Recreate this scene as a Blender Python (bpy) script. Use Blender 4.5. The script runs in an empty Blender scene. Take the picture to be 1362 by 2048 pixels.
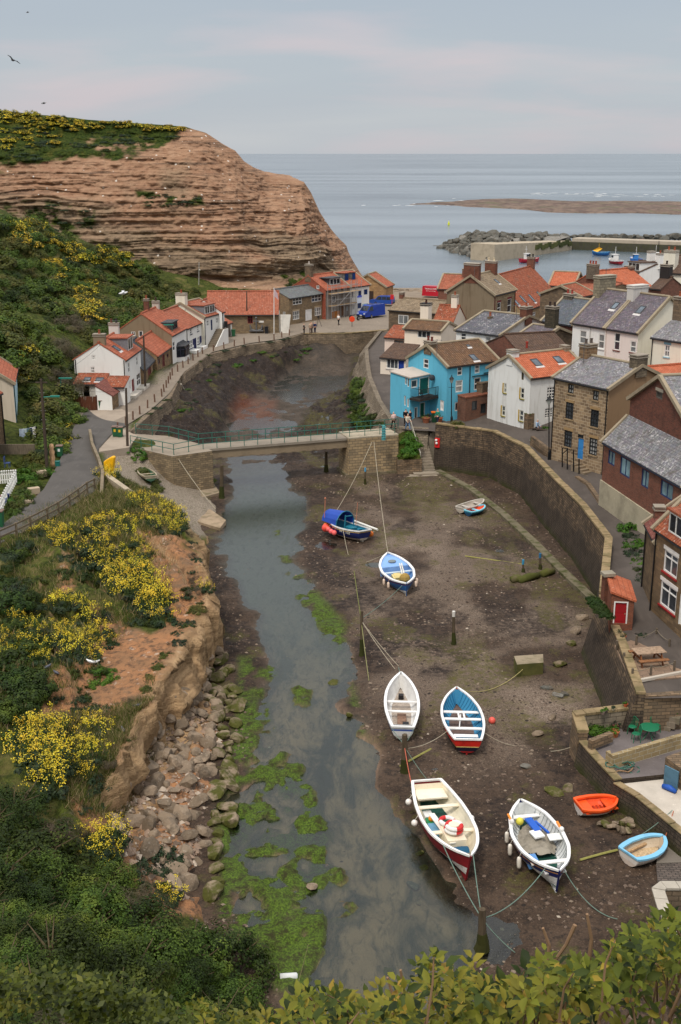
import bpy,math,random
import numpy as np
from mathutils import Vector,Matrix
S=bpy.context.scene
COL=S.collection
RND=random.Random(11)
NR=np.random.RandomState(5)
pi=math.pi
F=2350.0
PITCH=math.radians(17.0)
CZ=31.0
cP,sP=math.cos(PITCH),math.sin(PITCH)
def ray(px,py):
 a=(px-681.0)/F
 b=(1024.0-py)/F
 return Vector((a,cP+b*sP,-sP+b*cP))
def Pz(px,py,z):
 d=ray(px,py)
 t=(z-CZ)/d.z
 return Vector((d.x*t,d.y*t,z))
def PY(px,py,Y):
 d=ray(px,py)
 t=Y/d.y
 return Vector((d.x*t,Y,CZ+d.z*t))
def project(X,Y,Z):
 dep=Y*cP+(CZ-Z)*sP
 u=Y*sP+(Z-CZ)*cP
 return 681+F*X/dep,1024-F*u/dep
cam_d=bpy.data.cameras.new('camera')
cam=bpy.data.objects.new('camera',cam_d)
COL.objects.link(cam)
cam.location=(0,0,CZ)
cam.rotation_euler=(pi/2-PITCH,0,0)
cam_d.sensor_fit='VERTICAL'
cam_d.sensor_height=36.0
cam_d.lens=F/2048*36.0
cam_d.clip_start=0.2
cam_d.clip_end=60000
S.camera=cam
def _hash(ix,iy,iz):
 h=(ix*374761393+iy*668265263+iz*1274126177)&0xFFFFFFFF
 h=((h^(h>>13))*1274126177)&0xFFFFFFFF
 h=h^(h>>16)
 return(h&0xFFFFFF)/float(0xFFFFFF)
def vnoise(x,y,z=0.0):
 x=np.asarray(x,float);y=np.asarray(y,float);z=np.asarray(z,float)+0*x
 ix,iy,iz=np.floor(x),np.floor(y),np.floor(z)
 fx,fy,fz=x-ix,y-iy,z-iz
 ix,iy,iz=ix.astype(np.int64),iy.astype(np.int64),iz.astype(np.int64)
 fx,fy,fz=[f*f*(3-2*f)for f in(fx,fy,fz)]
 r=0
 for dx in(0,1):
  for dy in(0,1):
   for dz in(0,1):
    w=(fx if dx else 1-fx)*(fy if dy else 1-fy)*(fz if dz else 1-fz)
    r=r+w*_hash(ix+dx,iy+dy,iz+dz)
 return r*2-1
def fbm(x,y,z=0.0,o=4):
 r,a,f=0,1.0,1.0
 for i in range(o):
  r=r+a*vnoise(np.asarray(x)*f+17.3*i,np.asarray(y)*f-9.1*i,np.asarray(z)*f+3.7*i)
  a*=.5;f*=2.03
 return r
def sstep(a,b,x):
 t=np.clip((x-a)/(b-a),0,1)
 return t*t*(3-2*t)
def poly_sd(poly,x,y):
 x=np.asarray(x,float);y=np.asarray(y,float)
 d=np.full(x.shape,1e18);ins=np.zeros(x.shape,bool)
 n=len(poly)
 for i in range(n):
  ax,ay=poly[i];bx,by=poly[(i+1)%n]
  ex,ey=bx-ax,by-ay
  t=np.clip(((x-ax)*ex+(y-ay)*ey)/(ex*ex+ey*ey+1e-12),0,1)
  d=np.minimum(d,(x-ax-t*ex)**2+(y-ay-t*ey)**2)
  if ay!=by:
   c=((ay>y)!=(by>y))&(x<(bx-ax)*(y-ay)/(by-ay)+ax)
   ins^=c
 d=np.sqrt(d)
 return np.where(ins,-d,d)
class RBF:
 def __init__(s,pts,lam=0.02):
  p=np.array(pts,float);s.c=p[:,:2]/20.0;n=len(p)
  K=s.k(np.linalg.norm(s.c[:,None]-s.c[None],axis=2))+lam*np.eye(n)
  Q=np.hstack([np.ones((n,1)),s.c])
  A=np.block([[K,Q],[Q.T,np.zeros((3,3))]])
  s.w=np.linalg.solve(A,np.concatenate([p[:,2],np.zeros(3)]))
 def k(s,r):
  return np.where(r>0,r*r*np.log(r+1e-12),0)
 def __call__(s,x,y):
  x=np.asarray(x,float)/20.0;y=np.asarray(y,float)/20.0;sh=x.shape
  x=x.ravel();y=y.ravel();r=s.w[-3]+s.w[-2]*x+s.w[-1]*y
  for i,(cx,cy)in enumerate(s.c):
   r=r+s.w[i]*s.k(np.hypot(x-cx,y-cy))
  return r.reshape(sh)
ORI={}
def tag(o,label=None,cat=None,group=None,kind=None):
 if label:o['label']=label
 if cat:o['category']=cat
 if group:o['group']=group
 if kind:o['kind']=kind
 return o
def empty(name,loc=(0,0,0),rz=0.0,label=None,cat=None,group=None):
 o=bpy.data.objects.new(name,None)
 o.empty_display_size=.3
 COL.objects.link(o)
 o.location=loc;o.rotation_euler=(0,0,rz)
 ORI[o.name]=Vector(loc)
 return tag(o,label,cat,group)
def mk(name,v,f,mats,mi=None,parent=None,smooth=False,uv=True,local=False,uvs=None):
 me=bpy.data.meshes.new(name)
 if isinstance(v,np.ndarray):v=v.astype(float)
 else:v=np.array([tuple(p)for p in v],float)
 if parent is not None and not local:
  v=v-np.array(ORI.get(parent.name,Vector((0,0,0))))
 me.from_pydata(v.tolist(),[],[tuple(int(i)for i in q)for q in f]if not isinstance(f,np.ndarray)else f.tolist())
 if not isinstance(mats,(list,tuple)):mats=[mats]
 for m in mats:me.materials.append(m)
 if mi is not None and len(mats)>1:
  me.polygons.foreach_set('material_index',np.array(mi,np.int32))
 if smooth:me.polygons.foreach_set('use_smooth',np.ones(len(me.polygons),bool))
 if uv:box_uv(me)
 me.update()
 o=bpy.data.objects.new(name,me)
 COL.objects.link(o)
 if parent is not None:
  o.parent=parent
  ORI[o.name]=ORI.get(parent.name,Vector((0,0,0)))
 else:
  ORI[o.name]=Vector((0,0,0))
 return o
def box_uv(me):
 nl=len(me.loops)
 if nl==0:return
 co=np.empty(len(me.vertices)*3);me.vertices.foreach_get('co',co);co=co.reshape(-1,3)
 li=np.empty(nl,np.int32);me.loops.foreach_get('vertex_index',li)
 n=np.empty(len(me.polygons)*3);me.polygons.foreach_get('normal',n);n=n.reshape(-1,3)
 lt=np.empty(len(me.polygons),np.int32);me.polygons.foreach_get('loop_total',lt)
 nn=np.repeat(n,lt,axis=0);p=co[li]
 t=np.stack([-nn[:,1],nn[:,0],0*nn[:,0]],1)
 l=np.linalg.norm(t,axis=1);flat=l<.08
 t=t/np.maximum(l,1e-6)[:,None]
 t[flat]=(1,0,0)
 b=np.cross(nn,t)
 uvl=me.uv_layers.new(name='uv')
 uvl.data.foreach_set('uv',np.stack([(p*t).sum(1),(p*b).sum(1)],1).ravel())
class MB:
 def __init__(s):s.v=[];s.f=[];s.m=[]
 def quad(s,*p,m=0):
  i=len(s.v);s.v+=[Vector(q)for q in p];s.f.append(tuple(range(i,i+len(p))));s.m.append(m);return s
 def hexa(s,p,m=0):
  i=len(s.v);s.v+=[Vector(q)for q in p]
  for q in((3,2,1,0),(4,5,6,7),(0,1,5,4),(1,2,6,5),(2,3,7,6),(3,0,4,7)):
   s.f.append(tuple(i+k for k in q));s.m.append(m)
  return s
 def box(s,c,d,rz=0.0,m=0,ax=None):
  c=Vector(c);hx,hy,hz=d[0]/2,d[1]/2,d[2]/2
  R=ax if ax is not None else Matrix.Rotation(rz,3,'Z')
  return s.hexa([c+R@Vector(q)for q in((-hx,-hy,-hz),(hx,-hy,-hz),(hx,hy,-hz),(-hx,hy,-hz),(-hx,-hy,hz),(hx,-hy,hz),(hx,hy,hz),(-hx,hy,hz))],m)
 def beam(s,a,b,w,h,m=0,up=(0,0,1)):
  a,b=Vector(a),Vector(b);d=(b-a).normalized()
  u=Vector(up)
  if abs(d.dot(u))>.98:u=Vector((0,1,0))
  x=d.cross(u).normalized()*(w/2);y=x.cross(d).normalized()*(h/2)
  return s.hexa([a-x-y,a+x-y,b+x-y,b-x-y,a-x+y,a+x+y,b+x+y,b-x+y],m)
 def tube(s,pts,r,n=6,m=0,cap=True):
  pts=[Vector(p)for p in pts];i0=len(s.v);k=len(pts)
  rr=r if isinstance(r,(list,tuple))else[r]*k
  pr=None
  for j,p in enumerate(pts):
   d=(pts[min(j+1,k-1)]-pts[max(j-1,0)])
   d=d.normalized()if d.length>1e-9 else Vector((0,0,1))
   if pr is None:
    x=d.cross(Vector((0,0,1))if abs(d.z)<.9 else Vector((1,0,0))).normalized()
   else:
    x=(pr-d*pr.dot(d));x=x.normalized()if x.length>1e-6 else d.orthogonal().normalized()
   pr=x;y=d.cross(x)
   for q in range(n):
    a=2*pi*q/n
    s.v.append(p+(x*math.cos(a)+y*math.sin(a))*rr[j])
  for j in range(k-1):
   for q in range(n):
    a=i0+j*n+q;b=i0+j*n+(q+1)%n
    s.f.append((a,b,b+n,a+n));s.m.append(m)
  if cap:
   s.f.append(tuple(i0+q for q in range(n))[::-1]);s.m.append(m)
   s.f.append(tuple(i0+(k-1)*n+q for q in range(n)));s.m.append(m)
  return s
 def lathe(s,c,prof,n=12,m=0,axis=None):
  c=Vector(c);i0=len(s.v);R=axis or Matrix.Identity(3)
  for r,h in prof:
   for q in range(n):
    a=2*pi*q/n
    s.v.append(c+R@Vector((r*math.cos(a),r*math.sin(a),h)))
  for j in range(len(prof)-1):
   for q in range(n):
    a=i0+j*n+q;b=i0+j*n+(q+1)%n
    s.f.append((a,b,b+n,a+n));s.m.append(m)
  s.f.append(tuple(i0+q for q in range(n))[::-1]);s.m.append(m)
  s.f.append(tuple(i0+(len(prof)-1)*n+q for q in range(n)));s.m.append(m)
  return s
 def ball(s,c,r,m=0,n=10,k=6):
  prof=[(r*math.sin(pi*j/k)+(1e-4 if j in(0,k)else 0),-r*math.cos(pi*j/k))for j in range(k+1)]
  return s.lathe(c,prof,n,m)
 def prism(s,poly,z0,z1,m=0,mt=None):
  n=len(poly);i=len(s.v)
  a=z0 if isinstance(z0,(list,tuple))else[z0]*n
  b=z1 if isinstance(z1,(list,tuple))else[z1]*n
  s.v+=[Vector((p[0],p[1],a[k]))for k,p in enumerate(poly)]+[Vector((p[0],p[1],b[k]))for k,p in enumerate(poly)]
  s.f.append(tuple(i+n+k for k in range(n)));s.m.append(m if mt is None else mt)
  s.f.append(tuple(i+k for k in range(n))[::-1]);s.m.append(m)
  for k in range(n):
   j=(k+1)%n
   s.f.append((i+k,i+j,i+n+j,i+n+k));s.m.append(m)
  return s
 def extrude(s,poly,a,b,m=0):
  n=len(poly);i=len(s.v);a,b=Vector(a),Vector(b)
  s.v+=[Vector(p)+a for p in poly]+[Vector(p)+b for p in poly]
  s.f.append(tuple(i+k for k in range(n))[::-1]);s.m.append(m)
  s.f.append(tuple(i+n+k for k in range(n)));s.m.append(m)
  for k in range(n):
   j=(k+1)%n
   s.f.append((i+k,i+j,i+n+j,i+n+k));s.m.append(m)
  return s
 def build(s,name,mats,parent=None,smooth=False,local=False):
  return mk(name,s.v,s.f,mats,s.m,parent,smooth,True,local)
def copy_tree(o,parent=None):
 c=o.copy();COL.objects.link(c)
 if parent is not None:c.parent=parent
 for ch in[x for x in o.children]:copy_tree(ch,c)
 return c
def grid_mesh(name,X,Y,Z,mat,attrs=None,keep=None,parent=None,smooth=True):
 r,c=X.shape
 v=np.stack([X,Y,Z],-1).reshape(-1,3)
 i=np.arange(r*c).reshape(r,c)
 f=np.stack([i[:-1,:-1],i[:-1,1:],i[1:,1:],i[1:,:-1]],-1)
 if keep is not None:
  f=f[keep]
 f=f.reshape(-1,4)
 me=bpy.data.meshes.new(name)
 me.vertices.add(len(v));me.vertices.foreach_set('co',v.ravel())
 me.loops.add(len(f)*4);me.loops.foreach_set('vertex_index',f.ravel().astype(np.int32))
 me.polygons.add(len(f));me.polygons.foreach_set('loop_start',np.arange(0,len(f)*4,4,dtype=np.int32))
 try:me.polygons.foreach_set('loop_total',np.full(len(f),4,np.int32))
 except Exception:pass
 me.polygons.foreach_set('use_smooth',np.full(len(f),bool(smooth)))
 me.update(calc_edges=True)
 me.validate()
 for k,a in(attrs or{}).items():
  at=me.attributes.new(k,'FLOAT','POINT');at.data.foreach_set('value',np.asarray(a,float).ravel())
 me.materials.append(mat)
 o=bpy.data.objects.new(name,me);COL.objects.link(o)
 if parent is not None:o.parent=parent
 ORI[o.name]=Vector((0,0,0))
 return o
def srgb(r,g,b):
 f=lambda c:(c/255/12.92)if c/255<=.04045 else((c/255+.055)/1.055)**2.4
 return(f(r),f(g),f(b),1.0)
class G:
 def __init__(s,name):
  s.mat=bpy.data.materials.new(name);s.mat.use_nodes=True
  s.t=s.mat.node_tree;s.N=s.t.nodes;s.N.clear()
  s.out=s.N.new('ShaderNodeOutputMaterial')
  s.b=s.N.new('ShaderNodeBsdfPrincipled');s.L(s.b.outputs[0],s.out.inputs[0])
 def L(s,a,b):s.t.links.new(a,b)
 def put(s,sock,v):
  if isinstance(v,bpy.types.NodeSocket):s.L(v,sock)
  elif v is not None:sock.default_value=v
 def pos(s):
  return s.N.new('ShaderNodeNewGeometry').outputs['Position']
 def obj(s):return s.N.new('ShaderNodeTexCoord').outputs['Object']
 def uv(s):return s.N.new('ShaderNodeTexCoord').outputs['UV']
 def scale(s,v,sc,loc=(0,0,0),rot=(0,0,0)):
  n=s.N.new('ShaderNodeMapping');s.L(v,n.inputs[0])
  n.inputs['Scale'].default_value=sc if isinstance(sc,(tuple,list))else(sc,sc,sc)
  n.inputs['Location'].default_value=loc;n.inputs['Rotation'].default_value=rot
  return n.outputs[0]
 def noise(s,v,sc,det=4,rough=.55,dist=0.0):
  n=s.N.new('ShaderNodeTexNoise');s.put(n.inputs['Vector'],v);n.inputs['Scale'].default_value=sc
  n.inputs['Detail'].default_value=det;n.inputs['Roughness'].default_value=rough;n.inputs['Distortion'].default_value=dist
  return n.outputs[0]
 def voro(s,v,sc,out='Distance',feat='F1',rnd=1.0):
  n=s.N.new('ShaderNodeTexVoronoi');n.feature=feat;s.put(n.inputs['Vector'],v);n.inputs['Scale'].default_value=sc
  n.inputs['Randomness'].default_value=rnd
  return n.outputs[out]
 def wave(s,v,sc,dist=0,det=2,axis='X'):
  n=s.N.new('ShaderNodeTexWave');n.bands_direction=axis;s.put(n.inputs['Vector'],v)
  n.inputs['Scale'].default_value=sc;n.inputs['Distortion'].default_value=dist;n.inputs['Detail'].default_value=det
  return n.outputs['Fac']
 def math(s,op,a,b=None,c=None,clamp=False):
  n=s.N.new('ShaderNodeMath');n.operation=op;n.use_clamp=clamp
  s.put(n.inputs[0],a);s.put(n.inputs[1],b)
  if c is not None:s.put(n.inputs[2],c)
  return n.outputs[0]
 def rng(s,v,a,b,c=0.0,d=1.0):
  n=s.N.new('ShaderNodeMapRange');n.interpolation_type='SMOOTHSTEP' if c==0 and d==1 else 'LINEAR'
  s.put(n.inputs[0],v);n.inputs[1].default_value=a;n.inputs[2].default_value=b;n.inputs[3].default_value=c;n.inputs[4].default_value=d
  return n.outputs[0]
 def mix(s,f,a,b,typ='MIX'):
  n=s.N.new('ShaderNodeMix');n.data_type='RGBA';n.blend_type=typ
  s.put(n.inputs[0],f);s.put(n.inputs[6],a);s.put(n.inputs[7],b)
  return n.outputs[2]
 def hsv(s,c,h=.5,sa=1.0,v=1.0):
  n=s.N.new('ShaderNodeHueSaturation');s.put(n.inputs['Hue'],h);s.put(n.inputs['Saturation'],sa);s.put(n.inputs['Value'],v);s.put(n.inputs['Color'],c)
  return n.outputs[0]
 def ramp(s,f,stops,mode='LINEAR'):
  n=s.N.new('ShaderNodeValToRGB');s.L(f,n.inputs[0]);e=n.color_ramp;e.interpolation=mode
  while len(e.elements)<len(stops):e.elements.new(.5)
  for k,(p,c)in enumerate(stops):e.elements[k].position=p;e.elements[k].color=c
  return n.outputs[0]
 def attr(s,name):
  n=s.N.new('ShaderNodeAttribute');n.attribute_name=name;return n.outputs['Fac']
 def island(s):return s.N.new('ShaderNodeNewGeometry').outputs['Random Per Island']
 def orand(s):return s.N.new('ShaderNodeObjectInfo').outputs['Random']
 def sep(s,v):
  n=s.N.new('ShaderNodeSeparateXYZ');s.L(v,n.inputs[0]);return n.outputs
 def bump(s,h,st=.5,dist=.02):
  n=s.N.new('ShaderNodeBump');n.inputs['Strength'].default_value=st;n.inputs['Distance'].default_value=dist;s.L(h,n.inputs['Height'])
  s.L(n.outputs[0],s.b.inputs['Normal']);return n.outputs[0]
 def brick(s,v,c1,c2,mo,bw,bh,ms=.012,off=.5,sm=.2,bias=0.0):
  n=s.N.new('ShaderNodeTexBrick');s.put(n.inputs['Vector'],v)
  s.put(n.inputs['Color1'],c1);s.put(n.inputs['Color2'],c2);s.put(n.inputs['Mortar'],mo)
  n.inputs['Scale'].default_value=1;n.inputs['Mortar Size'].default_value=ms;n.inputs['Mortar Smooth'].default_value=sm;n.inputs['Bias'].default_value=bias
  n.inputs['Brick Width'].default_value=bw;n.inputs['Row Height'].default_value=bh;n.offset=off
  return n.outputs['Color'],n.outputs['Fac']
 def fin(s,col,rough=.8,spec=.3,metal=0.0):
  s.put(s.b.inputs['Base Color'],col);s.put(s.b.inputs['Roughness'],rough)
  s.b.inputs['Specular IOR Level'].default_value=spec;s.b.inputs['Metallic'].default_value=metal
  return s.mat
MATS={}
def memo(fn):
 def w(*a,**k):
  key=(fn.__name__,a,tuple(sorted(k.items())))
  if key not in MATS:MATS[key]=fn(*a,**k)
  return MATS[key]
 return w
def mul(c,k):return(c[0]*k,c[1]*k,c[2]*k,1)
@memo
def m_paint(rgb,rough=.55,dirt=.18,spec=.35,sc=1.0):
 c=srgb(*rgb);g=G('paint');p=g.pos()
 a=g.noise(p,1.3*sc,5);b=g.noise(p,11*sc,3)
 col=g.mix(g.rng(a,.45,.8),c,mul(c,1-dirt*1.5))
 col=g.mix(g.rng(b,.55,.8),col,mul(c,1-dirt))
 g.bump(b,.15,.01)
 return g.fin(col,rough,spec)
@memo
def m_render(rgb,dirt=.25,rough=.88):
 c=srgb(*rgb);g=G('rendered_wall');p=g.pos()
 st=g.noise(g.scale(p,(2.2,2.2,.25)),1.2,5,.6)
 pt=g.noise(p,.7,5,.6);fi=g.noise(p,14,4,.6)
 col=g.mix(g.math('MULTIPLY',g.rng(st,.48,.75),dirt*1.6,clamp=True),c,mul((c[0]*.9,c[1]*.86,c[2]*.78),.62))
 col=g.mix(g.math('MULTIPLY',g.rng(pt,.5,.8),dirt*1.3,clamp=True),col,mul((c[0],c[1]*.95,c[2]*.88),.7))
 g.bump(g.math('ADD',g.math('MULTIPLY',fi,.6),pt),.35,.02)
 return g.fin(col,rough,.2)
@memo
def m_stone(ca,cb,mo=(120,112,98),bw=.45,bh=.22,ms=.02,wear=.5,bump=.6,soot=.4):
 g=G('stone_masonry');u=g.uv();p=g.pos()
 uw=g.mix(.035,u,g.N.new('ShaderNodeTexNoise').outputs['Color'])if False else u
 cell,fac=g.brick(uw,srgb(*ca),srgb(*cb),srgb(*mo),bw,bh,ms)
 n1=g.noise(p,2.4,5);n2=g.noise(p,.5,4);n3=g.noise(p,16,3)
 col=g.mix(g.math('MULTIPLY',g.rng(n1,.45,.75),wear),cell,mul(srgb(*ca),.42))
 col=g.mix(g.math('MULTIPLY',g.rng(n2,.5,.72),soot),col,srgb(70,62,52))
 col=g.hsv(col,.5,1.0,g.rng(n3,0,1,.8,1.2))
 h=g.math('SUBTRACT',g.math('MULTIPLY',n3,.4),g.math('MULTIPLY',fac,.8))
 g.bump(h,bump,.03)
 return g.fin(col,.9,.2)
@memo
def m_brick(ca=(112,62,46),cb=(84,50,42),mo=(110,98,86),soot=.35):
 g=G('brickwork');u=g.uv();p=g.pos()
 cell,fac=g.brick(u,srgb(*ca),srgb(*cb),srgb(*mo),.235,.078,.008,bias=-.1)
 n1=g.noise(p,1.5,5);n3=g.noise(p,20,3)
 col=g.mix(g.math('MULTIPLY',g.rng(n1,.45,.75),soot),cell,srgb(52,38,34))
 col=g.hsv(col,.5,1.0,g.rng(n3,0,1,.75,1.25))
 g.bump(g.math('SUBTRACT',n3,fac),.4,.01)
 return g.fin(col,.9,.2)
@memo
def m_tile(ca=(196,98,62),cb=(178,82,52),lich=.15,w=.26,h=.34,moss=.1,pan=True):
 g=G('clay_pantiles');u=g.uv();p=g.pos()
 cell,fac=g.brick(u,srgb(*ca),srgb(*cb),mul(srgb(*cb),.45),w,h,.012,off=0.0 if pan else .5)
 n1=g.noise(p,1.1,5,.62);n2=g.noise(p,4.5,5,.68);n3=g.noise(p,9,3)
 col=g.hsv(cell,.5,1.0,g.rng(n3,.2,.8,.82,1.16))
 col=g.mix(g.math('MULTIPLY',g.rng(n1,.46,.7),.45),col,mul(srgb(*cb),.58))
 mk_=g.math('MULTIPLY',g.rng(n2,.55,.72),g.rng(n1,.35,.6))
 col=g.mix(g.math('MULTIPLY',mk_,min(1,lich*2.5)),col,srgb(196,184,168))
 col=g.mix(g.math('MULTIPLY',g.rng(g.noise(g.scale(p,1,(9,3,1)),2.1,5),.55,.72),min(1,moss*2.5)),col,srgb(92,74,48))
 sx=g.sep(u)
 roll=g.math('SINE',g.math('MULTIPLY',sx[0],2*pi/w))
 row=g.math('FRACT',g.math('DIVIDE',sx[1],h))
 hh=g.math('ADD',g.math('MULTIPLY',roll,.5),g.math('MULTIPLY',row,-.8))
 g.bump(hh,.7,.05)
 return g.fin(col,.85,.25)
@memo
def m_slate(ca=(104,98,104),cb=(82,80,88),lich=.3,w=.3,h=.22,moss=.15):
 g=G('roof_slates');u=g.uv();p=g.pos()
 cell,fac=g.brick(u,srgb(*ca),srgb(*cb),mul(srgb(*cb),.4),w,h,.012)
 n1=g.noise(p,.8,5,.62);n2=g.noise(p,5,5,.7);n3=g.noise(g.scale(p,(1,1,1)),12,3)
 vv=g.N.new('ShaderNodeTexVoronoi');vv.feature='F1';g.L(g.scale(u,(1/w,1/h,1)),vv.inputs['Vector']);vv.inputs['Scale'].default_value=1.0
 col=g.mix(.10,cell,vv.outputs['Color'],'SOFT_LIGHT')
 col=g.hsv(col,.5,.75,g.rng(n3,.2,.8,.75,1.25))
 col=g.mix(g.math('MULTIPLY',g.math('MULTIPLY',g.rng(n2,.5,.66),g.rng(n1,.38,.62)),min(1,lich*2.2)),col,srgb(188,184,182))
 col=g.mix(g.math('MULTIPLY',g.rng(g.noise(g.scale(p,1,(5,8,2)),1.3,5),.52,.7),min(1,moss*2.5)),col,srgb(74,66,50))
 row=g.math('FRACT',g.math('DIVIDE',g.sep(u)[1],h))
 g.bump(g.math('ADD',g.math('MULTIPLY',row,-.6),g.math('MULTIPLY',n3,.5)),.6,.02)
 return g.fin(col,.7,.35)
@memo
def m_plain(rgb,rough=.6,spec=.3,metal=0.0,var=.12,sc=6.0):
 c=srgb(*rgb);g=G('surface');n=g.noise(g.pos(),sc,4)
 return g.fin(g.mix(g.rng(n,.4,.75),c,mul(c,1-var*2)),rough,spec,metal)
@memo
def m_wood(rgb,rough=.8,grain=10.0):
 c=srgb(*rgb);g=G('weathered_wood');p=g.obj()
 n=g.noise(g.scale(p,(grain,grain,grain*.15)),1.5,5);n2=g.noise(g.pos(),2.5,4)
 col=g.mix(g.rng(n,.35,.75),c,mul(c,.55));col=g.mix(g.rng(n2,.5,.8),col,mul(c,.7))
 g.bump(n,.4,.01)
 return g.fin(col,rough,.2)
@memo
def m_glass(rgb=(28,32,38),rough=.06):
 g=G('window_glass');n=g.noise(g.pos(),.8,3)
 c=srgb(*rgb)
 return g.fin(g.mix(g.rng(n,.35,.7),c,mul(c,2.2)),rough,.6)
@memo
def m_concrete(rgb=(150,142,130),dark=.5,moss=0.0,sc=1.0):
 c=srgb(*rgb);g=G('concrete');p=g.pos()
 n1=g.noise(p,.55*sc,5,.62);n2=g.noise(p,6*sc,5,.6);n3=g.noise(p,30*sc,3)
 col=g.mix(g.math('MULTIPLY',g.rng(n1,.42,.7),dark),c,mul(c,.5))
 col=g.mix(g.rng(n2,.58,.75),col,mul(c,1.25))
 if moss:col=g.mix(g.math('MULTIPLY',g.rng(g.noise(g.scale(p,1,(3,7,1)),1.4,5),.45,.65),moss),col,srgb(72,74,40))
 g.bump(g.math('ADD',n2,g.math('MULTIPLY',n3,.4)),.4,.02)
 return g.fin(col,.9,.2)
@memo
def m_leaf(ca,cb,cc=None,rough=.6,trans=.25):
 g=G('leaves');r=g.island();n=g.noise(g.pos(),.9,3);o=g.orand()
 col=g.mix(r,srgb(*ca),srgb(*cb))
 if cc:col=g.mix(g.rng(n,.5,.72),col,srgb(*cc))
 col=g.hsv(col,g.rng(o,0,1,.485,.515),1.0,g.rng(n,.25,.75,.7,1.3))
 g.fin(col,rough,.25)
 t=g.N.new('ShaderNodeBsdfTranslucent');g.L(col,t.inputs[0])
 m=g.N.new('ShaderNodeMixShader');m.inputs[0].default_value=trans
 g.L(g.b.outputs[0],m.inputs[1]);g.L(t.outputs[0],m.inputs[2]);g.L(m.outputs[0],g.out.inputs[0])
 return g.mat
W=bpy.data.worlds.new('World');S.world=W;W.use_nodes=True
SUN_EL,SUN_AZ=math.radians(58),math.radians(205)
def build_world():
 t=W.node_tree;N=t.nodes;N.clear();L=t.links.new
 out=N.new('ShaderNodeOutputWorld');bg=N.new('ShaderNodeBackground');bg.inputs[1].default_value=0.1
 L(bg.outputs[0],out.inputs[0])
 sky=N.new('ShaderNodeTexSky');sky.sky_type='NISHITA';sky.sun_disc=False
 sky.sun_elevation=SUN_EL;sky.sun_rotation=SUN_AZ;sky.air_density=1.2;sky.dust_density=3.0;sky.ozone_density=1.0
 tc=N.new('ShaderNodeTexCoord');sp=N.new('ShaderNodeSeparateXYZ');L(tc.outputs['Generated'],sp.inputs[0])
 def ramp(sock,stops):
  r=N.new('ShaderNodeValToRGB');L(sock,r.inputs[0])
  while len(r.color_ramp.elements)<len(stops):r.color_ramp.elements.new(.5)
  for k,(p,c)in enumerate(stops):r.color_ramp.elements[k].position=p;r.color_ramp.elements[k].color=c
  return r.outputs[0]
 def noise(sc,scale,det=5,loc=(0,0,0),dist=.0):
  m=N.new('ShaderNodeMapping');L(tc.outputs['Generated'],m.inputs[0]);m.inputs['Scale'].default_value=sc;m.inputs['Location'].default_value=loc
  n=N.new('ShaderNodeTexNoise');L(m.outputs[0],n.inputs[0]);n.inputs['Scale'].default_value=scale;n.inputs['Detail'].default_value=det;n.inputs['Distortion'].default_value=dist
  return n.outputs[0]
 def mixc(f,a,b,typ='MIX'):
  m=N.new('ShaderNodeMix');m.data_type='RGBA';m.blend_type=typ
  for s_,v in((m.inputs[0],f),(m.inputs[6],a),(m.inputs[7],b)):
   if isinstance(v,bpy.types.NodeSocket):L(v,s_)
   else:s_.default_value=v
  return m.outputs[2]
 def rng(v,a,b,c=0.,d=1.):
  n=N.new('ShaderNodeMapRange');L(v,n.inputs[0]);n.inputs[1].default_value=a;n.inputs[2].default_value=b;n.inputs[3].default_value=c;n.inputs[4].default_value=d
  return n.outputs[0]
 k=SKY_K
 base=ramp(rng(sp.outputs[2],-.02,1.0),[(0.0,(4.5*k,4.75*k,5.05*k,1)),(.03,(4.9*k,5.1*k,5.3*k,1)),(.07,(4.4*k,4.8*k,5.15*k,1)),(.14,(3.7*k,4.2*k,4.8*k,1)),(.4,(8.5*k,8.7*k,9*k,1)),(1.0,(14.5*k,14.5*k,14.5*k,1))])
 c1=rng(noise((1.2,1.2,9.0),2.2,5,(3.1,1.7,.4),.3),.42,.66)
 c2=rng(noise((2.4,2.4,16.0),2.0,6,(.3,4.2,2.0),.4),.48,.74)
 base=mixc(c1,mixc(.35,base,(3.5*k,4.0*k,4.7*k,1)),base)
 base=mixc(c2,base,mixc(.5,base,(6.2*k,5.0*k,5.2*k,1)))
 L(mixc(.88,sky.outputs[0],base),bg.inputs[0])
SKY_K=.89
build_world()
sun_d=bpy.data.lights.new('sun','SUN');sun=bpy.data.objects.new('sun',sun_d);COL.objects.link(sun)
sun_d.energy=1.5;sun_d.angle=math.radians(10);sun_d.color=(1,.93,.83)
sdir=Vector((math.sin(SUN_AZ)*math.cos(SUN_EL),math.cos(SUN_AZ)*math.cos(SUN_EL),math.sin(SUN_EL)))
sun.rotation_euler=sdir.to_track_quat('Z','Y').to_euler();sun.location=sdir*200
S.view_settings.view_transform='Standard';S.view_settings.look='None';S.view_settings.exposure=0.46;S.view_settings.gamma=1
def m_sea():
 g=G('sea_water');p=g.pos()
 a=g.noise(g.scale(p,(.012,.03,1)),1.0,6,.6);b=g.noise(g.scale(p,(.25,.5,1)),1.0,4)
 big=g.noise(g.scale(p,(.0012,.006,1)),1.0,4,.55)
 col=g.mix(g.rng(a,.35,.7),srgb(72,84,92),srgb(98,110,116));col=g.mix(g.rng(big,.4,.65),col,srgb(122,132,138))
 g.bump(g.math('ADD',b,a),.22,.5)
 return g.fin(col,.24,.5)
SEA=m_sea()
mb=MB();mb.quad((-30000,200,-1),(30000,200,-1),(30000,40000,-1),(-30000,40000,-1))
tag(mb.build('sea',SEA),kind='structure')
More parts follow.
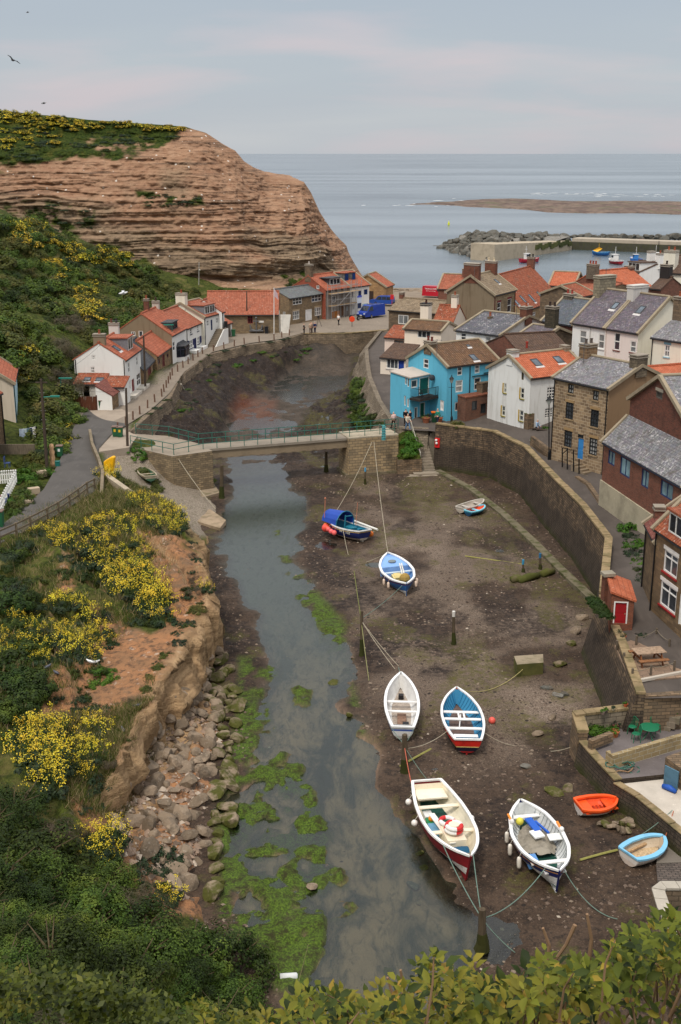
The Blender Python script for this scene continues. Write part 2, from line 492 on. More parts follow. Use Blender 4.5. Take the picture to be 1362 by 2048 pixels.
RIV_L=[(640,690),(560,760),(500,800),(440,850),(452,920),(458,980),(440,1040),(424,1085),(440,1130),(470,1180),(495,1230),(508,1270),(520,1300),(540,1330),(520,1400),(500,1450),(505,1500),(470,1560),(440,1620),(440,1700),(450,1800),(520,1880),(560,1960),(560,2080),(560,2300)]
RIV_R=[(735,690),(715,740),(690,780),(640,800),(600,850),(553,905),(566,940),(590,985),(612,1030),(600,1075),(597,1110),(612,1160),(618,1210),(640,1230),(668,1260),(692,1290),(706,1330),(705,1400),(716,1440),(745,1500),(768,1560),(800,1620),(835,1690),(868,1760),(896,1810),(930,1850),(948,1890),(950,1960),(950,2080),(950,2300)]
RIVER=[tuple(Pz(x,y,0)[:2])for x,y in RIV_L+RIV_R[::-1]]
LB=[Pz(258,866,4.2),Pz(300,830,4.3),Pz(343,794,4.3),Pz(362,752,4.3),Pz(420,709,4.3),Pz(500,690,4.3),Pz(560,682,4.3),Pz(606,668,4.3)]
def pxm(polys,px,py,soft):
 m=np.zeros(px.shape)
 for p in polys:m=np.maximum(m,1-sstep(-soft,soft,poly_sd(p,px,py)))
 return m
def build_bed():
 xs=np.arange(-34,30.01,.25)
 ys=[17.0]
 while ys[-1]<236:ys.append(ys[-1]+max(.22,.0030*ys[-1]))
 X,Y=np.meshgrid(xs,np.array(ys))
 px,py=project(X,Y,0*X)
 d=poly_sd(RIVER,X,Y)+fbm(X*.35,Y*.35,3.1,4)*.75
 n1=fbm(X*.16,Y*.16,0,4);n2=fbm(X*.8,Y*.8,5,4);n3=fbm(X*2.6,Y*2.6,8,3)
 ch=1-sstep(-1.0,.5,d)
 Z=.06+.07*n1+.05*n2+.03*n3
 Z=Z*(1-ch)+ch*(-.36+.22*sstep(108,122,Y)+.10*n1+.08*n2)
 alg_p=[[(478,1318),(565,1322),(560,1345),(525,1372),(552,1440),(545,1465),(498,1470),(478,1400)],[(500,1480),(560,1500),(620,1530),(655,1680),(650,1890),(560,1990),(440,1850),(440,1640)],[(520,1490),(620,1530),(628,1580),(660,1660),(640,1730),(625,1790),(560,1800),(470,1760),(450,1640),(470,1560)],[(440,1660),(640,1690),(655,1800),(650,1900),(600,1990),(540,1960),(450,1860)],[(478,1400),(520,1480),(560,1560),(520,1640),(430,1660),(455,1540)],[(655,1720),(700,1740),(690,1770),(655,1765)],[(675,1800),(715,1810),(700,1830),(670,1830)],[(580,1370),(625,1378),(620,1410),(588,1412)],[(640,1790),(665,1800),(660,1815),(640,1812)],[(690,1250),(640,1190),(600,1165),(590,1190),(640,1260),(690,1310)]]
 alg=pxm(alg_p,px,py,9)
 an=fbm(X*.75,Y*.55,12,4)
 an2=an*.6+.5*fbm(X*1.9,Y*1.3,14,3);algm=alg*sstep(-.42,.02,an2)
 bank=[[(560,1040),(600,1090),(620,1180),(640,1250),(690,1310),(720,1420),(740,1480),(700,1480),(670,1330),(600,1250),(575,1150),(540,1070)]]
 bk=pxm(bank,px,py,12)*sstep(.05,.35,fbm(X*.9,Y*.7,31,4))
 algm=np.maximum(algm,bk*.75)
 Z=np.where(ch>.05,Z+ch*(algm*(.35+.16*n2+.12*n3)),Z)
 thin=ch*sstep(.35,.6,fbm(X*.8,Y*.6,40,4))*.12
 Z=Z+thin
 for qx,qy,r in((752,1128,1.0),(1000,1100,.6),(650,1090,.9),(575,1035,.8),(872,1540,.7),(700,1240,.7),(630,1040,.6),(985,1880,1.3)):
  c=Pz(qx,qy,0);Z-=.22*np.exp(-((X-c.x)**2+(Y-c.y)**2)/(r*r))*(1+n2)
 rise=1-sstep(0,5,np.minimum(np.abs(X-17),9))
 yb=np.array([p.y for p in LB]);xb=np.array([p.x for p in LB])
 dl=X-np.interp(Y,yb,xb)
 up=sstep(112,128,Y)*sstep(215,185,Y)*(1-ch)
 Z=Z+up*3.0*sstep(9,.5,dl+1.2*n1)+sstep(165,180,Y)*1.7*sstep(.3,3,d)*sstep(200,190,Y)*0
 dr=np.interp(Y,[117,126,137,150,165,185],[5.5,3.4,2.2,2.2,2.4,5])-X
 Z=Z+sstep(118,128,Y)*(1-ch)*.9*sstep(4,.3,dr)*sstep(200,185,Y)
 far=sstep(168,181,Y)*sstep(206,186,Y);Z=Z*(1-far)+far*np.maximum(Z,2.9+.2*n2-1.6*sstep(-1.5,1.0,X))
 Z=Z+up*.22*n3+up*.12*fbm(X*1.4,Y*1.4,50,3)
 dark_p=[[(345,800),(420,725),(560,690),(700,690),(690,720),(600,760),(480,800),(440,870),(430,1000),(370,1000),(340,870)],[(420,1090),(470,1180),(510,1290),(520,1390),(440,1300),(425,1200)],[(440,1280),(500,1300),(500,1420),(450,1420)],[(560,920),(640,960),(660,1020),(700,1120),(760,1200),(800,1330),(760,1350),(720,1330),(690,1280),(640,1220),(610,1120),(600,1040)],[(700,1180),(850,1250),(1000,1340),(980,1370),(820,1350),(720,1300)]]
 dk=pxm(dark_p,px,py,14)*sstep(-.35,.25,fbm(X*.5,Y*.42,21,4))
 dk=np.maximum(dk,.8*sstep(.3,.6,fbm(X*.34,Y*.24,25,4))*(py<1700))
 moss_p=[[(690,930),(850,950),(1000,985),(1150,1180),(1130,1220),(980,1180),(900,1060),(780,1000),(700,980)],[(930,1080),(1180,1140),(1190,1230),(1090,1210)],[(760,1300),(1190,1250),(1160,1500),(1000,1460)],[(380,720),(500,692),(620,685),(500,720),(420,750),(370,800)],[(640,690),(760,690),(700,900),(600,900),(600,800)]]
 mo=pxm(moss_p,px,py,26)*sstep(.0,.5,fbm(X*.45,Y*.33,33,5))
 mo=np.maximum(mo,.9*sstep(.48,.62,fbm(X*.55,Y*.4,37,4)))
 wallfoot=pxm([[(875,945),(1185,1205),(1170,1230),(1060,1140),(870,965)]],px,py,10)
 mo=np.maximum(mo,wallfoot*sstep(-.5,.1,n2))
 gr_p=[[(950,1150),(1180,1230),(1200,1330),(1150,1500),(1050,1480),(1000,1400),(900,1300)],[(830,1700),(960,1760),(1000,1880),(900,1850)],[(700,1040),(900,1080),(900,1180),(760,1170)],[(880,1120),(1160,1200),(1120,1280),(900,1240)]]
 gr=pxm(gr_p,px,py,40)*sstep(-.5,.3,n1)
 gr=np.maximum(gr,.6*pxm([[(700,960),(880,960),(1180,1210),(1190,1480),(960,1540),(760,1440),(690,1150)]],px,py,60)*sstep(-.5,.2,n1+.4*n2))
 red=pxm([[(462,830),(480,798),(552,798),(548,850),(470,855)]],px,py,14)
 Z=np.where(Y>205,Z-(Y-205)*.08,Z)
 Z=np.where(Y>236-.5,-3,Z)
 g=G('harbour_mud');p=g.pos()
 a1=g.noise(p,.45,6,.62);a2=g.noise(p,2.6,6,.66);a3=g.noise(p,12,4,.65)
 col=g.mix(g.rng(a1,.36,.66),srgb(78,62,49),srgb(56,44,35))
 col=g.mix(g.rng(a2,.48,.66),col,srgb(44,36,30))
 col=g.mix(g.math('MULTIPLY',g.rng(a3,.5,.72),.8),col,srgb(100,83,68))
 col=g.mix(g.math('MULTIPLY',g.rng(g.noise(p,5.5,5,.7),.54,.66),.75),col,srgb(44,37,32))
 pale=g.mix(g.rng(a3,.35,.7),srgb(92,78,67),srgb(152,135,118))
 col=g.mix(g.math('MULTIPLY',g.attr('gravel'),.9),col,pale)
 dkc=g.mix(g.rng(a3,.4,.7),srgb(30,24,21),srgb(62,50,42))
 dmask=g.math('MULTIPLY',g.attr('weed'),g.rng(g.math('ADD',g.math('MULTIPLY',a2,.7),g.math('MULTIPLY',a3,.3)),.36,.56),clamp=True)
 col=g.mix(dmask,col,dkc)
 mask=g.math('MULTIPLY',g.attr('moss'),g.rng(g.math('ADD',g.math('MULTIPLY',a2,.6),g.math('MULTIPLY',a3,.4)),.4,.62),clamp=True)
 col=g.mix(mask,col,g.mix(a3,srgb(66,62,30),srgb(100,94,52)))
 col=g.mix(g.math('MULTIPLY',g.attr('red'),g.rng(a3,.3,.6,0,.75)),col,srgb(112,60,38))
 for sc,lo,c in((4.5,.15,(128,112,96)),(1.5,.16,(46,38,32)),(3.3,.2,(58,48,40))):
  v=g.voro(p,sc);vc=g.sep(g.voro(p,sc,'Color'))
  m=g.math('MULTIPLY',g.math('LESS_THAN',v,lo),g.math('GREATER_THAN',g.math('ADD',vc[0],g.math('MULTIPLY',g.attr('gravel'),.3)),.76))
  col=g.mix(g.math('MULTIPLY',m,g.math('SUBTRACT',1,g.attr('bed'))),col,srgb(*c))
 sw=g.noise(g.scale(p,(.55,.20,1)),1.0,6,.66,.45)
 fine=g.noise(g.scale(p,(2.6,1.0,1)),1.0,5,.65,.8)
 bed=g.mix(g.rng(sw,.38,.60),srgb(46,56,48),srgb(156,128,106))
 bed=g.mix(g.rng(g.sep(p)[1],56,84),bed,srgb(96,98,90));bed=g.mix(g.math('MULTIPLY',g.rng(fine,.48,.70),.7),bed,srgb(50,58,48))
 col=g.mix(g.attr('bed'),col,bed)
 al=g.mix(g.rng(a3,.3,.75),srgb(40,56,14),srgb(96,118,38));al=g.mix(g.rng(a2,.45,.66),al,srgb(50,50,24))
 col=g.mix(g.math('MULTIPLY',g.attr('algae'),g.rng(a3,.2,.45)),col,al)
 g.bump(g.math('ADD',g.math('MULTIPLY',a2,1.2),a3),.8,.06)
 rr=g.rng(g.math('ADD',a1,g.math('MULTIPLY',a2,.4)),.5,.9,.6,.92)
 m=g.fin(col,rr,.2)
 bedm=ch*(1-algm)*(1-.85*sstep(108,120,Y));dk=np.maximum(dk,up*1.8)
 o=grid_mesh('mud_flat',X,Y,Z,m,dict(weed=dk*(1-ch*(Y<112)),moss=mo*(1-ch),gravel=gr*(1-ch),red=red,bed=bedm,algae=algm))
 tag(o,kind='structure')
 return xs,np.array(ys),Z
BED_X,BED_Y,BED_Z=build_bed()
import bisect
BY_=BED_Y.tolist();BZ_=BED_Z.tolist();BX0=float(BED_X[0]);NBX=len(BED_X)
def bedz(x,y):
 i=min(max(bisect.bisect(BY_,y)-1,0),len(BY_)-2);j=int(min(max((x-BX0)/.25,0),NBX-2))
 return(BZ_[i][j]+BZ_[i+1][j]+BZ_[i][j+1]+BZ_[i+1][j+1])/4
def build_water():
 g=G('river_water');p=g.pos()
 n=g.noise(g.scale(p,(2.2,1.0,1)),1.0,5,.6,.5);n2=g.noise(p,.35,4)
 tr=g.N.new('ShaderNodeBsdfTransparent');tr.inputs[0].default_value=(.60,.70,.63,1)
 gl=g.N.new('ShaderNodeBsdfGlossy');gl.inputs['Roughness'].default_value=.20
 bp=g.N.new('ShaderNodeBump');bp.inputs['Strength'].default_value=.45;bp.inputs['Distance'].default_value=.03;g.L(n,bp.inputs['Height']);g.L(bp.outputs[0],gl.inputs['Normal'])
 fr=g.N.new('ShaderNodeFresnel');fr.inputs['IOR'].default_value=1.66;g.L(bp.outputs[0],fr.inputs['Normal'])
 mx=g.N.new('ShaderNodeMixShader');g.L(fr.outputs[0],mx.inputs[0]);g.L(tr.outputs[0],mx.inputs[1]);g.L(gl.outputs[0],mx.inputs[2])
 g.L(mx.outputs[0],g.out.inputs[0])
 mb=MB();mb.quad((-30,17,-.085),(26,17,-.085),(26,204,-.085),(-30,204,-.085))
 tag(mb.build('river_water',g.mat),kind='structure')
build_water()
ROAD_R=[Vector((-25.8,70,5.3)),Pz(0,1090,5.2),Pz(100,1040,5.0),Pz(190,985,4.6),Pz(206,950,4.4),Pz(196,900,4.25)]
ROAD_L=[Vector((-29.5,75,5.3)),Pz(0,1055,5.2),Pz(48,1018,5.0),Pz(88,980,4.8),Pz(112,938,4.6),Pz(135,890,4.4),Pz(148,855,4.3)]
HPTS=[]
def hp(px,py,Y=None,z=None):
 p=Pz(px,py,z)if z is not None else PY(px,py,Y)
 HPTS.append(tuple(p))
for p in ROAD_R+ROAD_L:HPTS.append((p.x,p.y,p.z-.08))
for a,b,z in((250,870,4.1),(225,885,4.1),(190,835,4.2),(240,825,4.2),(255,802,4.25),(300,775,4.25),(345,735,4.3),(375,712,4.3),(409,698,4.3),(455,672,4.3),(330,770,4.3),(400,705,4.3),(320,800,4.3),(480,680,4.3),(150,830,4.3),(170,815,4.3),(290,860,4.1)):hp(a,b,z=z)
for a,b,Y in((330,1010,86),(290,1000,87),(240,985,88.5),(375,1075,79.5),(400,1110,76),(425,1160,72.5),(431,1195,70),(425,1240,67.6),(400,1290,65),(350,1340,62.3),(300,1150,73.5),(220,1100,77.5),(200,1050,81),(150,1150,72),(100,1250,63.5),(200,1250,65.5),(280,1250,66.8),(200,1350,59.5),(100,1350,58),(0,1300,59.5),(0,1200,67),(100,1450,52.5),(180,1450,54.2),(235,1450,56),(0,1450,50),(100,1560,46.5),(165,1600,46.5),(-80,1300,58),(-80,1180,67)):hp(a,b,Y)
for a,b,z in((452,1150,.0),(458,1190,.0),(458,1230,.1),(446,1285,.3),(405,1345,.7),(360,1400,1.1),(310,1460,1.2),(270,1540,1.1),(222,1660,1.2),(345,1790,.6),(425,1080,.1),(405,1065,.2),(480,1320,-.3),(470,1450,-.3),(455,1560,-.3),(430,1680,-.3),(430,1780,-.3),(440,1400,.1),(400,1480,.5),(360,1560,.7),(350,1660,.6),(470,1150,-.6),(495,1240,-.6)):hp(a,b,z=z)
for a,b,z in((215,895,4.0),(320,905,3.6),(260,930,2.9),(330,935,2.2),(300,955,2.2),(345,985,1.4),(400,1000,.6),(380,1045,.5),(430,1035,.0),(340,1010,1.4),(455,985,-.5),(455,1060,-.6),(425,960,.2)):hp(a,b,z=z)
for q in((-20,42,7.0),(-20,32,11.5),(-20,16,19.5),(-12,36,5.6),(-12,26,10.5),(-12,15,17.5),(-6,34,3.6),(-6,24,9.0),(-6,14,16.5),(-2.2,30,1.2),(-2,22,7.5),(-2,14,14.5),(2,26,0.5),(2,16,9.0),(2,10,16.5),(8,16,8),(8,26,-.5),(14,12,12),(14,24,-.5),(-20,5,26.5),(-8,4,27),(0,4,27),(8,4,27),(16,4,27),(-8,9,21.5),(0,8,20.5),(8,8,19.5),(0,0,29),(-20,-4,29),(20,-4,29),(-35,42,12),(-35,58,8),(-35,20,20),(-55,40,18),(-50,70,10)):HPTS.append(q)
for a,b,Y in((0,450,180),(100,480,195),(200,500,212),(270,522,220),(340,572,222),(0,690,124),(0,600,145),(60,560,165),(100,600,165),(200,590,185),(100,690,138),(150,650,148),(230,632,164),(300,596,188),(60,790,120),(120,795,122),(390,592,224),(330,560,226),(100,880,108),(60,900,104)):hp(a,b,Y)
for q in((-80,120,26),(-95,170,32),(-70,100,18),(-60,85,12),(-110,210,38),(-36,85,6.0),(-36,100,6.2),(-45,100,9),(-60,225,16),(-30,228,7),(-40,200,10),(-14,215,4.4),(-20,200,4.4),(-30,196,5.5),(-10,230,4.4)):HPTS.append(q)
hL=RBF(HPTS,.0015)
PADS=[]
def landz(x,y):
 return float(hL(np.array([x]),np.array([y]))[0])
RIM=[Pz(a,b,z)for a,b,z in((318,985,4.3),(345,1020,4.4),(372,1055,4.5),(388,1100,4.6),(404,1146,4.5),(410,1186,4.3),(398,1236,4.0),(368,1278,3.9),(335,1330,3.8),(298,1395,3.5),(262,1450,3.4),(222,1520,3.5),(190,1590,3.4),(170,1650,3.2))]
def m_land():
 g=G('hill_ground');p=g.pos()
 a1=g.noise(p,.5,6,.62);a2=g.noise(p,2.5,6,.65);a3=g.noise(p,11,4,.62)
 lay=g.noise(g.scale(p,(.25,.25,3.2)),1.0,5,.6,.6)
 soil=g.mix(g.rng(a1,.35,.65),srgb(174,124,86),srgb(146,110,80));soil=g.mix(g.rng(a2,.45,.68),soil,srgb(98,76,60));soil=g.mix(g.math('MULTIPLY',g.rng(lay,.5,.66),.7),soil,srgb(120,100,80))
 soil=g.mix(g.rng(g.noise(p,1.2,5,.7),.6,.7),soil,srgb(190,168,148));soil=g.mix(g.math('MULTIPLY',g.rng(a3,.56,.72),.6),soil,srgb(88,72,56))
 rock=g.mix(g.rng(lay,.35,.65),srgb(138,112,82),srgb(186,154,116));rock=g.mix(g.rng(a2,.58,.78),rock,srgb(98,82,64))
 gra=g.mix(g.rng(a2,.35,.7),srgb(46,54,20),srgb(84,92,36));gra=g.mix(g.rng(a1,.5,.7),gra,srgb(104,96,56));gra=g.mix(g.rng(a3,.55,.8),gra,srgb(34,36,16))
 shi=g.mix(g.rng(a3,.35,.7),srgb(120,108,94),srgb(166,154,138));shi=g.mix(g.rng(a2,.5,.75),shi,srgb(96,92,66))
 col=g.mix(g.attr('soil'),gra,soil);col=g.mix(g.attr('rock'),col,rock);col=g.mix(g.attr('shingle'),col,shi)
 g.bump(g.math('ADD',g.math('MULTIPLY',a2,1.3),g.math('ADD',a3,lay)),.9,.12)
 return g.fin(col,.93,.15)
LAND=m_land()
SOIL_P=[[(285,1060),(340,1062),(400,1100),(450,1190),(430,1290),(330,1380),(290,1340),(200,1340),(190,1210),(230,1230),(300,1270),(330,1230),(300,1130),(275,1080)],[(60,1380),(180,1290),(330,1340),(330,1440),(230,1600),(200,1700),(130,1600),(200,1450),(90,1430)],[(110,1120),(140,1110),(150,1180),(120,1200)],[(180,1210),(230,1230),(260,1300),(210,1330)],[(330,1400),(470,1380),(480,1820),(300,1830),(210,1680)]]
def land_attrs(X,Y,Z):
 px,py=project(X,Y,Z)
 n=fbm(X*.35,Y*.35,Z*.35,4);n2=fbm(X*1.1,Y*1.1,Z*1.1,3)
 gy,gx=np.gradient(Z,axis=(0,1));dx=np.abs(np.gradient(X,axis=1))+1e-6;dy=np.abs(np.gradient(Y,axis=0))+1e-6
 slope=np.hypot(gx/dx,gy/dy)
 near=Y<96
 soil=pxm(SOIL_P,px,py,22)*near
 soil=sstep(.3,.7,soil+.35*n+.15*n2)*near
 rock=sstep(1.1,2.0,slope+.5*n)*near*(X>-24)*(Y>44)
 shi=pxm([[(205,890),(330,905),(350,950),(440,990),(450,1060),(400,1075),(350,1040),(300,990),(215,950)],[(430,1040),(432,1042),(431,1045)]],px,py,8)
 shi=np.maximum(shi,pxm([[(150,860),(175,800),(260,830),(260,900),(200,905)],[(345,730),(250,805),(300,850),(360,770),(420,715),(600,690),(600,665),(455,665)]],px,py,6))
 return dict(soil=soil,rock=rock,shingle=shi)
def build_left():
 xs=np.concatenate([np.arange(-75,-36,1.0),np.arange(-36,-30,.5),np.arange(-30,-22,.3),np.arange(-22,-5,.16),np.arange(-5,3,.3),np.arange(3,26,.8)])
 ys=np.concatenate([np.arange(-6,26,.8),np.arange(26,44,.45),np.arange(44,112.01,.25)])
 X,Y=np.meshgrid(xs,ys)
 Z=hL(X,Y)
 n1=fbm(X*.4,Y*.4,2,4);n2=fbm(X*1.3,Y*1.3,7,4)
 road=np.zeros(X.shape)
 for i in range(len(ROAD_R)-1):
  pass
 yr=np.array([p.y for p in ROAD_R]);xr=np.array([p.x for p in ROAD_R]);yl=np.array([p.y for p in ROAD_L]);xl=np.array([p.x for p in ROAD_L])
 xr_=np.interp(Y,yr,xr);xl_=np.interp(Y,yl,xl)
 flat=(1-sstep(-.2,1.5,X-xr_))*(1-sstep(-.2,1.5,xl_-X))*(Y>68)
 rough=1-flat
 slipm=(X>-20)&(Y>90)
 amp=np.where(slipm|(Y>100),.15,1.0)
 zr_=np.interp(Y,yr,[p.z for p in ROAD_R]);zl_=np.interp(Y,yl,[p.z for p in ROAD_L])
 rd=sstep(-1.2,-.1,X-xl_)*sstep(1.0,.1,X-xr_)*(Y>68)*(Y<118)
 Z=Z*(1-rd)+rd*((zr_+zl_)/2-.10)
 Z=Z+rough*amp*(.28*n1+.16*n2)
 rid=1-np.abs(fbm(X*.33+5,Y*.33,2.5,4));cr=(X<-6)&(X>-24)&(Y>44)&(Y<84);Z=Z+np.where(cr,(rid-.72)*1.2*sstep(.6,1.4,Z)*sstep(84,78,Y),0)
 gul=np.abs(vnoise(X*.55+.35*Y,Y*.12,1.5));m=(X<-8)&(X>-19)&(Y>50)&(Y<82)
 Z=Z-np.where(m,sstep(.3,0,gul)*.45,0)
 rx,ry,rz_=[np.array([getattr(p,c)for p in RIM])for c in 'xyz']
 best=np.full(X.shape,1e9);sd=np.zeros(X.shape);rzz=np.zeros(X.shape);jx=X+.40*fbm(X*.5,Y*.5,11,3)+.10*fbm(X*1.7,Y*1.7,13,3);jy=Y+.5*fbm(X*.5,Y*.5,15,3)
 for i in range(len(RIM)-1):
  ex,ey=rx[i+1]-rx[i],ry[i+1]-ry[i];t=np.clip(((jx-rx[i])*ex+(jy-ry[i])*ey)/(ex*ex+ey*ey),0,1)
  qx,qy=jx-rx[i]-t*ex,jy-ry[i]-t*ey;dd=np.hypot(qx,qy);s_=np.sign(ex*qy-ey*qx);m=dd<best
  best=np.where(m,dd,best);sd=np.where(m,dd*s_,sd);rzz=np.where(m,rz_[i]+t*(rz_[i+1]-rz_[i]),rzz)
 act=sstep(7.5,4.5,best)*sstep(47,50,Y)*sstep(93,89,Y)
 top=np.maximum(np.minimum(Z,rzz+.35+.45*-np.minimum(sd,0)),rzz-.10*-np.minimum(sd,0));wf=sstep(60,66,Y);low=np.minimum(Z,(1.05-.16*sd)*(1-wf)+wf*(.55-.8*sd)+.2*n1)
 face=sstep(0,.55+.5*(n1+.6),sd);face=.12*np.floor(face*5+n2)/5+.88*face
 Z2=top*(1-face)+low*face
 Z=Z+act*(Z2-Z);FACE=act*sstep(-.5,.15,sd)*sstep(2.6,1.2,sd)
 zz=Z*1.6;st=np.floor(zz)+sstep(.25,.75,zz-np.floor(zz))
 gy,gx=np.gradient(Z,axis=(0,1));slope=np.hypot(gx/.22,gy/.25)
 Z=np.where((Y>44)&(Y<90)&(X>-22),Z+(st/1.6-Z)*sstep(.9,1.8,slope)*.8,Z)
 Z=np.where((X>3)|((X>-1.5)&(Y>34)),np.minimum(Z,-1.0)if False else Z,Z)
 Z=np.where((Z<.2)&(Y>26),np.minimum(Z,.2)-.25*sstep(.3,-.3,Z),Z)
 d=poly_sd(RIVER,X,Y)
 Z=np.where((Y>26)&((d<.3)|(X>0)),np.minimum(Z,-.9),Z)
 keep=None
 at=land_attrs(X,Y,Z);at['rock']=np.maximum(at['rock'],FACE);ww=FACE*(.46*vnoise(Z*2.2,X*.1,3)+.2*vnoise(Z*4.6,Y*.2,6)+.25*fbm(X*.8,Y*.8,Z,3)+.35*sstep(1.5,3.6,Z))
 o=grid_mesh('hillside',X+ww,Y-ww*.5,Z,LAND,at);tag(o,kind='structure')
 return xs,ys,Z
LX,LY,LZ=build_left()
LXl,LYl,LZl=LX.tolist(),LY.tolist(),LZ.tolist()
def nearz(x,y):
 i=min(max(bisect.bisect(LYl,y)-1,0),len(LYl)-2);j=min(max(bisect.bisect(LXl,x)-1,0),len(LXl)-2)
 fx=(x-LXl[j])/(LXl[j+1]-LXl[j]);fy=(y-LYl[i])/(LYl[i+1]-LYl[i]);a,b=LZl[i],LZl[i+1]
 return(a[j]*(1-fx)+a[j+1]*fx)*(1-fy)+(b[j]*(1-fx)+b[j+1]*fx)*fy
def build_left_far():
 ys=np.arange(112,236.01,1.0)
 yb=np.array([p.y for p in LB]);xb=np.array([p.x for p in LB])
 t=np.concatenate([[0,.3],np.arange(1,14,1.0),np.arange(14,60,1.6),np.arange(60,130,5)])
 X=np.stack([np.interp(y,yb,xb)-.25-t for y in ys]);Y=np.repeat(ys[:,None],len(t),1)
 Z=hL(X,Y)
 Z=np.where(Z<4.3,4.3-.04,Z)-.02
 rough=sstep(5.5,8,Z)
 Z=Z+rough*(.7*fbm(X*.12,Y*.12,3,4)+.25*fbm(X*.6,Y*.6,5,3))
 o=grid_mesh('far_hillside',X,Y,Z,LAND,land_attrs(X,Y,Z));tag(o,kind='structure')
build_left_far()
FX,FY=np.arange(-115,10,1.0),np.arange(84,240,1.0)
FZ=np.maximum(4.28,hL(*np.meshgrid(FX,FY)))
FZl=FZ.tolist()
def farz(x,y):
 u=min(max((x-FX[0]),0),len(FX)-1.01);v=min(max((y-FY[0]),0),len(FY)-1.01);i,j=int(v),int(u);a,b=u-j,v-i
 return(FZl[i][j]*(1-a)+FZl[i][j+1]*a)*(1-b)+(FZl[i+1][j]*(1-a)+FZl[i+1][j+1]*a)*b
def m_asphalt(rgb,patch=.5):
 g=G('asphalt');p=g.pos();c=srgb(*rgb)
 a=g.noise(p,.35,5,.6);b=g.noise(g.scale(p,(2.5,.5,1)),1.0,5,.6);f=g.noise(p,28,3)
 col=g.mix(g.math('MULTIPLY',g.rng(a,.4,.65),patch),c,mul(c,.68));col=g.mix(g.math('MULTIPLY',g.rng(b,.52,.72),.5),col,mul(c,1.3));col=g.hsv(col,.5,1,g.rng(f,.2,.8,.85,1.15))
 g.bump(f,.3,.01)
 return g.fin(col,.9,.25)
def ribbon(name,L_,R_,mat,dz=.0,sub=6,parent=None):
 def res(pts,n):
  pts=[Vector(p)for p in pts];d=[0]
  for a,b in zip(pts,pts[1:]):d.append(d[-1]+(b-a).length)
  out=[]
  for k in range(n):
   s_=d[-1]*k/(n-1);j=max(i for i in range(len(d))if d[i]<=s_+1e-9);j=min(j,len(pts)-2)
   out.append(pts[j].lerp(pts[j+1],(s_-d[j])/max(1e-6,d[j+1]-d[j])))
  return out
 n=sub*max(len(L_),len(R_));a=res(L_,n);b=res(R_,n)
 mb=MB()
 for k in range(n-1):
  for q in range(4):
   f=lambda i,t:a[i].lerp(b[i],t)+Vector((0,0,dz))
   mb.quad(f(k,q/4),f(k,(q+1)/4),f(k+1,(q+1)/4),f(k+1,q/4))
 return mb.build(name,mat,parent)
ASPH=m_asphalt((88,84,80))
tag(ribbon('road',ROAD_L+[Pz(175,818,4.3),Pz(190,838,4.3)],ROAD_R+[Pz(225,868,4.25),Pz(258,850,4.28)],ASPH,.10),kind='structure')
tag(ribbon('seafront_road',[Pz(190,838,4.3),Pz(258,803,4.3),Pz(300,773,4.3),Pz(347,733,4.3),Pz(376,711,4.3),Pz(412,698,4.3),Pz(456,672,4.3),Pz(500,667,4.3),Pz(580,651,4.3),Pz(655,641,4.3),Pz(730,618,4.3),Pz(790,608,4.3)],[Pz(252,852,4.28),Pz(300,822,4.3),Pz(340,786,4.3),Pz(368,745,4.3),Pz(424,705,4.3),Pz(500,687,4.3),Pz(560,679,4.3),Pz(608,666,4.3),Pz(660,666,4.3),Pz(720,664,4.3),Pz(774,660,4.3),Pz(800,650,4.3)],m_asphalt((132,120,106),.4),.06),kind='structure')
APRON=m_concrete((160,146,130),.4)
mb=MB();mb.quad(*[Pz(a,b,4.36)for a,b in((150,868),(172,868),(262,826),(243,818),(160,822))])
tag(mb.build('driveway',APRON),kind='structure')
mb=MB();mb.prism([tuple(Pz(a,b,4.24)[:2])for a,b in((198,904),(258,895),(275,872),(245,858),(200,868))],3,4.26)
tag(mb.build('landing',APRON),kind='structure')
mb=MB();mb.prism([tuple(p)for p in((-45,182.2),(-5.8,181.6),(7.3,184.0),(30,188),(30,246),(-16,246),(-45,236))],-3,4.27)
tag(mb.build('quay',m_concrete((138,124,108),.45)),kind='structure')
CT=[(-260,212,262),(-60,220,262),(0,222,262),(60,228,262),(180,240,262),(300,248,262),(370,253,262),(410,266,262),(440,286,263),(470,303,264),(490,326,266),(515,342,268),(540,352,270),(580,359,272),(608,364,273),(622,385,274),(640,425,275),(662,458,277),(690,492,279),(705,520,280),(722,548,282),(738,570,284)]
CB=[(-260,560,215),(0,575,216),(200,590,220),(300,594,222),(400,594,224),(500,590,229),(560,588,233),(620,582,240),(680,578,252),(715,576,265),(738,577,283.5)]
def cliff_col(s):
 ct,cb=np.array(CT,float),np.array(CB,float)
 py=np.interp(s,ct[:,0],ct[:,1]);Y=np.interp(s,ct[:,0],ct[:,2])
 pb=np.interp(s,cb[:,0],cb[:,1]);Yb=np.interp(s,cb[:,0],cb[:,2])
 return PY(s,py,Y),PY(s,pb,Yb)
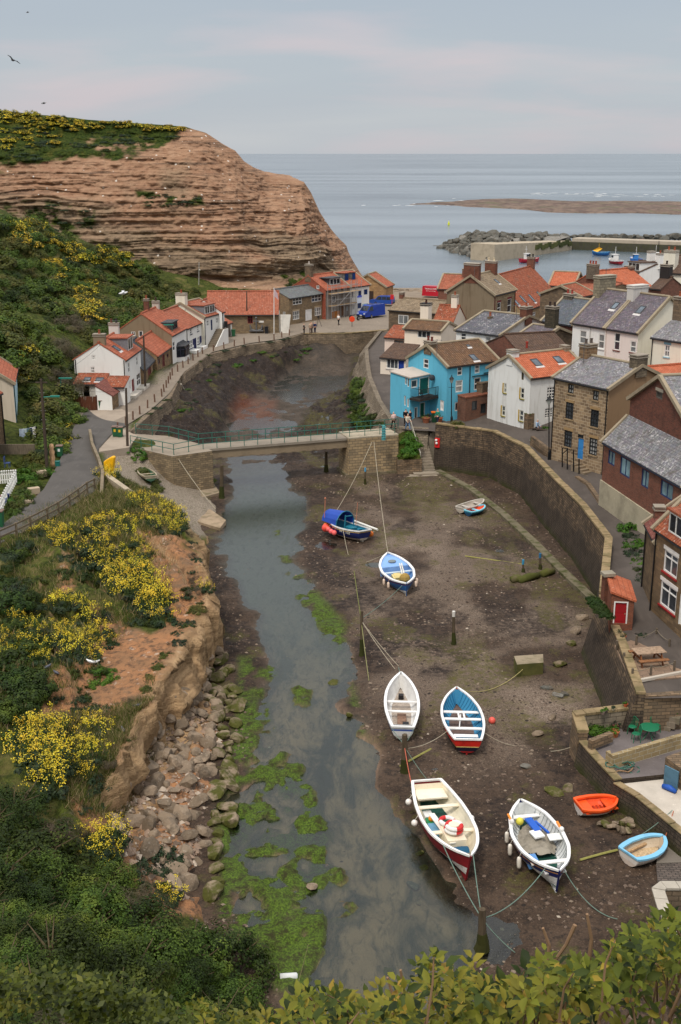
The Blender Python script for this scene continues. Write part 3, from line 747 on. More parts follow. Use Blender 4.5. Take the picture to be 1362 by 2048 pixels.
def build_cliff():
 ss=np.concatenate([np.arange(-260,0,8),np.arange(0,600,2.2),np.arange(600,738.1,1.1)])
 nr=240
 T=np.array([tuple(cliff_col(s)[0])for s in ss]);B=np.array([tuple(cliff_col(s)[1])for s in ss])
 v=np.linspace(0,1,nr)[:,None]
 zt,zb=T[:,2][None],np.minimum(B[:,2],4)[None]-2
 Z=zb+(zt-zb)*v
 prof=np.interp(v,[0,.10,.16,.55,.75,.92,1],[0,.12,.26,.50,.66,.90,1])
 X=B[:,0][None]+(T[:,0]-B[:,0])[None]*prof;Y=B[:,1][None]+(T[:,1]-B[:,1])[None]*prof
 tx=np.gradient(B[:,0]*.5+T[:,0]*.5);ty=np.gradient(B[:,1]*.5+T[:,1]*.5);l=np.hypot(tx,ty)+1e-6
 ox,oy=ty/l,-tx/l
 warp=1.5*fbm(X*.035,Y*.035,Z*.09,4)+X*.02
 zs=Z+warp
 led=.55*vnoise(zs*.55,0*zs,4.0)+.40*vnoise(zs*1.35,0*zs,9.0)+.30*vnoise(zs*2.9,X*.02,14.0)
 hard=1-sstep(.55,.9,v+.12*fbm(X*.05,Y*.05,1,3))
 edge=sstep(738,630,ss)[None]*sstep(0,.05,v)
 topf=sstep(1.0,.93,v)
 butt=fbm(X*.10,Y*.10,Z*.03,4)
 blk=fbm(X*.55,Y*.55,Z*.9,4)
 d=(led*(.35+.95*hard)*(.6+.8*np.clip(.5+fbm(X*.07,Y*.07,Z*.12,3),0,1.3))+.8*butt+.5*blk+.28*vnoise(zs*4.3,X*.05,21.0)*hard+.25*fbm(X*1.3,Y*1.3,Z*1.6,3)+.8*fbm(X*.25,3+0*X,Z*.05,3)*(1-hard))*edge*topf
 d+=1.5*np.exp(-((Z-(6.5+.03*(X+30)))/1.1)**2)*edge*np.where(v<.4,1,0)*-1.0+1.0*np.exp(-((Z-(9.5+.03*(X+30)))/1.2)**2)*edge
 X=X+ox[None]*d;Y=Y+oy[None]*d
 px,py=project(X,Y,Z)
 gb=np.interp(px,[-300,0,60,130,200,260,330,375,400],[345,332,318,300,290,300,286,256,240])
 n1=fbm(X*.12,Y*.12,Z*.2,4);n2=fbm(X*.5,Y*.5,Z*.6,3)
 grass=sstep(-6,6,gb+24*n1+9*n2-py)
 for q in[[(270,380),(400,390),(410,410),(330,420),(280,410)],[(40,400),(80,400),(85,435),(50,440)],[(90,400),(190,420),(190,450),(100,470)],[(140,290),(230,270),(225,318),(180,310)],[(560,545),(625,540),(625,580),(570,580)],[(370,560),(520,580),(440,600),(350,600)],[(0,400),(90,440),(180,480),(280,500),(330,560),(200,620),(0,620)]]:
  grass=np.maximum(grass,(1-sstep(-4,4,poly_sd(q,px,py)))*sstep(-.2,.25,n2+.5*n1))
 soil=sstep(.35,.7,v+.25*n1+0*X);soil=np.maximum(soil,sstep(.22,.12,v+0*X)*.8)
 g=G('sandstone_cliff');p=g.pos()
 sc=g.scale(p,(.05,.05,1.5));w=g.noise(p,.08,4)
 lay=g.noise(sc,1.1,6,.65,.4);lay2=g.noise(g.scale(p,(.10,.10,4.2)),1.0,5,.6,.3);a2=g.noise(p,.45,6,.65);a3=g.noise(p,2.2,5,.65)
 rock=g.ramp(lay,[(.25,srgb(82,66,52)),(.40,srgb(134,110,82)),(.5,srgb(150,124,92)),(.58,srgb(104,84,62)),(.68,srgb(142,116,86)),(.85,srgb(162,140,110))])
 rock=g.mix(g.rng(lay2,.52,.66),rock,srgb(72,58,46));rock=g.mix(g.math('MULTIPLY',g.rng(a2,.5,.72),.6),rock,srgb(162,128,92));rock=g.mix(g.math('MULTIPLY',g.rng(g.noise(p,.9,6,.7),.55,.68),.7),rock,srgb(80,66,50))
 soilc=g.mix(g.rng(a2,.35,.65),srgb(158,108,72),srgb(176,130,94));soilc=g.mix(g.rng(lay,.5,.66),soilc,srgb(112,84,64));soilc=g.mix(g.rng(a3,.6,.75),soilc,srgb(206,180,156))
 gr=g.mix(g.rng(a3,.35,.7),srgb(34,46,18),srgb(66,78,30));gr=g.mix(g.rng(a2,.5,.7),gr,srgb(88,88,40))
 crk=g.noise(g.scale(p,(.8,.8,.07)),1.0,4,.6);rock=g.hsv(g.mix(g.math('MULTIPLY',g.rng(crk,.56,.68),.55),rock,srgb(74,60,46)),.5,.84,.95);col=g.mix(g.math('MULTIPLY',g.attr('soil'),.7),rock,g.hsv(soilc,.5,.86,.98));col=g.mix(g.attr('grass'),col,gr)
 vv=g.voro(p,.7);vc=g.sep(g.voro(p,.7,'Color'))
 col=g.mix(g.math('MULTIPLY',g.math('MULTIPLY',g.math('LESS_THAN',vv,.16),g.math('GREATER_THAN',vc[1],.8)),g.math('SUBTRACT',1,g.attr('grass'))),col,srgb(214,204,192))
 g.bump(g.math('ADD',g.math('ADD',lay,lay2),g.math('MULTIPLY',a3,.6)),1.0,.35)
 m=g.fin(col,.95,.1)
 o=grid_mesh('headland_cliff',X,Y,Z,m,dict(grass=grass,soil=soil));tag(o,kind='structure')
 k=np.linspace(0,1,24)[:,None]
 PX=T[:,0][None]+0*k-6*k;PYY=T[:,1][None]+70*k;PZ=T[:,2][None]+.2*np.sin(k*pi)*sstep(400,300,ss)[None]-.6*k**2*20*0+.25*fbm(PX*.2,PYY*.2,0,3)*np.minimum(1,k*6)
 o=grid_mesh('headland_top',PX,PYY,PZ,m,dict(grass=np.clip(sstep(430,360,ss)[None]+0*PX,0,1),soil=1+0*PX));tag(o,kind='structure')
 k=np.linspace(0,1,30)[:,None]
 BX=PX[-1][None]+4*np.sin(k*9)*0+0*k;BY=PYY[-1][None]+14*k;BZ=PZ[-1][None]*(1-k)-3*k
 o=grid_mesh('headland_back',BX,BY,BZ,m,dict(grass=0*BX,soil=0*BX));tag(o,kind='structure')
 return X,Y,Z
CLX,CLY,CLZ=build_cliff()
def build_reef():
 out_=[(800,409),(850,405),(905,403),(960,399.5),(1030,398.5),(1090,401),(1150,403.5),(1230,402),(1300,403),(1420,405),(1420,428),(1362,428),(1300,427),(1230,426),(1170,427),(1100,424),(1030,419),(960,414.5),(900,411),(850,409.5)]
 poly=[tuple(Pz(a,b,-.9)[:2])for a,b in out_]
 xs=np.linspace(30,300,260);ys=np.linspace(630,900,150);X,Y=np.meshgrid(xs,ys)
 d=poly_sd(poly,X,Y)+7*fbm(X*.05,Y*.02,1,4)
 Z=-1.7+1.35*sstep(3,-6,d)+.45*sstep(0,-25,d)*(1+fbm(X*.1,Y*.04,4,4))
 g=G('scar_rock');p=g.pos();n=g.noise(g.scale(p,(.12,.05,1)),1.0,6,.65);n2=g.noise(p,.4,5)
 col=g.mix(g.rng(n,.35,.65),srgb(86,66,58),srgb(124,104,88));col=g.mix(g.rng(n2,.5,.7),col,srgb(62,56,46));col=g.mix(g.rng(g.noise(g.scale(p,(.05,.03,1)),1,5,.6),.52,.68),col,srgb(92,90,62))
 g.bump(n2,.8,.5)
 tag(grid_mesh('rocky_scar',X,Y,Z,g.fin(col,.8,.3)),kind='structure')
 fo=m_plain((226,228,226),.7,.2)
 mb=MB();r=random.Random(4)
 for(a,b,c,n)in((1060,1215,387.5,22),(1180,1362,392,14),(860,1000,400.5,8),(720,900,410,7)):
  for i in range(n):
   x=r.uniform(a,b);y=c+r.gauss(0,1.3);w=r.uniform(3,12);p1,p2=Pz(x-w,y,-.96),Pz(x+w,y,-.96)
   s_=r.uniform(1.0,3.2);k=7
   top=[p1.lerp(p2,i_/k)+Vector((0,s_*math.sin(pi*i_/k)+r.uniform(0,.6),0))for i_ in range(k+1)]
   bot=[p1.lerp(p2,i_/k)-Vector((0,s_*math.sin(pi*i_/k)*.8,0))for i_ in range(k+1)]
   for i_ in range(k):mb.quad(bot[i_],bot[i_+1],top[i_+1],top[i_])
 tag(mb.build('surf',fo),kind='stuff')
build_reef()
def outset(pts,d):
 out=[]
 for i,p in enumerate(pts):
  a=pts[max(0,i-1)];b=pts[min(len(pts)-1,i+1)];t=Vector((b[0]-a[0],b[1]-a[1],0)).normalized()
  out.append(Vector((p[0]-t.y*d,p[1]+t.x*d,p[2]if len(p)>2 else 0)))
 return out
def densify(pts,step):
 out=[]
 for a,b in zip(pts,pts[1:]):
  a,b=Vector(a),Vector(b);n=max(1,int((b-a).length/step))
  out+=[a.lerp(b,k/n)for k in range(n)]
 return out+[Vector(pts[-1])]
def wall_strip(name,label,top,zbot,mat,th=.45,batter=.25,side=1,cap=None,caph=.12,cat='wall',capname='coping',group=None,wob=.0):
 top=densify(top,1.2);n=len(top)
 zb=[zbot(p.x,p.y)if callable(zbot)else zbot for p in top]
 out_t=top;out_b=outset(top,side*batter);in_t=outset(top,-side*th)
 mb=MB();R_=5
 r=random.Random(len(top))
 rows=[]
 for j in range(R_+1):
  t=j/R_;row=[]
  for i in range(n):
   p=out_b[i].lerp(out_t[i],t);p.z=zb[i]+(top[i].z-zb[i])*t
   w=wob*float(vnoise(p.x*.9,p.y*.9,p.z*1.3))*(0 if j in(R_,)else 1)
   d=(out_b[i]-in_t[i]);d.z=0;p+=d.normalized()*w
   row.append(p)
  rows.append(row)
 fl=lambda*q:mb.quad(*(q if side>0 else q[::-1]))
 for j in range(R_):
  for i in range(n-1):fl(rows[j+1][i],rows[j+1][i+1],rows[j][i+1],rows[j][i])
 for i in range(n-1):
  b0=Vector((in_t[i].x,in_t[i].y,zb[i]));b1=Vector((in_t[i+1].x,in_t[i+1].y,zb[i+1]))
  fl(in_t[i],in_t[i+1],rows[R_][i+1],rows[R_][i]);fl(b0,b1,in_t[i+1],in_t[i])
 for i in(0,n-1):
  q=[rows[0][i],rows[R_][i],in_t[i],Vector((in_t[i].x,in_t[i].y,zb[i]))]
  mb.quad(*(q if(i==0)==(side>0)else q[::-1]))
 c=top[n//2];root=empty(name,(c.x,c.y,zb[n//2]),0,label,cat,group)
 mb.build('stonework',mat,root)
 if cap is not None:
  mc=MB();o1=outset(top,side*.06);i1=outset(top,-side*(th+.05));rr=random.Random(3)
  for i in range(n-1):
   k=max(1,int(((top[i+1]-top[i]).length)/.6))
   for q in range(k):
    a,b=q/k+.012,(q+1)/k-.012;dz=rr.uniform(-.015,.03);up=Vector((0,0,.004));hi=Vector((0,0,caph+dz))
    pts=[o1[i].lerp(o1[i+1],a),o1[i].lerp(o1[i+1],b),i1[i].lerp(i1[i+1],b),i1[i].lerp(i1[i+1],a)]
    if side>0:pts=pts[::-1]
    mc.hexa([p+up for p in pts]+[p+hi for p in pts])
  mc.build(capname,cap,root)
 return root
QSTONE=m_stone((142,118,92),(104,90,74),(86,76,64),.5,.2,.018,.55,.9,.45)
DSTONE=m_stone((140,122,100),(110,97,82),(84,76,64),.6,.25,.02,.6,1.0,.55)
COPING=m_concrete((150,130,98),.6,.5)
def m_quaywall():
 g=G('quay_wall_masonry');u=g.uv();p=g.pos()
 cell,fac=g.brick(u,srgb(126,106,84),srgb(84,73,62),srgb(58,51,45),.5,.19,.02)
 n1=g.noise(p,1.2,5,.62);n2=g.noise(p,.3,4);n3=g.noise(p,14,4);st=g.noise(g.scale(p,(4.5,4.5,.22)),1,5,.65)
 con=g.mix(fac,g.mix(n1,srgb(92,80,68),srgb(62,54,47)),srgb(50,44,39))
 z=g.sep(p)[2]
 lo=g.math('ADD',z,g.math('MULTIPLY',g.math('SUBTRACT',n2,.5),2.2))
 col=g.mix(g.rng(lo,2.9,2.3),cell,con)
 col=g.mix(g.math('MULTIPLY',g.rng(st,.5,.66),.55),col,srgb(46,40,35));col=g.mix(g.math('MULTIPLY',g.rng(n1,.45,.62),.5),col,srgb(58,50,43))
 col=g.mix(g.math('MULTIPLY',g.rng(st,.66,.74),.35),col,srgb(170,160,150))
 ms=g.math('MULTIPLY',g.rng(g.math('ADD',z,g.math('MULTIPLY',n1,.9)),1.25,.55),g.rng(n1,.3,.6))
 col=g.mix(ms,col,srgb(58,60,28))
 g.bump(g.math('SUBTRACT',g.math('ADD',n3,n1),g.math('MULTIPLY',fac,.5)),.8,.04)
 return g.fin(col,.9,.2)
QUAYW=m_quaywall()
bz=lambda x,y:-.3
wall_strip('sea_wall','long rough stone sea wall carrying the seafront road round the inlet',LB,bz,DSTONE,.5,1.1,-1,None,wob=.28)
wall_strip('quay_wall','low stone quay wall below the blue van at the head of the inlet',[Pz(606,668,4.28),Pz(690,668,4.3),Pz(775,661,4.3)],-.3,DSTONE,.5,.5,-1,COPING,wob=.12)
RBW=[Vector(q)for q in((9.6,116.2,4.75),(15.0,113.2,4.65),(17.2,107,4.6),(18.0,96.4,4.6),(18.75,88.2,4.6),(18.95,79.8,4.6),(16.5,70,4.2))]
RB=[(12.5,40),(15.7,56.8),(16.25,64),(16.5,70),(18.8,79.8),(18.75,88.2),(18.0,96.4),(17.2,107),(15.0,113.2),(9.6,116.6),(5.6,117.6),(4.0,126),(3.2,137),(3.2,150),(3.4,165),(6.0,185),(12,190),(30,200),(30,246)]
HR=[(16.5,57,3.32),(22,57,3.32),(17,64,3.34),(17.5,67,3.7),(20,66,3.9),(24,60,3.9),(18,72,3.85),(20,80,3.9),(20,90,3.9),(19.5,98,3.95),(18.5,106,4.0),(22.8,98,4.2),(19.1,104,4.2),(22,85,4.0),(16,113.5,4.0),(10,118,4.0),(6,119,4.0),(13,120,4.0),(18,115,4.2),(5,128,5.0),(5,140,5.3),(9,142,5.3),(4.5,155,4.8),(6,180,4.2),(30,120,7),(36,105,9),(46,110,12),(26,130,7),(20,150,7),(36,150,8),(16,165,5),(26,182,4.4),(40,190,5),(34,80,6.5),(34,65,6.5),(60,120,14),(60,80,12),(10,190,4.2),(30,215,4.2),(60,215,4.2),(60,240,4.2),(12,240,4.2),(22,135,6.5),(14,132,5.4),(70,180,6),(28,72,5.5),(28,90,5.2),(70,60,14),(24,50,3.3),(40,45,6)]
hRf=RBF(HR,.002)
def rz(x,y):return float(hRf(np.array([x]),np.array([y]))[0])
PATHM=m_asphalt((88,80,74),.7)
def build_right():
 ys=np.concatenate([np.arange(56.8,130,.6),np.arange(130,247,1.5)])
 yb=np.array([q[1]for q in RB]);xb=np.array([q[0]for q in RB])
 t=np.concatenate([[0,.4],np.arange(.9,12,.7),np.arange(12,70,3.0)])
 X=np.stack([np.interp(y,yb,xb)+.3+t for y in ys]);Y=np.repeat(ys[:,None],len(t),1)
 Z=hRf(X,Y)+.03*fbm(X*.6,Y*.6,0,3)
 tag(grid_mesh('quayside_path',X,Y,Z,PATHM),kind='structure')
build_right()
wall_strip('harbour_wall','tall dark curving stone harbour wall below the footpath',RBW,-.3,QUAYW,.45,.35,-1,COPING,.14,wob=.05)
mb=MB();lb=[Pz(a,b,.28)for a,b in((868,940),(935,976),(1000,1027),(1060,1083),(1110,1134),(1176,1196))]
ob=outset(lb,.7)
for i in range(len(lb)-1):
 q=[lb[i],lb[i+1],ob[i+1],ob[i]]
 mb.hexa([Vector((p.x,p.y,-.4))for p in q]+[p for p in q])
tag(mb.build('wall_footing',m_concrete((112,104,84),.5,.95)),'mossy stone footing ledge running along the foot of the tall harbour wall','ledge')
wall_strip('garden_wall','high weedy retaining wall under the cream cottage garden beside the river',[Vector((9.0,117.4,4.05)),Vector((5.5,118,4.1)),Vector((4.0,126,5.2)),Vector((3.2,137,5.75)),Vector((3.2,150,5.4)),Vector((3.4,165,4.8)),Vector((6,184,4.4)),Vector((12,189,4.4))],-.4,m_stone((148,134,114),(118,106,92),(96,88,76),.4,.18,.02,.6,1.0,.4),.5,2.2,1,None,wob=.5)
UT=[Vector((16.5,70,4.0)),Vector((16.35,66.5,3.75)),Vector((16.25,64,3.75)),Vector((15.75,56.8,3.5))]
wall_strip('terrace_wall','leaning mossy wall below the picnic terrace',UT,-.3,QUAYW,.4,1.0,-1,COPING,wob=.06)
wall_strip('terrace_end_wall','rubble stone wall closing the end of the picnic terrace above the patio',[Vector((15.75,56.8,3.36)),Vector((26,58.2,3.36))],.6,QSTONE,.4,.06,-1,None,wob=.06)
PATZ,SLZ=1.3,1.05
patio=[(12.55,57.1),(12.65,55.4),(13.55,51.6),(14.0,51.9),(26,54.2),(26,58.4),(15.9,57.2)]
mb=MB();mb.prism(patio,-.5,PATZ,m=1,mt=0)
tag(mb.build('patio',[m_concrete((112,104,102),.45),QUAYW]),kind='structure')
wall_strip('patio_wall','curved outer wall of the lower patio with a raised corner and flower pots',[Vector((12.55,55.5,PATZ+.12)),Vector((12.9,54,PATZ+.1)),Vector((13.55,51.6,PATZ+.05))],-.4,QUAYW,.35,.3,-1,COPING,.08)
wall_strip('patio_back_wall','thick cut stone wall at the back of the patio carrying little pots',[Vector((12.4,57.0,PATZ+1.0)),Vector((15.9,57.9,PATZ+1.0))],-.4,m_stone((150,138,120),(128,116,98),(104,94,80),.7,.3,.02,.4,.6,.3),.4,.1,1,COPING,.14)
wall_strip('pillar_wall','short stepped stone pier at the patio corner',[Vector((12.42,56.95,PATZ+.95)),Vector((12.5,55.6,PATZ+.55))],-.4,QSTONE,.5,.1,-1,COPING,.16)
wall_strip('block_wall','low wall of pale squared blocks between the patio and the concrete slip',[Pz(1212,1502,PATZ+.75),Pz(1226,1512,PATZ+.75),Pz(1355,1474,PATZ+.75),Pz(1420,1458,PATZ+.75)],PATZ-.5,m_stone((162,142,104),(140,122,90),(172,162,140),.55,.26,.02,.35,.6,.25),.25,.02,-1,None)
slip=[(13.58,51.55),(14.35,50.4),(15.7,47.1),(17.6,43.6),(26,44),(26,54.1),(14.05,51.85)]
mb=MB();mb.prism(slip,-.5,[SLZ,SLZ,SLZ-.05,SLZ-.1,SLZ,SLZ+.1,SLZ],m=1,mt=0)
tag(mb.build('concrete_slip',[m_concrete((196,186,172),.35),QUAYW]),kind='structure')
wall_strip('slip_wall','dark mossy wall along the concrete slip by the orange dinghy',[Vector((13.5,51.6,SLZ+.16)),Vector((14.3,50.4,SLZ+.12)),Vector((15.65,47.1,SLZ+.1)),Vector((17.5,43.7,SLZ+.1))],-.4,QUAYW,.28,.25,-1,COPING,.06)
mb=MB();p0,p1,p2,p3=[Pz(a,b,SLZ+1.2)for a,b in((1331,1512),(1364,1500),(1420,1530),(1395,1560))]
mb.prism([(p.x,p.y)for p in(p3,p2,p1,p0)][::1],SLZ-.2,SLZ+1.15)
tag(mb.build('stone_block',QSTONE),'square stone store block beside the concrete slip with a blue propped board','block')
mb=MB();a,b=Pz(1328,1562,SLZ),Pz(1352,1578,SLZ);mb.beam(a+Vector((-.1,-.3,.55)),b+Vector((0,-.2,.55)),.06,1.0);tag(mb.build('painted_board',m_paint((84,120,140),.7,.5)),'blue and rust painted board propped against the stone block','board')
mb=MB();a,b=Pz(1326,1572,SLZ+.12),Pz(1352,1584,SLZ+.12);mb.tube([a,a.lerp(b,.5)+Vector((0,0,.06)),b],[.13,.16,.1],8);tag(mb.build('fender',m_paint((36,84,170)),smooth=True),'blue fender lying on the concrete slip','fender')
mb=MB();q=[Pz(a,b,.12)for a,b in((1312,1728),(1420,1722),(1420,1772),(1316,1768))]
mb.hexa([Vector((p.x,p.y,-.3))for p in q[::-1]]+q[::-1]);tag(mb.build('brick_ramp',m_stone((112,100,92),(92,84,78),(60,56,52),.3,.14,.018,.4,.8,.4)),kind='structure')
mb=MB();q=[Pz(a,b,.14)for a,b in((1318,1680),(1420,1660),(1420,1722),(1313,1726))]
mb.hexa([Vector((p.x,p.y,-.3))for p in q[::-1]]+q[::-1]);tag(mb.build('ramp_slab',m_concrete((122,114,104),.5)),kind='structure')
wall_strip('yard_wall','grey stone wall turning a corner at the foot of the brick ramp',[Pz(1440,1768,1.5),Pz(1322,1768,1.5),Pz(1306,1780,1.5),Pz(1318,1820,1.5),Pz(1352,1900,1.5),Pz(1370,1960,1.5)],-.3,DSTONE,.42,.12,-1,m_concrete((178,170,156),.4),.1)
mb=MB();mb.prism([tuple(Pz(a,b,.5)[:2])for a,b in((1380,1960),(1480,1960),(1480,1775),(1325,1775))],-.3,.5);tag(mb.build('yard',m_asphalt((92,84,84))),kind='structure')
GREEN=m_paint((30,98,84),.5)
def build_bridge():
 z=4.0
 fl,fr=Pz(407,899,z),Pz(700,876,z)
 w=Vector((-(fr-fl).y,(fr-fl).x,0)).normalized()*2.3
 r=empty('footbridge',((fl+fr)/2+w/2).to_tuple(),0,'long footbridge with concrete girder and green railings across the river','bridge')
 ext=(fr-fl).normalized()
 L0=Pz(262,889,z);R0=fr+ext*5.2
 mb=MB()
 for a,b in((fl-ext*.2,fr+ext*.2),):
  q=[a,b,b+w,a+w];mb.hexa([p-Vector((0,0,.22))for p in q]+[p+Vector((0,0,.02))for p in q])
 mb.build('deck',m_concrete((142,132,118),.4),r)
 mb=MB()
 for o in(.12,2.0):
  a,b=fl+w.normalized()*o-Vector((0,0,.225)),fr+w.normalized()*o-Vector((0,0,.225));u=w.normalized()*.2
  q=[a,b,b+u,a+u];mb.hexa([p-Vector((0,0,.78))for p in q]+[p for p in q])
  for k in range(14):
   c=a.lerp(b,(k+.5)/14);mb.box(c-w.normalized()*(.02 if o<1 else 0)-Vector((0,0,.66)),(.42,.06,.1),math.atan2(ext.y,ext.x))
 mb.build('girder',m_concrete((140,124,102),.55),r)
 AST=m_stone((158,138,108),(120,106,86),(100,90,74),.5,.2,.02,.5,1.0,.4)
 q=[Pz(256,893,z),Pz(345,913,z),Pz(425,902,z)];bk=[fl+w*1.12,Pz(335,872,z),Pz(268,868,z)]
 mb=MB();pl=[(p.x,p.y)for p in q+bk];mb.prism(pl,-.4,z+.015,m=1,mt=0)
 mb.build('abutment',[m_concrete((146,134,118),.4),AST],r)
 mb=MB();c=fl+ext*.5+w*.5;mb.box((c.x,c.y,1.3),(.5,2.4,3.4),math.atan2(ext.y,ext.x));mb.build('bearing_column',m_concrete((150,138,120),.5,.4),r)
 a=fr+ext*.05;e=[Pz(692,955,-.2),Pz(806,950,-.2)]
 f0,f1=Pz(697,905,2.9),Pz(803,899,2.9)
 f0.y=f1.y=0
 g0=fr-w*.16+ext*-.3;g1=g0+ext*5.3
 base=[(g0.x,g0.y),(g1.x,g1.y),((g1+w*1.3).x,(g1+w*1.3).y),((g0+w*1.3).x,(g0+w*1.3).y)]
 mb=MB();mb.prism(base,.35,z-.03);mb.build('pier',m_stone((176,152,116),(138,122,98),(104,96,84),.6,.28,.02,.5,1.0,.4),r)
 ba=[(x+dx,y+dy)for(x,y),dx,dy in zip(base,(-.2,.2,.2,-.2),(-.2,-.2,.2,.2))]
 mb=MB();mb.prism(ba,-.4,.38);mb.build('pier_footing',m_concrete((120,108,88),.5,.8),r)
 mb=MB();mb.prism([(x,y)for x,y in base],z-.025,z+.1);mb.build('pier_coping',m_concrete((170,158,138),.4,.2),r)
 def rail(path,nm):
  pts=densify(path,1.25);mb=MB()
  for h in(1.05,.55):mb.tube([p+Vector((0,0,h))for p in pts],.032,6)
  o=mb.build('railing',GREEN,r)
  for p in pts:
   mp=MB();mp.beam(p,p+Vector((0,0,1.08)),.06,.06);mp.build('railing_post',GREEN,o)
 bw=w.normalized()
 rail([Pz(258,893,z)+Vector((.15,.1,0)),Pz(343,911,z)+Vector((.2,.15,0)),fl+bw*.12,fr+bw*.12,fr+ext*4.8+bw*.15],'front')
 rail([Pz(272,868,z),Pz(338,874,z),fl+bw*2.2,fr+bw*2.2,fr+ext*6+bw*2.3],'back')
 return fl,fr,ext,w
BR_L,BR_R,BR_E,BR_W=build_bridge()
def build_steps():
 mb=MB();n=12;a=Vector((8.05,117.3,3.1));b=Vector((8.85,114.9,.3));x=Vector((.98,.2,0)).normalized()
 for k in range(n):
  p=a.lerp(b,k/(n-1));mb.box((p.x,p.y+.15,(p.z-.5)/2+0),(1.5,.36,p.z+.5),.12)
 for k in range(3):mb.box((9.0+.25*k,117.9,(3.3+.25*k)/2),(.3,1.2,3.3+.25*k),.1)
 mb.box((8.3,118.0,1.4),(1.8,1.0,3.4),.1)
 mb.box((8.6,114.2,.0),(2.6,.9,.5),.12);mb.box((8.0,113.7,-.1),(3.4,.8,.4),.1)
 tag(mb.build('stone_steps',m_concrete((150,138,122),.4,.25)),'flight of worn stone steps from the quay down to the mud','steps')
 a,b=Vector((7.2,117.4,3.9)),Vector((8.05,114.9,1.3));mb=MB();mb.tube([Vector((6.9,117.6,4.7)),a+Vector((0,0,.8)),b+Vector((0,0,.8)),b],.05,6);mb.tube([a+Vector((0,0,.4)),b+Vector((0,0,.4))],.035,6)
 for t in(0,.5):p=a.lerp(b,t);mb.tube([p,p+Vector((0,0,.8))],.04,6)
 tag(mb.build('handrail',m_paint((176,170,156))),'pale handrail descending beside the stone steps','handrail')
 g1=BR_R+BR_E*5.1
 T0,T1=Vector((g1.x,g1.y+1.0,3.95)),Vector((7.4,117.5,3.9));B0,B1=Vector((g1.x,g1.y-.8,1.5)),Vector((8.1,114.6,1.5))
 u=np.linspace(0,1,16)[None];v=np.linspace(0,1,16)[:,None]
 c=lambda i:(T0[i]*(1-u)+T1[i]*u)*(1-v)+(B0[i]*(1-u)+B1[i]*u)*v
 Z=c(2)+.15*fbm(c(0),c(1),0,3)
 tag(grid_mesh('bank',c(0),c(1),Z,LAND,dict(soil=0*Z,rock=0*Z,shingle=0*Z)),kind='structure')
 wall_strip('bank_wall','low rubble wall at the foot of the weedy bank beside the bridge pier',[Vector((g1.x-.1,g1.y-.85,1.55)),Vector((8.2,114.5,1.55))],-.3,QSTONE,.4,.15,-1,None,wob=.12)
 return T0,T1,B0,B1
BANKQ=build_steps()
def clip_poly(poly,planes):
 for a,b,c in planes:
  out=[]
  for i in range(len(poly)):
   p,q=poly[i],poly[(i+1)%len(poly)]
   dp,dq=a*p[0]+b*p[1]-c,a*q[0]+b*q[1]-c
   if dp<=1e-9:out.append(p)
   if(dp<-1e-9 and dq>1e-9)or(dp>1e-9 and dq<-1e-9):
    t=dp/(dp-dq);out.append((p[0]+t*(q[0]-p[0]),p[1]+t*(q[1]-p[1])))
  poly=out
  if len(poly)<3:return[]
 return poly
FRAME_W=(226,224,218)
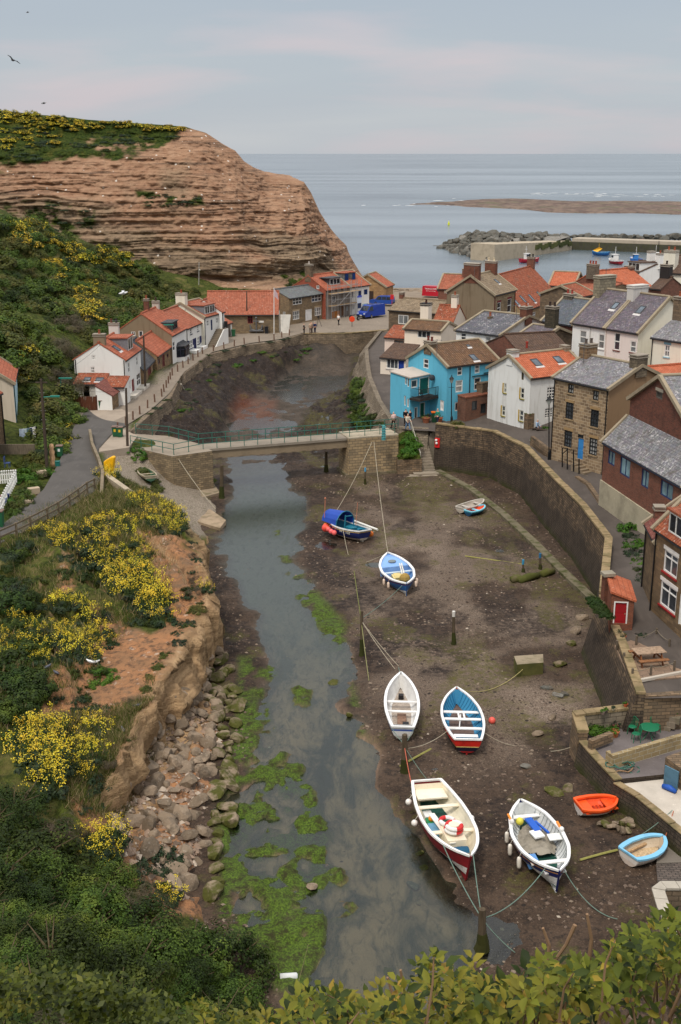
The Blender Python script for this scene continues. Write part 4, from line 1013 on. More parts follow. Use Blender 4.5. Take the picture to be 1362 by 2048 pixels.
class House:
 def __init__(s,name,label,A,B,depth,Y=None,base=None,zb=None,apex=None,rise=None,wall=None,roof=None,side='L',cat='house',mono=None,walls=None,group=None,ridge_t=.5,over=.16,verge=.06,coping=None,gutter=(30,30,32),len_=None,thick=.12,Wc=None):
  s.label=label;s.name=name
  if base is not None:
   p=Pz(A[0]if len(base)<3 else base[2],base[0],base[1]);Yv=p.y;zb=base[1]if zb is None else zb
  else:Yv=Y
  if Wc:a=Vector((Wc[0][0],Wc[0][1],Wc[2]));b=Vector((Wc[1][0],Wc[1][1],Wc[2]));ze=Wc[2]
  else:a=PY(A[0],A[1],Yv);ze=a.z;b=Pz(B[0],B[1],ze)
  a.z=b.z=0
  s.A,s.B=a,b;d=b-a
  if len_:d=d.normalized()*len_;s.B=a+d
  s.L=d.length;s.d=d.normalized();s.n=Vector((-s.d.y,s.d.x,0))*(1 if side=='L' else-1)
  s.side=side
  if isinstance(depth,tuple):
   q=Pz(depth[1],depth[2],zb if depth[0]=='base' else ze);depth=abs((q-(s.B if depth[0]=='eaveB' else s.A)).dot(s.n))
  s.ze,s.zb,s.dep=ze,zb,depth;s.mono=mono;s.rt=ridge_t
  mid=a+s.n*depth*ridge_t
  if apex is not None:
   r=ray(*apex);h=math.hypot(mid.x,mid.y)
   s.zr=CZ+r.z/r.y*mid.y
  else:s.zr=ze+(rise or 0)
  s.wall,s.roof=wall,roof;s.walls=walls or{}
  s.over,s.verge,s.coping,s.gut,s.th=over,verge,coping,gutter,thick
  s.op={k:[]for k in 'flrb'}
  c=a+d/2+s.n*depth/2
  s.root=empty(name,(c.x,c.y,zb),0,label,cat,group)
  if VERB:print('HOUSE %-34s L=%.1f dep=%.1f ze-zb=%.1f rise=%.1f Y=%.0f A=(%.1f,%.1f) n=(%.2f,%.2f)'%(label[:34],s.L,depth,ze-zb,s.zr-ze,a.y,a.x,a.y,s.n.x,s.n.y))
 def face(s,k):
  A,B,n,d,D=s.A,s.B,s.n,s.d,s.dep
  return{'f':(A,d,s.L,-n),'r':(B,n,D,d),'b':(B+n*D,-d,s.L,n),'l':(A+n*D,-n,D,-d)}[k]
 def hit(s,k,px,py):
  o,u,L,n=s.face(k);r=ray(px,py);c=Vector((0,0,CZ))
  t=(o-c).dot(n)/r.dot(n);p=c+r*t
  return(p-o).dot(u),p.z
 def uvbox(s,k,bx):
  x0,y0,x1,y1=bx;ym,xm=(y0+y1)/2,(x0+x1)/2
  u0,_=s.hit(k,x0,ym);u1,_=s.hit(k,x1,ym);_,v1=s.hit(k,xm,y0);_,v0=s.hit(k,xm,y1)
  if u0>u1:u0,u1=u1,u0
  return u0,v0,u1,v1
 def roofz(s,u,k):
  if k in 'fb':
   if s.mono=='back' and k=='b':return s.zr
   if s.mono=='front' and k=='f':return s.zr
   return s.ze
  D=s.dep;t=u if k=='r' else D-u
  if s.mono=='back':return s.ze+(s.zr-s.ze)*t/D
  if s.mono=='front':return s.zr+(s.ze-s.zr)*t/D
  m=D*s.rt
  return s.ze+(s.zr-s.ze)*(t/m if t<m else(D-t)/(D-m))
 def planes(s,k):
  D,ze,zr=s.dep,s.ze,s.zr
  if k in 'fb':return[(0,1,s.roofz(0,k))]
  fl=lambda a,b:(a,b)if k=='r' else None
  def line(t0,z0,t1,z1):
   if k=='l':t0,t1=D-t0,D-t1
   if t0>t1:t0,z0,t1,z1=t1,z1,t0,z0
   m=(z1-z0)/(t1-t0)
   return(-m,1,z0-m*t0)
  if s.mono=='back':return[line(0,ze,D,zr)]
  if s.mono=='front':return[line(0,zr,D,ze)]
  m=D*s.rt
  return[line(0,ze,m,zr),line(m,zr,D,ze)]
 def win(s,k,bx,style='sash',frame=FRAME_W,glass=None,sill=None,lintel=None,name='window',px=True,fw=.095,surround=None):
  glass=glass or RND.choice(((34,38,44),(58,62,66),(96,98,98),(120,120,118),(40,44,48)))
  s.op[k].append(dict(b=s.uvbox(k,bx)if px else bx,t=style,fr=frame,gl=glass,sill=sill,lin=lintel,name=name,fw=fw,sur=surround));return s
 def door(s,k,bx,col=(60,60,60),frame=None,px=True,glass=None):
  s.op[k].append(dict(b=s.uvbox(k,bx)if px else bx,t='door',fr=frame,col=col,sill=None,lin=None,name='door',fw=.07,gl=glass,sur=None));return s
 def P(s,k,u,v,w=0.0):
  o,d,L,n=s.face(k);p=o+d*u+n*w;return Vector((p.x,p.y,v))
 def build(s):
  root=s.root
  for k in 'frbl':
   o,d,L,n=s.face(k);mb=MB();pl=s.planes(k)
   if s.mono is None or True:
    top=max(s.ze,s.zr)
   holes=[]
   for q in s.op[k]:
    u0,v0,u1,v1=q['b']
    u0,u1=max(.05,u0),min(L-.05,u1)
    v0=max(s.zb+.02,v0);v1=min(v1,min(s.roofz(u0,k),s.roofz(u1,k))-.04)
    if u1-u0>.1 and v1-v0>.1:q['b']=(u0,v0,u1,v1);holes.append(q['b']);q['ok']=True
    else:q['ok']=False
   us=sorted({0,L}|{x for h in holes for x in(h[0],h[2])});vs=sorted({s.zb-.6,top}|{x for h in holes for x in(h[1],h[3])})
   for i in range(len(us)-1):
    for j in range(len(vs)-1):
     c=((us[i]+us[i+1])/2,(vs[j]+vs[j+1])/2)
     if any(h[0]<c[0]<h[2]and h[1]<c[1]<h[3]for h in holes):continue
     pg=clip_poly([(us[i],vs[j]),(us[i+1],vs[j]),(us[i+1],vs[j+1]),(us[i],vs[j+1])],pl)
     if len(pg)>=3:mb.quad(*[s.P(k,a,b)for a,b in pg])
   rd=.13
   for h in holes:
    u0,v0,u1,v1=h;P=lambda u,v,w:s.P(k,u,v,w)
    mb.quad(P(u0,v0,0),P(u1,v0,0),P(u1,v0,-rd),P(u0,v0,-rd));mb.quad(P(u0,v1,0),P(u0,v1,-rd),P(u1,v1,-rd),P(u1,v1,0))
    mb.quad(P(u0,v0,0),P(u0,v0,-rd),P(u0,v1,-rd),P(u0,v1,0));mb.quad(P(u1,v0,0),P(u1,v1,0),P(u1,v1,-rd),P(u1,v0,-rd))
   w=mb.build({'f':'front_wall','b':'rear_wall'}.get(k,'gable_wall'),s.walls.get(k,s.wall),root)
   for q in s.op[k]:
    if q['ok']:s._opening(k,q)
  s._roof()
  return s
 def _opening(s,k,q):
  u0,v0,u1,v1=q['b'];P=lambda u,v,w:s.P(k,u,v,w);fw=min(q['fw'],(u1-u0)*.2)
  def bar(mb,a0,b0,a1,b1,w0,w1):mb.hexa([P(a0,b0,w0),P(a1,b0,w0),P(a1,b1,w0),P(a0,b1,w0),P(a0,b0,w1),P(a1,b0,w1),P(a1,b1,w1),P(a0,b1,w1)])
  if q['t']=='door':
   fr=q['fr'];g=.0
   if fr:
    mb=MB();g=.08
    bar(mb,u0,v0,u0+g,v1,-.11,.015);bar(mb,u1-g,v0,u1,v1,-.11,.015);bar(mb,u0+g,v1-g,u1-g,v1,-.11,.015)
    mb.build('door_frame',m_paint(fr),s.root)
   mb=MB();bar(mb,u0+g,v0,u1-g,v1-g,-.12,-.07)
   W_,H_=u1-u0-2*g,v1-v0-g
   if W_>.5:
    for a in(.14,.54):
     for b,e in((.08,.42),(.5,.9)):bar(mb,u0+g+W_*a,v0+H_*b,u0+g+W_*(a+.32),v0+H_*e,-.07,-.055)
   d=mb.build('door',m_paint(q['col']),s.root)
   mh=MB();mh.ball(P(u0+g+W_*.9,v0+H_*.46,-.03),.035,n=6,k=4);mh.build('handle',m_plain((180,170,140),.3,.5),d)
   return
  t=q['t'];mb=MB()
  bar(mb,u0,v0,u0+fw,v1,-.11,-.03);bar(mb,u1-fw,v0,u1,v1,-.11,-.03);bar(mb,u0+fw,v0,u1-fw,v0+fw,-.11,-.03);bar(mb,u0+fw,v1-fw,u1-fw,v1,-.11,-.03)
  um,vm=(u0+u1)/2,(v0+v1)/2;h=fw*.38
  gx,gy={'sash':(1,2),'plain':(1,1),'cas2':(2,1),'cas3':(3,1),'top2':(2,1),'grid22':(2,2),'grid23':(2,3),'grid32':(3,2),'grid43':(4,3),'sash2':(2,2),'sash4':(2,4),'sash34':(3,4)}[t]
  for i in range(1,gx):x=u0+(u1-u0)*i/gx;bar(mb,x-h,v0+fw,x+h,v1-fw,-.10,-.045)
  for j in range(1,gy):
   y=v0+(v1-v0)*j/gy;hh=h*(1.5 if t.startswith('sash')and j*2==gy else 1);bar(mb,u0+fw,y-hh,u1-fw,y+hh,-.10,-.04)
  if t=='top2':y=v1-(v1-v0)*.3;bar(mb,u0+fw,y-h,u1-fw,y+h,-.10,-.04)
  if q['sur']:
   e=.13
   for a in((u0-e,v0-e,u0,v1+e),(u1,v0-e,u1+e,v1+e),(u0,v1,u1,v1+e),(u0,v0-e,u1,v0)):bar(mb,*a,-.02,.025)
  o=mb.build(q['name'],m_paint(q['fr'],.5),s.root)
  mp=MB();mp.quad(P(u0+fw*.5,v0+fw*.5,-.085),P(u1-fw*.5,v0+fw*.5,-.085),P(u1-fw*.5,v1-fw*.5,-.085),P(u0+fw*.5,v1-fw*.5,-.085))
  mp.build('pane',m_glass(q['gl']),o)
  if q['sill']:
   ms=MB();bar(ms,u0-.08,v0-.10,u1+.08,v0-.003,-.10,.09);ms.build('sill',m_paint(q['sill']),o)
  if q['lin']:
   ms=MB();bar(ms,u0-.1,v1+.003,u1+.1,v1+.24,-.05,.025);ms.build('lintel',m_paint(q['lin']),o)
 def slope(s,which):
  D,m=s.dep,s.dep*s.rt
  if s.mono=='back':e,r,ze,zr=0,D,s.ze,s.zr
  elif s.mono=='front':e,r,ze,zr=D,0,s.ze,s.zr
  elif which=='f':e,r,ze,zr=0,m,s.ze,s.zr
  else:e,r,ze,zr=D,m,s.ze,s.zr
  E=s.A+s.n*e;E.z=ze;R_=s.A+s.n*r;R_.z=zr
  return E,R_
 def _roof(s):
  mb=MB();vg=s.verge
  sl=[s.slope('f')]if s.mono else[s.slope('f'),s.slope('b')]
  for E,R_ in sl:
   up=(R_-E);ln=up.length;up.normalize();nn=s.d.cross(up)
   if nn.z<0:nn=-nn
   o=s.over
   a=E-up*o-s.d*vg;b=E-up*o+s.d*(s.L+vg);c=R_+s.d*(s.L+vg)+up*(.02 if not s.mono else .1);d=R_-s.d*vg+up*(.02 if not s.mono else .1)
   t0,t1=nn*.012,nn*(.012+s.th)
   pts=[a+t0,b+t0,c+t0,d+t0,a+t1,b+t1,c+t1,d+t1]
   if(b-a).cross(d-a).z<0:pts=[pts[i]for i in(3,2,1,0,7,6,5,4)]
   mb.hexa(pts)
  rf=mb.build('roof',s.roof,s.root);s.rf=rf
  if not s.mono:
   r=s.A+s.n*s.dep*s.rt;r.z=s.zr+s.th+.06
   mr=MB();mr.tube([r-s.d*(vg+.01),r+s.d*(s.L+vg+.01)],.13,8)
   mr.build('ridge_tiles',s.ridge_m if getattr(s,'ridge_m',None)else(s.coping if s.coping else s.roof),rf)
  if s.coping:
   for u in(vg-.02-.28,s.L-vg+.02):
    mc=MB()
    for E,R_ in sl:
     up=(R_-E);up.normalize();nn=s.d.cross(up)
     if nn.z<0:nn=-nn
     a=E-up*(s.over+.08)+s.d*u;c=R_+s.d*u+up*.04
     q=[a,a+s.d*.28,c+s.d*.28,c]
     pts=[p+nn*-.02 for p in q]+[p+nn*(s.th+.13)for p in q]
     if(q[1]-q[0]).cross(q[3]-q[0]).z<0:pts=[pts[i]for i in(3,2,1,0,7,6,5,4)]
     mc.hexa(pts)
    mc.build('gable_coping',s.coping,s.root)
  if s.gut and not s.mono=='front':
   E=s.slope('f')[0];up=(s.slope('f')[1]-E).normalized();g0=E-up*(s.over+.05)+Vector((0,0,.0))
   mg=MB();mg.tube([g0-s.d*vg,g0+s.d*(s.L+vg)],.07,6);mg.build('gutter',m_plain(s.gut,.5,.3),s.root)
 def pipe(s,k,u,z0=None,z1=None,col=(28,28,30),r=.05):
  mb=MB();z0=s.zb if z0 is None else z0;z1=s.ze if z1 is None else z1
  mb.tube([s.P(k,u,z0,.07),s.P(k,u,z1,.07)],r,6);mb.build('downpipe',m_plain(col,.5,.3),s.root);return s
 def pipe_px(s,k,px,y0,y1,**kw):
  u,z1=s.hit(k,px,y0);_,z0=s.hit(k,px,y1);return s.pipe(k,u,z0,z1,**kw)
 def chimney(s,t,w=.9,d=.6,h=1.2,mat=None,pots=2,pot=(150,84,60),off=0.0,cap=True,zoff=-.9,potcol2=None,poth=.45,capm=None):
  c=s.A+s.d*(s.L*t)+s.n*(s.dep*s.rt+off);zt=s.zr+h;z0=s.zr+zoff-abs(off)*.6
  ax=Matrix((s.d,s.n,Vector((0,0,1)))).transposed()
  mb=MB();mb.box((c.x,c.y,(z0+zt)/2),(w,d,zt-z0),ax=ax)
  ch=mb.build('chimney',mat,s.root)
  if cap:
   mb=MB();mb.box((c.x,c.y,zt-.155),(w+.14,d+.14,.10),ax=ax);mb.box((c.x,c.y,zt+.045),(w+.12,d+.12,.09),ax=ax)
   mb.build('chimney_cap',capm or m_concrete((150,140,126)),ch)
  for i in range(pots):
   x=(i-(pots-1)/2)*w/max(1,pots)if w>=d else 0;y=(i-(pots-1)/2)*d/max(1,pots)if w<d else 0
   q=c+s.d*x+s.n*y;mb=MB()
   mb.lathe((q.x,q.y,zt+.08),[(.15,0),(.13,.1),(.115,poth*.8),(.15,poth*.85),(.15,poth),(.1,poth),(.09,poth-.12)],9)
   mb.build('chimney_pot',m_plain(potcol2 if(potcol2 and i%2)else pot,.8,.2),ch)
  return s
 def rplane(s,which,px,py):
  E,R_=s.slope(which);up=(R_-E).normalized();nn=s.d.cross(up)
  if nn.z<0:nn=-nn
  c=Vector((0,0,CZ));r=ray(px,py);t=(E+nn*(s.th+.012)-c).dot(nn)/r.dot(nn);p=c+r*t
  return p,up,nn
 def skylight(s,px,py,w=.7,h=.95,which='f',frame=(70,70,72),glass=(74,84,92)):
  p,up,nn=s.rplane(which,px,py);d=s.d;mb=MB()
  def bar(x0,y0,x1,y1,z0=-.05,z1=.07):
   q=[p+d*x+up*y for x,y in((x0,y0),(x1,y0),(x1,y1),(x0,y1))]
   pts=[v+nn*z0 for v in q]+[v+nn*z1 for v in q]
   if(q[1]-q[0]).cross(q[3]-q[0]).dot(nn)<0:pts=[pts[i]for i in(3,2,1,0,7,6,5,4)]
   mb.hexa(pts)
  f=.07;bar(-w/2,-h/2,-w/2+f,h/2);bar(w/2-f,-h/2,w/2,h/2);bar(-w/2+f,-h/2,w/2-f,-h/2+f);bar(-w/2+f,h/2-f,w/2-f,h/2)
  o=mb.build('skylight',m_plain(frame,.5,.4),s.rf)
  mp=MB();q=[p+d*x+up*y+nn*.035 for x,y in((-w/2+f,-h/2+f),(w/2-f,-h/2+f),(w/2-f,h/2-f),(-w/2+f,h/2-f))]
  mp.quad(*q);o2=mp.build('skylight_pane',m_glass(glass,.12),s.rf)
  mf=MB();q=[p+d*x+up*y+nn*.006 for x,y in((-w/2-.1,-h/2-.3),(w/2+.1,-h/2-.3),(w/2+.1,-h/2-.01),(-w/2-.1,-h/2-.01))]
  mf.quad(*q);mf.build('flashing',m_plain((205,200,196),.6,.3),s.rf)
  return s
 def dormer(s,u0,u1,back=1.0,h=1.2,drop=.35,cheek=None,roofm=None,wincol=FRAME_W,style='cas3',nwin=1,frontm=None,over=.15,gl=(26,30,36)):
  E,R_=s.slope('f');run=(R_-E);m=run.z/math.hypot(run.x,run.y)
  def Q(u,t,z):p=s.A+s.d*u+s.n*t;return Vector((p.x,p.y,z))
  z0=s.ze+m*back+.1;z1=z0+h
  tb=back+(h-drop*.3)/m
  tb=min(tb,s.dep*s.rt*.98);zb_=s.ze+m*tb+.12
  mb=MB()
  mb.quad(Q(u0,back,z0-.3),Q(u1,back,z0-.3),Q(u1,back,z1),Q(u0,back,z1))
  mb.quad(Q(u0,back,z0-.3),Q(u0,back,z1),Q(u0,tb,max(zb_,z1-.02)if False else zb_+.0),Q(u0,tb,zb_-.4));mb.quad(Q(u1,back,z0-.3),Q(u1,tb,zb_-.4),Q(u1,tb,zb_),Q(u1,back,z1))
  d=mb.build('dormer',cheek,s.root)
  mb=MB();o=over
  b0=[Q(u0-o,back-o,z1-.02),Q(u1+o,back-o,z1-.02),Q(u1+o,tb+.1,zb_+.03),Q(u0-o,tb+.1,zb_+.03)]
  if s.side!='L':b0=b0[::-1]
  mb.hexa(b0+[p+Vector((0,0,.12))for p in b0]);mb.build('dormer_roof',roofm or s.roof,d)
  W_=u1-u0
  for i in range(nwin):
   a0=u0+.1+(W_-.2)*i/nwin+.04;a1=u0+.1+(W_-.2)*(i+1)/nwin-.04
   mw=MB()
   def bar(x0,y0,x1,y1,w0=.0,w1=.06):
    pts=[Q(x,back-w,y)for w in(w0,w1)for x,y in((x0,y0),(x1,y0),(x1,y1),(x0,y1))]
    if s.side!='L':pts=[pts[i_]for i_ in(3,2,1,0,7,6,5,4)]
    mw.hexa(pts)
   y0,y1=z0+.05,z1-.1;f=.07
   bar(a0,y0,a0+f,y1);bar(a1-f,y0,a1,y1);bar(a0+f,y0,a1-f,y0+f);bar(a0+f,y1-f,a1-f,y1)
   gx={'cas3':3,'cas2':2,'plain':1,'grid32':3}[style]
   for q in range(1,gx):x=a0+(a1-a0)*q/gx;bar(x-.035,y0+f,x+.035,y1-f)
   if style=='grid32':bar(a0+f,(y0+y1)/2-.025,a1-f,(y0+y1)/2+.025,0,.05)
   mw.build('dormer_window',m_paint(wincol,.5),d)
   mp=MB();mp.quad(Q(a0+.03,back-.02,y0+.03),Q(a1-.03,back-.02,y0+.03),Q(a1-.03,back-.02,y1-.03),Q(a0+.03,back-.02,y1-.03));mp.build('dormer_pane',m_glass(gl),d)
  return s
VERB=False
def conv(x0,y0,k):
 def f(*a):return tuple((x0 if i%2==0 else y0)+v*k for i,v in enumerate(a))
 return f
z1=conv(0,520,.2937);z2=conv(380,520,.3084);z3=conv(740,560,.23495);z4=conv(860,500,.3686);z5=conv(980,660,.2805);z6=conv(1000,900,.2658)
z7=conv(300,580,.13216);z8=conv(150,600,.12482);z9=conv(640,560,.0881);z10=conv(1090,500,.1997);z12=conv(0,680,.19534)
WHITE=m_render((232,230,224),.14);CREAM=m_render((232,218,200),.15);CREAM2=m_render((226,220,202),.15);PINK=m_render((226,212,204),.12)
WROUGH=m_render((226,226,222),.32);GREYR=m_render((134,118,96),.35);BROWNR=m_render((142,116,88),.15);BLUE=m_render((98,180,208),.16)
LST=m_stone((158,130,96),(122,102,80),(110,96,80),.42,.2,.016,.45,.7,.3)
LST2=m_stone((150,128,98),(120,104,84),(112,100,84),.42,.19,.016,.45,.7,.35)
BST=m_stone((166,142,112),(110,92,74),(186,168,142),.52,.27,.022,.3,.6,.3)
DST=m_stone((130,110,88),(100,86,72),(98,86,72),.42,.2,.016,.5,.8,.4)
BRK=m_brick((130,80,64),(102,66,54),(112,100,88),.3);BRK2=m_brick((122,72,54),(96,58,46),(112,96,84),.3)
OR1=m_tile((178,104,78),(156,86,62),.12,moss=.06);OR2=m_tile((170,102,78),(148,84,62),.26,moss=.10);OR3=m_tile((160,90,62),(132,70,48),.38,moss=.28);OR4=m_tile((190,108,76),(172,92,62),.14,moss=.05)
RD1=m_tile((136,82,70),(116,68,60),.12,moss=.15,w=.2,h=.22,pan=False);BR1=m_tile((116,86,62),(96,72,54),.16,moss=.3,w=.28,h=.36);BR2=m_tile((98,76,62),(82,64,54),.12,moss=.2,w=.28,h=.36);TAN=m_tile((146,128,104),(124,108,88),.25,moss=.25,w=.28,h=.36)
SL1=m_slate();SL2=m_slate((92,90,98),(72,72,80),.55,moss=.1);SL3=m_slate((108,94,102),(86,76,86),.22,moss=.15);SL4=m_slate((126,122,124),(102,100,104),.55,moss=.2);SL5=m_slate((86,92,100),(72,80,90),.12,moss=.08);SL6=m_slate((70,70,74),(56,56,60),.1,moss=.1)
SLG=m_slate((104,108,106),(90,94,94),.1,moss=.2,w=.4,h=.3)
CST=m_concrete((156,142,120),.4,.15);CHST=m_stone((134,120,100),(104,94,80),(96,88,76),.4,.22,.018,.6,.8,.6)
LEAD=m_plain((120,122,126),.5,.4)
h=House('white_cottage','white gabled cottage with orange roof, grey dormer and skylight at the road junction',z8(800,965),z8(1045,788),('eave',)+z8(20,935),base=(799.5,4.3),apex=z8(395,700),wall=WHITE,roof=OR1,group=None)
h.win('l',z8(264,888,328,958),'grid32').win('l',z8(250,1070,318,1168),'sash2');h.win('f',z8(850,995,880,1165),'sash').win('f',z8(982,905,1006,1050),'sash').win('f',z8(990,1170,1052,1372),'sash2').win('f',z8(865,1290,892,1440),'sash')
h.door('f',z8(908,1250,955,1500),(120,34,36),FRAME_W);h.build()
h.chimney(.08,.7,1.3,.95,GREYR,1);h.chimney(.95,.6,1.15,1.25,m_render((206,200,192),.2),2,(60,54,52),potcol2=(110,66,54));h.skylight(*z8(660,775),1.0,1.0);h.dormer(3.6,6.2,.5,1.5,cheek=LEAD,style='cas2');h.pipe('l',h.dep-.12);h.pipe('l',.15)
for bx in((845,985,1560),(985,1110,1455)):
 a=h.P('f',h.hit('f',*z8(bx[0],bx[2]))[0],4.3);b=h.P('f',h.hit('f',*z8(bx[1]-30,bx[2]-60))[0],4.3);n_=-h.n
 mb=MB();q=[a,b,b+n_*.9,a+n_*.9];q=q if(q[1]-q[0]).cross(q[2]-q[0]).z>0 else q[::-1];mb.hexa([p-Vector((0,0,.2))for p in q]+[p+Vector((0,0,.38))for p in q]);mb.build('doorstep',m_paint((206,198,184)),h.root)
h=House('outbuilding','low lean-to with red pantiles and two skylights against the white cottage gable',z8(-20,1350),z8(470,1352),2.6,Y=128.3,zb=4.3,apex=z8(250,1222),wall=m_render((214,208,198),.2),roof=OR3,mono='back',cat='outbuilding')
h.op['f'].append(dict(b=h.uvbox('f',z8(135,1362,232,1545)),t='plain',fr=(40,36,34),gl=(8,8,8),sill=None,lin=None,name='doorway',fw=.05,sur=None));h.build();h.skylight(*z8(197,1270),.75,.9);h.skylight(*z8(395,1275),.85,.95)
h=House('outbuilding','small red pantiled porch between the lean-to and the road',z8(470,1395),z8(790,1400),2.3,Y=127.6,zb=4.3,apex=z8(650,1262),wall=WHITE,roof=OR3,mono='back',cat='outbuilding');h.build()
h=House('stone_store','small whitewashed and stone store with a dull pink sloping roof',z8(590,1540),z8(735,1428),('base',)+z8(352,1768),base=(821.5,4.3),rise=1.0,wall=LST,walls={'l':WHITE},roof=RD1,mono='back',cat='outbuilding',gutter=None);h.build()
mb=MB();a,b=Pz(150,820,4.33),Pz(194.5,820.3,4.33);n_=16
for k in range(n_):p,q=a.lerp(b,(k+.04)/n_),a.lerp(b,(k+.96)/n_);mb.beam(p+Vector((0,0,.75+RND.uniform(-.01,.02))),q+Vector((0,0,.75)),.05,1.5)
r=empty('wooden_gate',a.lerp(b,.5).to_tuple(),0,'brown boarded gate closing the yard beside the white store','gate');mb.build('boards',m_wood((98,58,40)),r)
for p in(a,b):mb=MB();mb.beam(p,p+Vector((0,0,1.65)),.14,.14);mb.build('gate_post',m_wood((84,52,38)),r)
h=House('stone_cottage','low stone cottage with dark slate roof and maroon doors beside the lamp post',z8(1090,1135),z8(1310,905),5.0,base=(775,4.3,292),rise=2.3,wall=LST,roof=SL6,cat='house')
h.win('f',z8(1118,1140,1142,1262),'plain',(96,32,36)).win('f',z8(1250,1025,1278,1145),'plain',(96,32,36));h.door('f',z8(1172,1055,1216,1295),(104,30,36),(110,40,44));h.build()
h=House('stone_cottage','low stone cottage with bright orange roof next to the slate roofed one',(313.8,712.6),(341,693.2),5.0,base=(751,4.3,319),apex=(270,683),wall=LST,roof=OR1)
h.win('f',z7(120,1040,150,1120),'plain',(92,40,40)).win('f',z7(255,960,282,1025),'plain',(92,40,40));h.door('f',z7(188,975,220,1160),(100,30,34),(110,40,44));h.coping=None;h.build()
h=House('rendered_house','orange roofed house with a bare grey rendered gable and a shop bay window',(343.6,671.3),z7(541,578),('eave',252.6,656.6),base=(730,4.3),apex=(291,629),wall=WHITE,walls={'l':GREYR},roof=OR1)
h.win('l',z8(900,503,967,578),'cas2').win('l',z8(1018,493,1088,592),'plain');h.win('f',z7(345,780,378,920),'sash');h.build()
h.chimney(.45,.6,.6,1.6,BRK2,1,off=.2);h.chimney(.97,.6,.9,.9,m_render((190,180,168),.3),1,(70,50,44));h.dormer(1.6,4.4,.45,1.0,cheek=SL6,roofm=SL6,style='cas3',wincol=(50,48,60))
def bay(h,k,bx,col,roofc,proj=.7,white=True):
 u0,v0,u1,v1=h.uvbox(k,bx);P=lambda u,v,w:h.P(k,u,v,w);mb=MB();e=(u1-u0)*.2
 pl=[(u0,0),(u1,0),(u1-e,proj),(u0+e,proj)]
 lo=[P(u,h.zb,w)for u,w in pl];mi=[P(u,v0,w)for u,w in pl]
 q=(lo+mi);mb.hexa(q if(q[1]-q[0]).cross(q[2]-q[0]).z>0 else q[3::-1]+q[:3:-1]);mb.build('bay_base',m_paint((222,220,214)),h.root)
 mb=MB();f=.06
 for(a,wa),(b,wb)in((pl[1],pl[2]),(pl[2],pl[3]),(pl[3],pl[0])):
  n=2 if abs(a-b)<e*1.5 else 3
  for i in range(n+1):
   t=i/n;mb.beam(P(a+(b-a)*t,v0,wa+(wb-wa)*t),P(a+(b-a)*t,v1,wa+(wb-wa)*t),f,f)
  for v in(v0,v1,v0+(v1-v0)*.68):mb.beam(P(a,v,wa),P(b,v,wb),f,f)
 o=mb.build('bay_window',m_paint(col),h.root);mp=MB()
 for(a,wa),(b,wb)in((pl[1],pl[2]),(pl[2],pl[3]),(pl[3],pl[0])):mp.quad(P(a,v0,wa-.02),P(b,v0,wb-.02),P(b,v1,wb-.02),P(a,v1,wa-.02))
 mp.build('bay_pane',m_glass(),o)
 mr=MB();q=[P(u+s_*.12,v1+.02,w+(.12 if w else 0))for(u,w),s_ in zip(pl,(-1,1,1,-1))];t_=[P(u0+e*.6,v1+.45,0),P(u1-e*.6,v1+.45,0),P(u1-e,v1+.3,.12),P(u0+e,v1+.3,.12)]
 q=q+t_;mr.hexa(q if(q[1]-q[0]).cross(q[2]-q[0]).z>0 else q[3::-1]+q[:3:-1]);mr.build('bay_roof',roofc,o)
bay(h,'f',z7(400,825,520,985),(60,56,74),SL6,.9)
h=House('white_house','white cottage with orange roof, navy door and navy shutters',z7(546,590),z7(775,495),7.0,base=(710,4.3),apex=z7(318,342),wall=WHITE,roof=OR2,ridge_t=.5)
h.win('f',z7(605,585,632,668),'sash',sill=(24,32,60)).win('f',z7(711,540,735,622),'sash',sill=(24,32,60)).win('f',z7(592,755,645,880),'sash2',sill=(24,32,70)).win('f',z7(716,708,750,815),'sash2',sill=(24,32,70));h.door('f',z7(660,728,700,895),(24,34,84),(24,34,84));h.build();h.pipe('f',.1)
for bx in((565,770,588,888),(750,695,776,800),(646,740,660,830)):
 u0,v0,u1,v1=h.uvbox('f',z7(*bx));mb=MB();q=[h.P('f',u,v,w)for w in(.005,.05)for u,v in((u0,v0),(u1,v0),(u1,v1),(u0,v1))];mb.hexa(q);mb.build('shutter',m_paint((24,34,84)),h.root)
def step_box(h,k,u0,u1,proj,z1,m,nm='doorstep'):
 mb=MB();q=[h.P(k,u0,0,0),h.P(k,u1,0,0),h.P(k,u1,0,proj),h.P(k,u0,0,proj)];q=q if(q[1]-q[0]).cross(q[2]-q[0]).z>0 else q[::-1]
 mb.hexa([Vector((p.x,p.y,h.zb-.2))for p in q]+[Vector((p.x,p.y,z1))for p in q]);mb.build(nm,m,h.root)
step_box(h,'f',1.0,2.9,1.0,4.75,WHITE);step_box(h,'f',4.2,6.2,.9,4.75,WHITE)
h=House('white_house','tall white house with twin windowed dormer and outside stone staircase',z7(817,415),z7(1085,345),7.4,base=(696,4.3),apex=z7(520,207),wall=CREAM2,walls={'f':WHITE},roof=OR2,coping=CST)
h.win('f',z7(858,458,890,545),'sash2').win('f',z7(1000,418,1032,500),'sash2');h.door('f',z7(920,448,947,608),(26,40,90),None);h.build();h.pipe('f',.1)
h.chimney(.06,.8,1.5,1.4,CREAM2,1,(150,70,50));h.dormer(h.L*.14,h.L*.72,.35,1.25,cheek=LEAD,style='cas2',nwin=2)
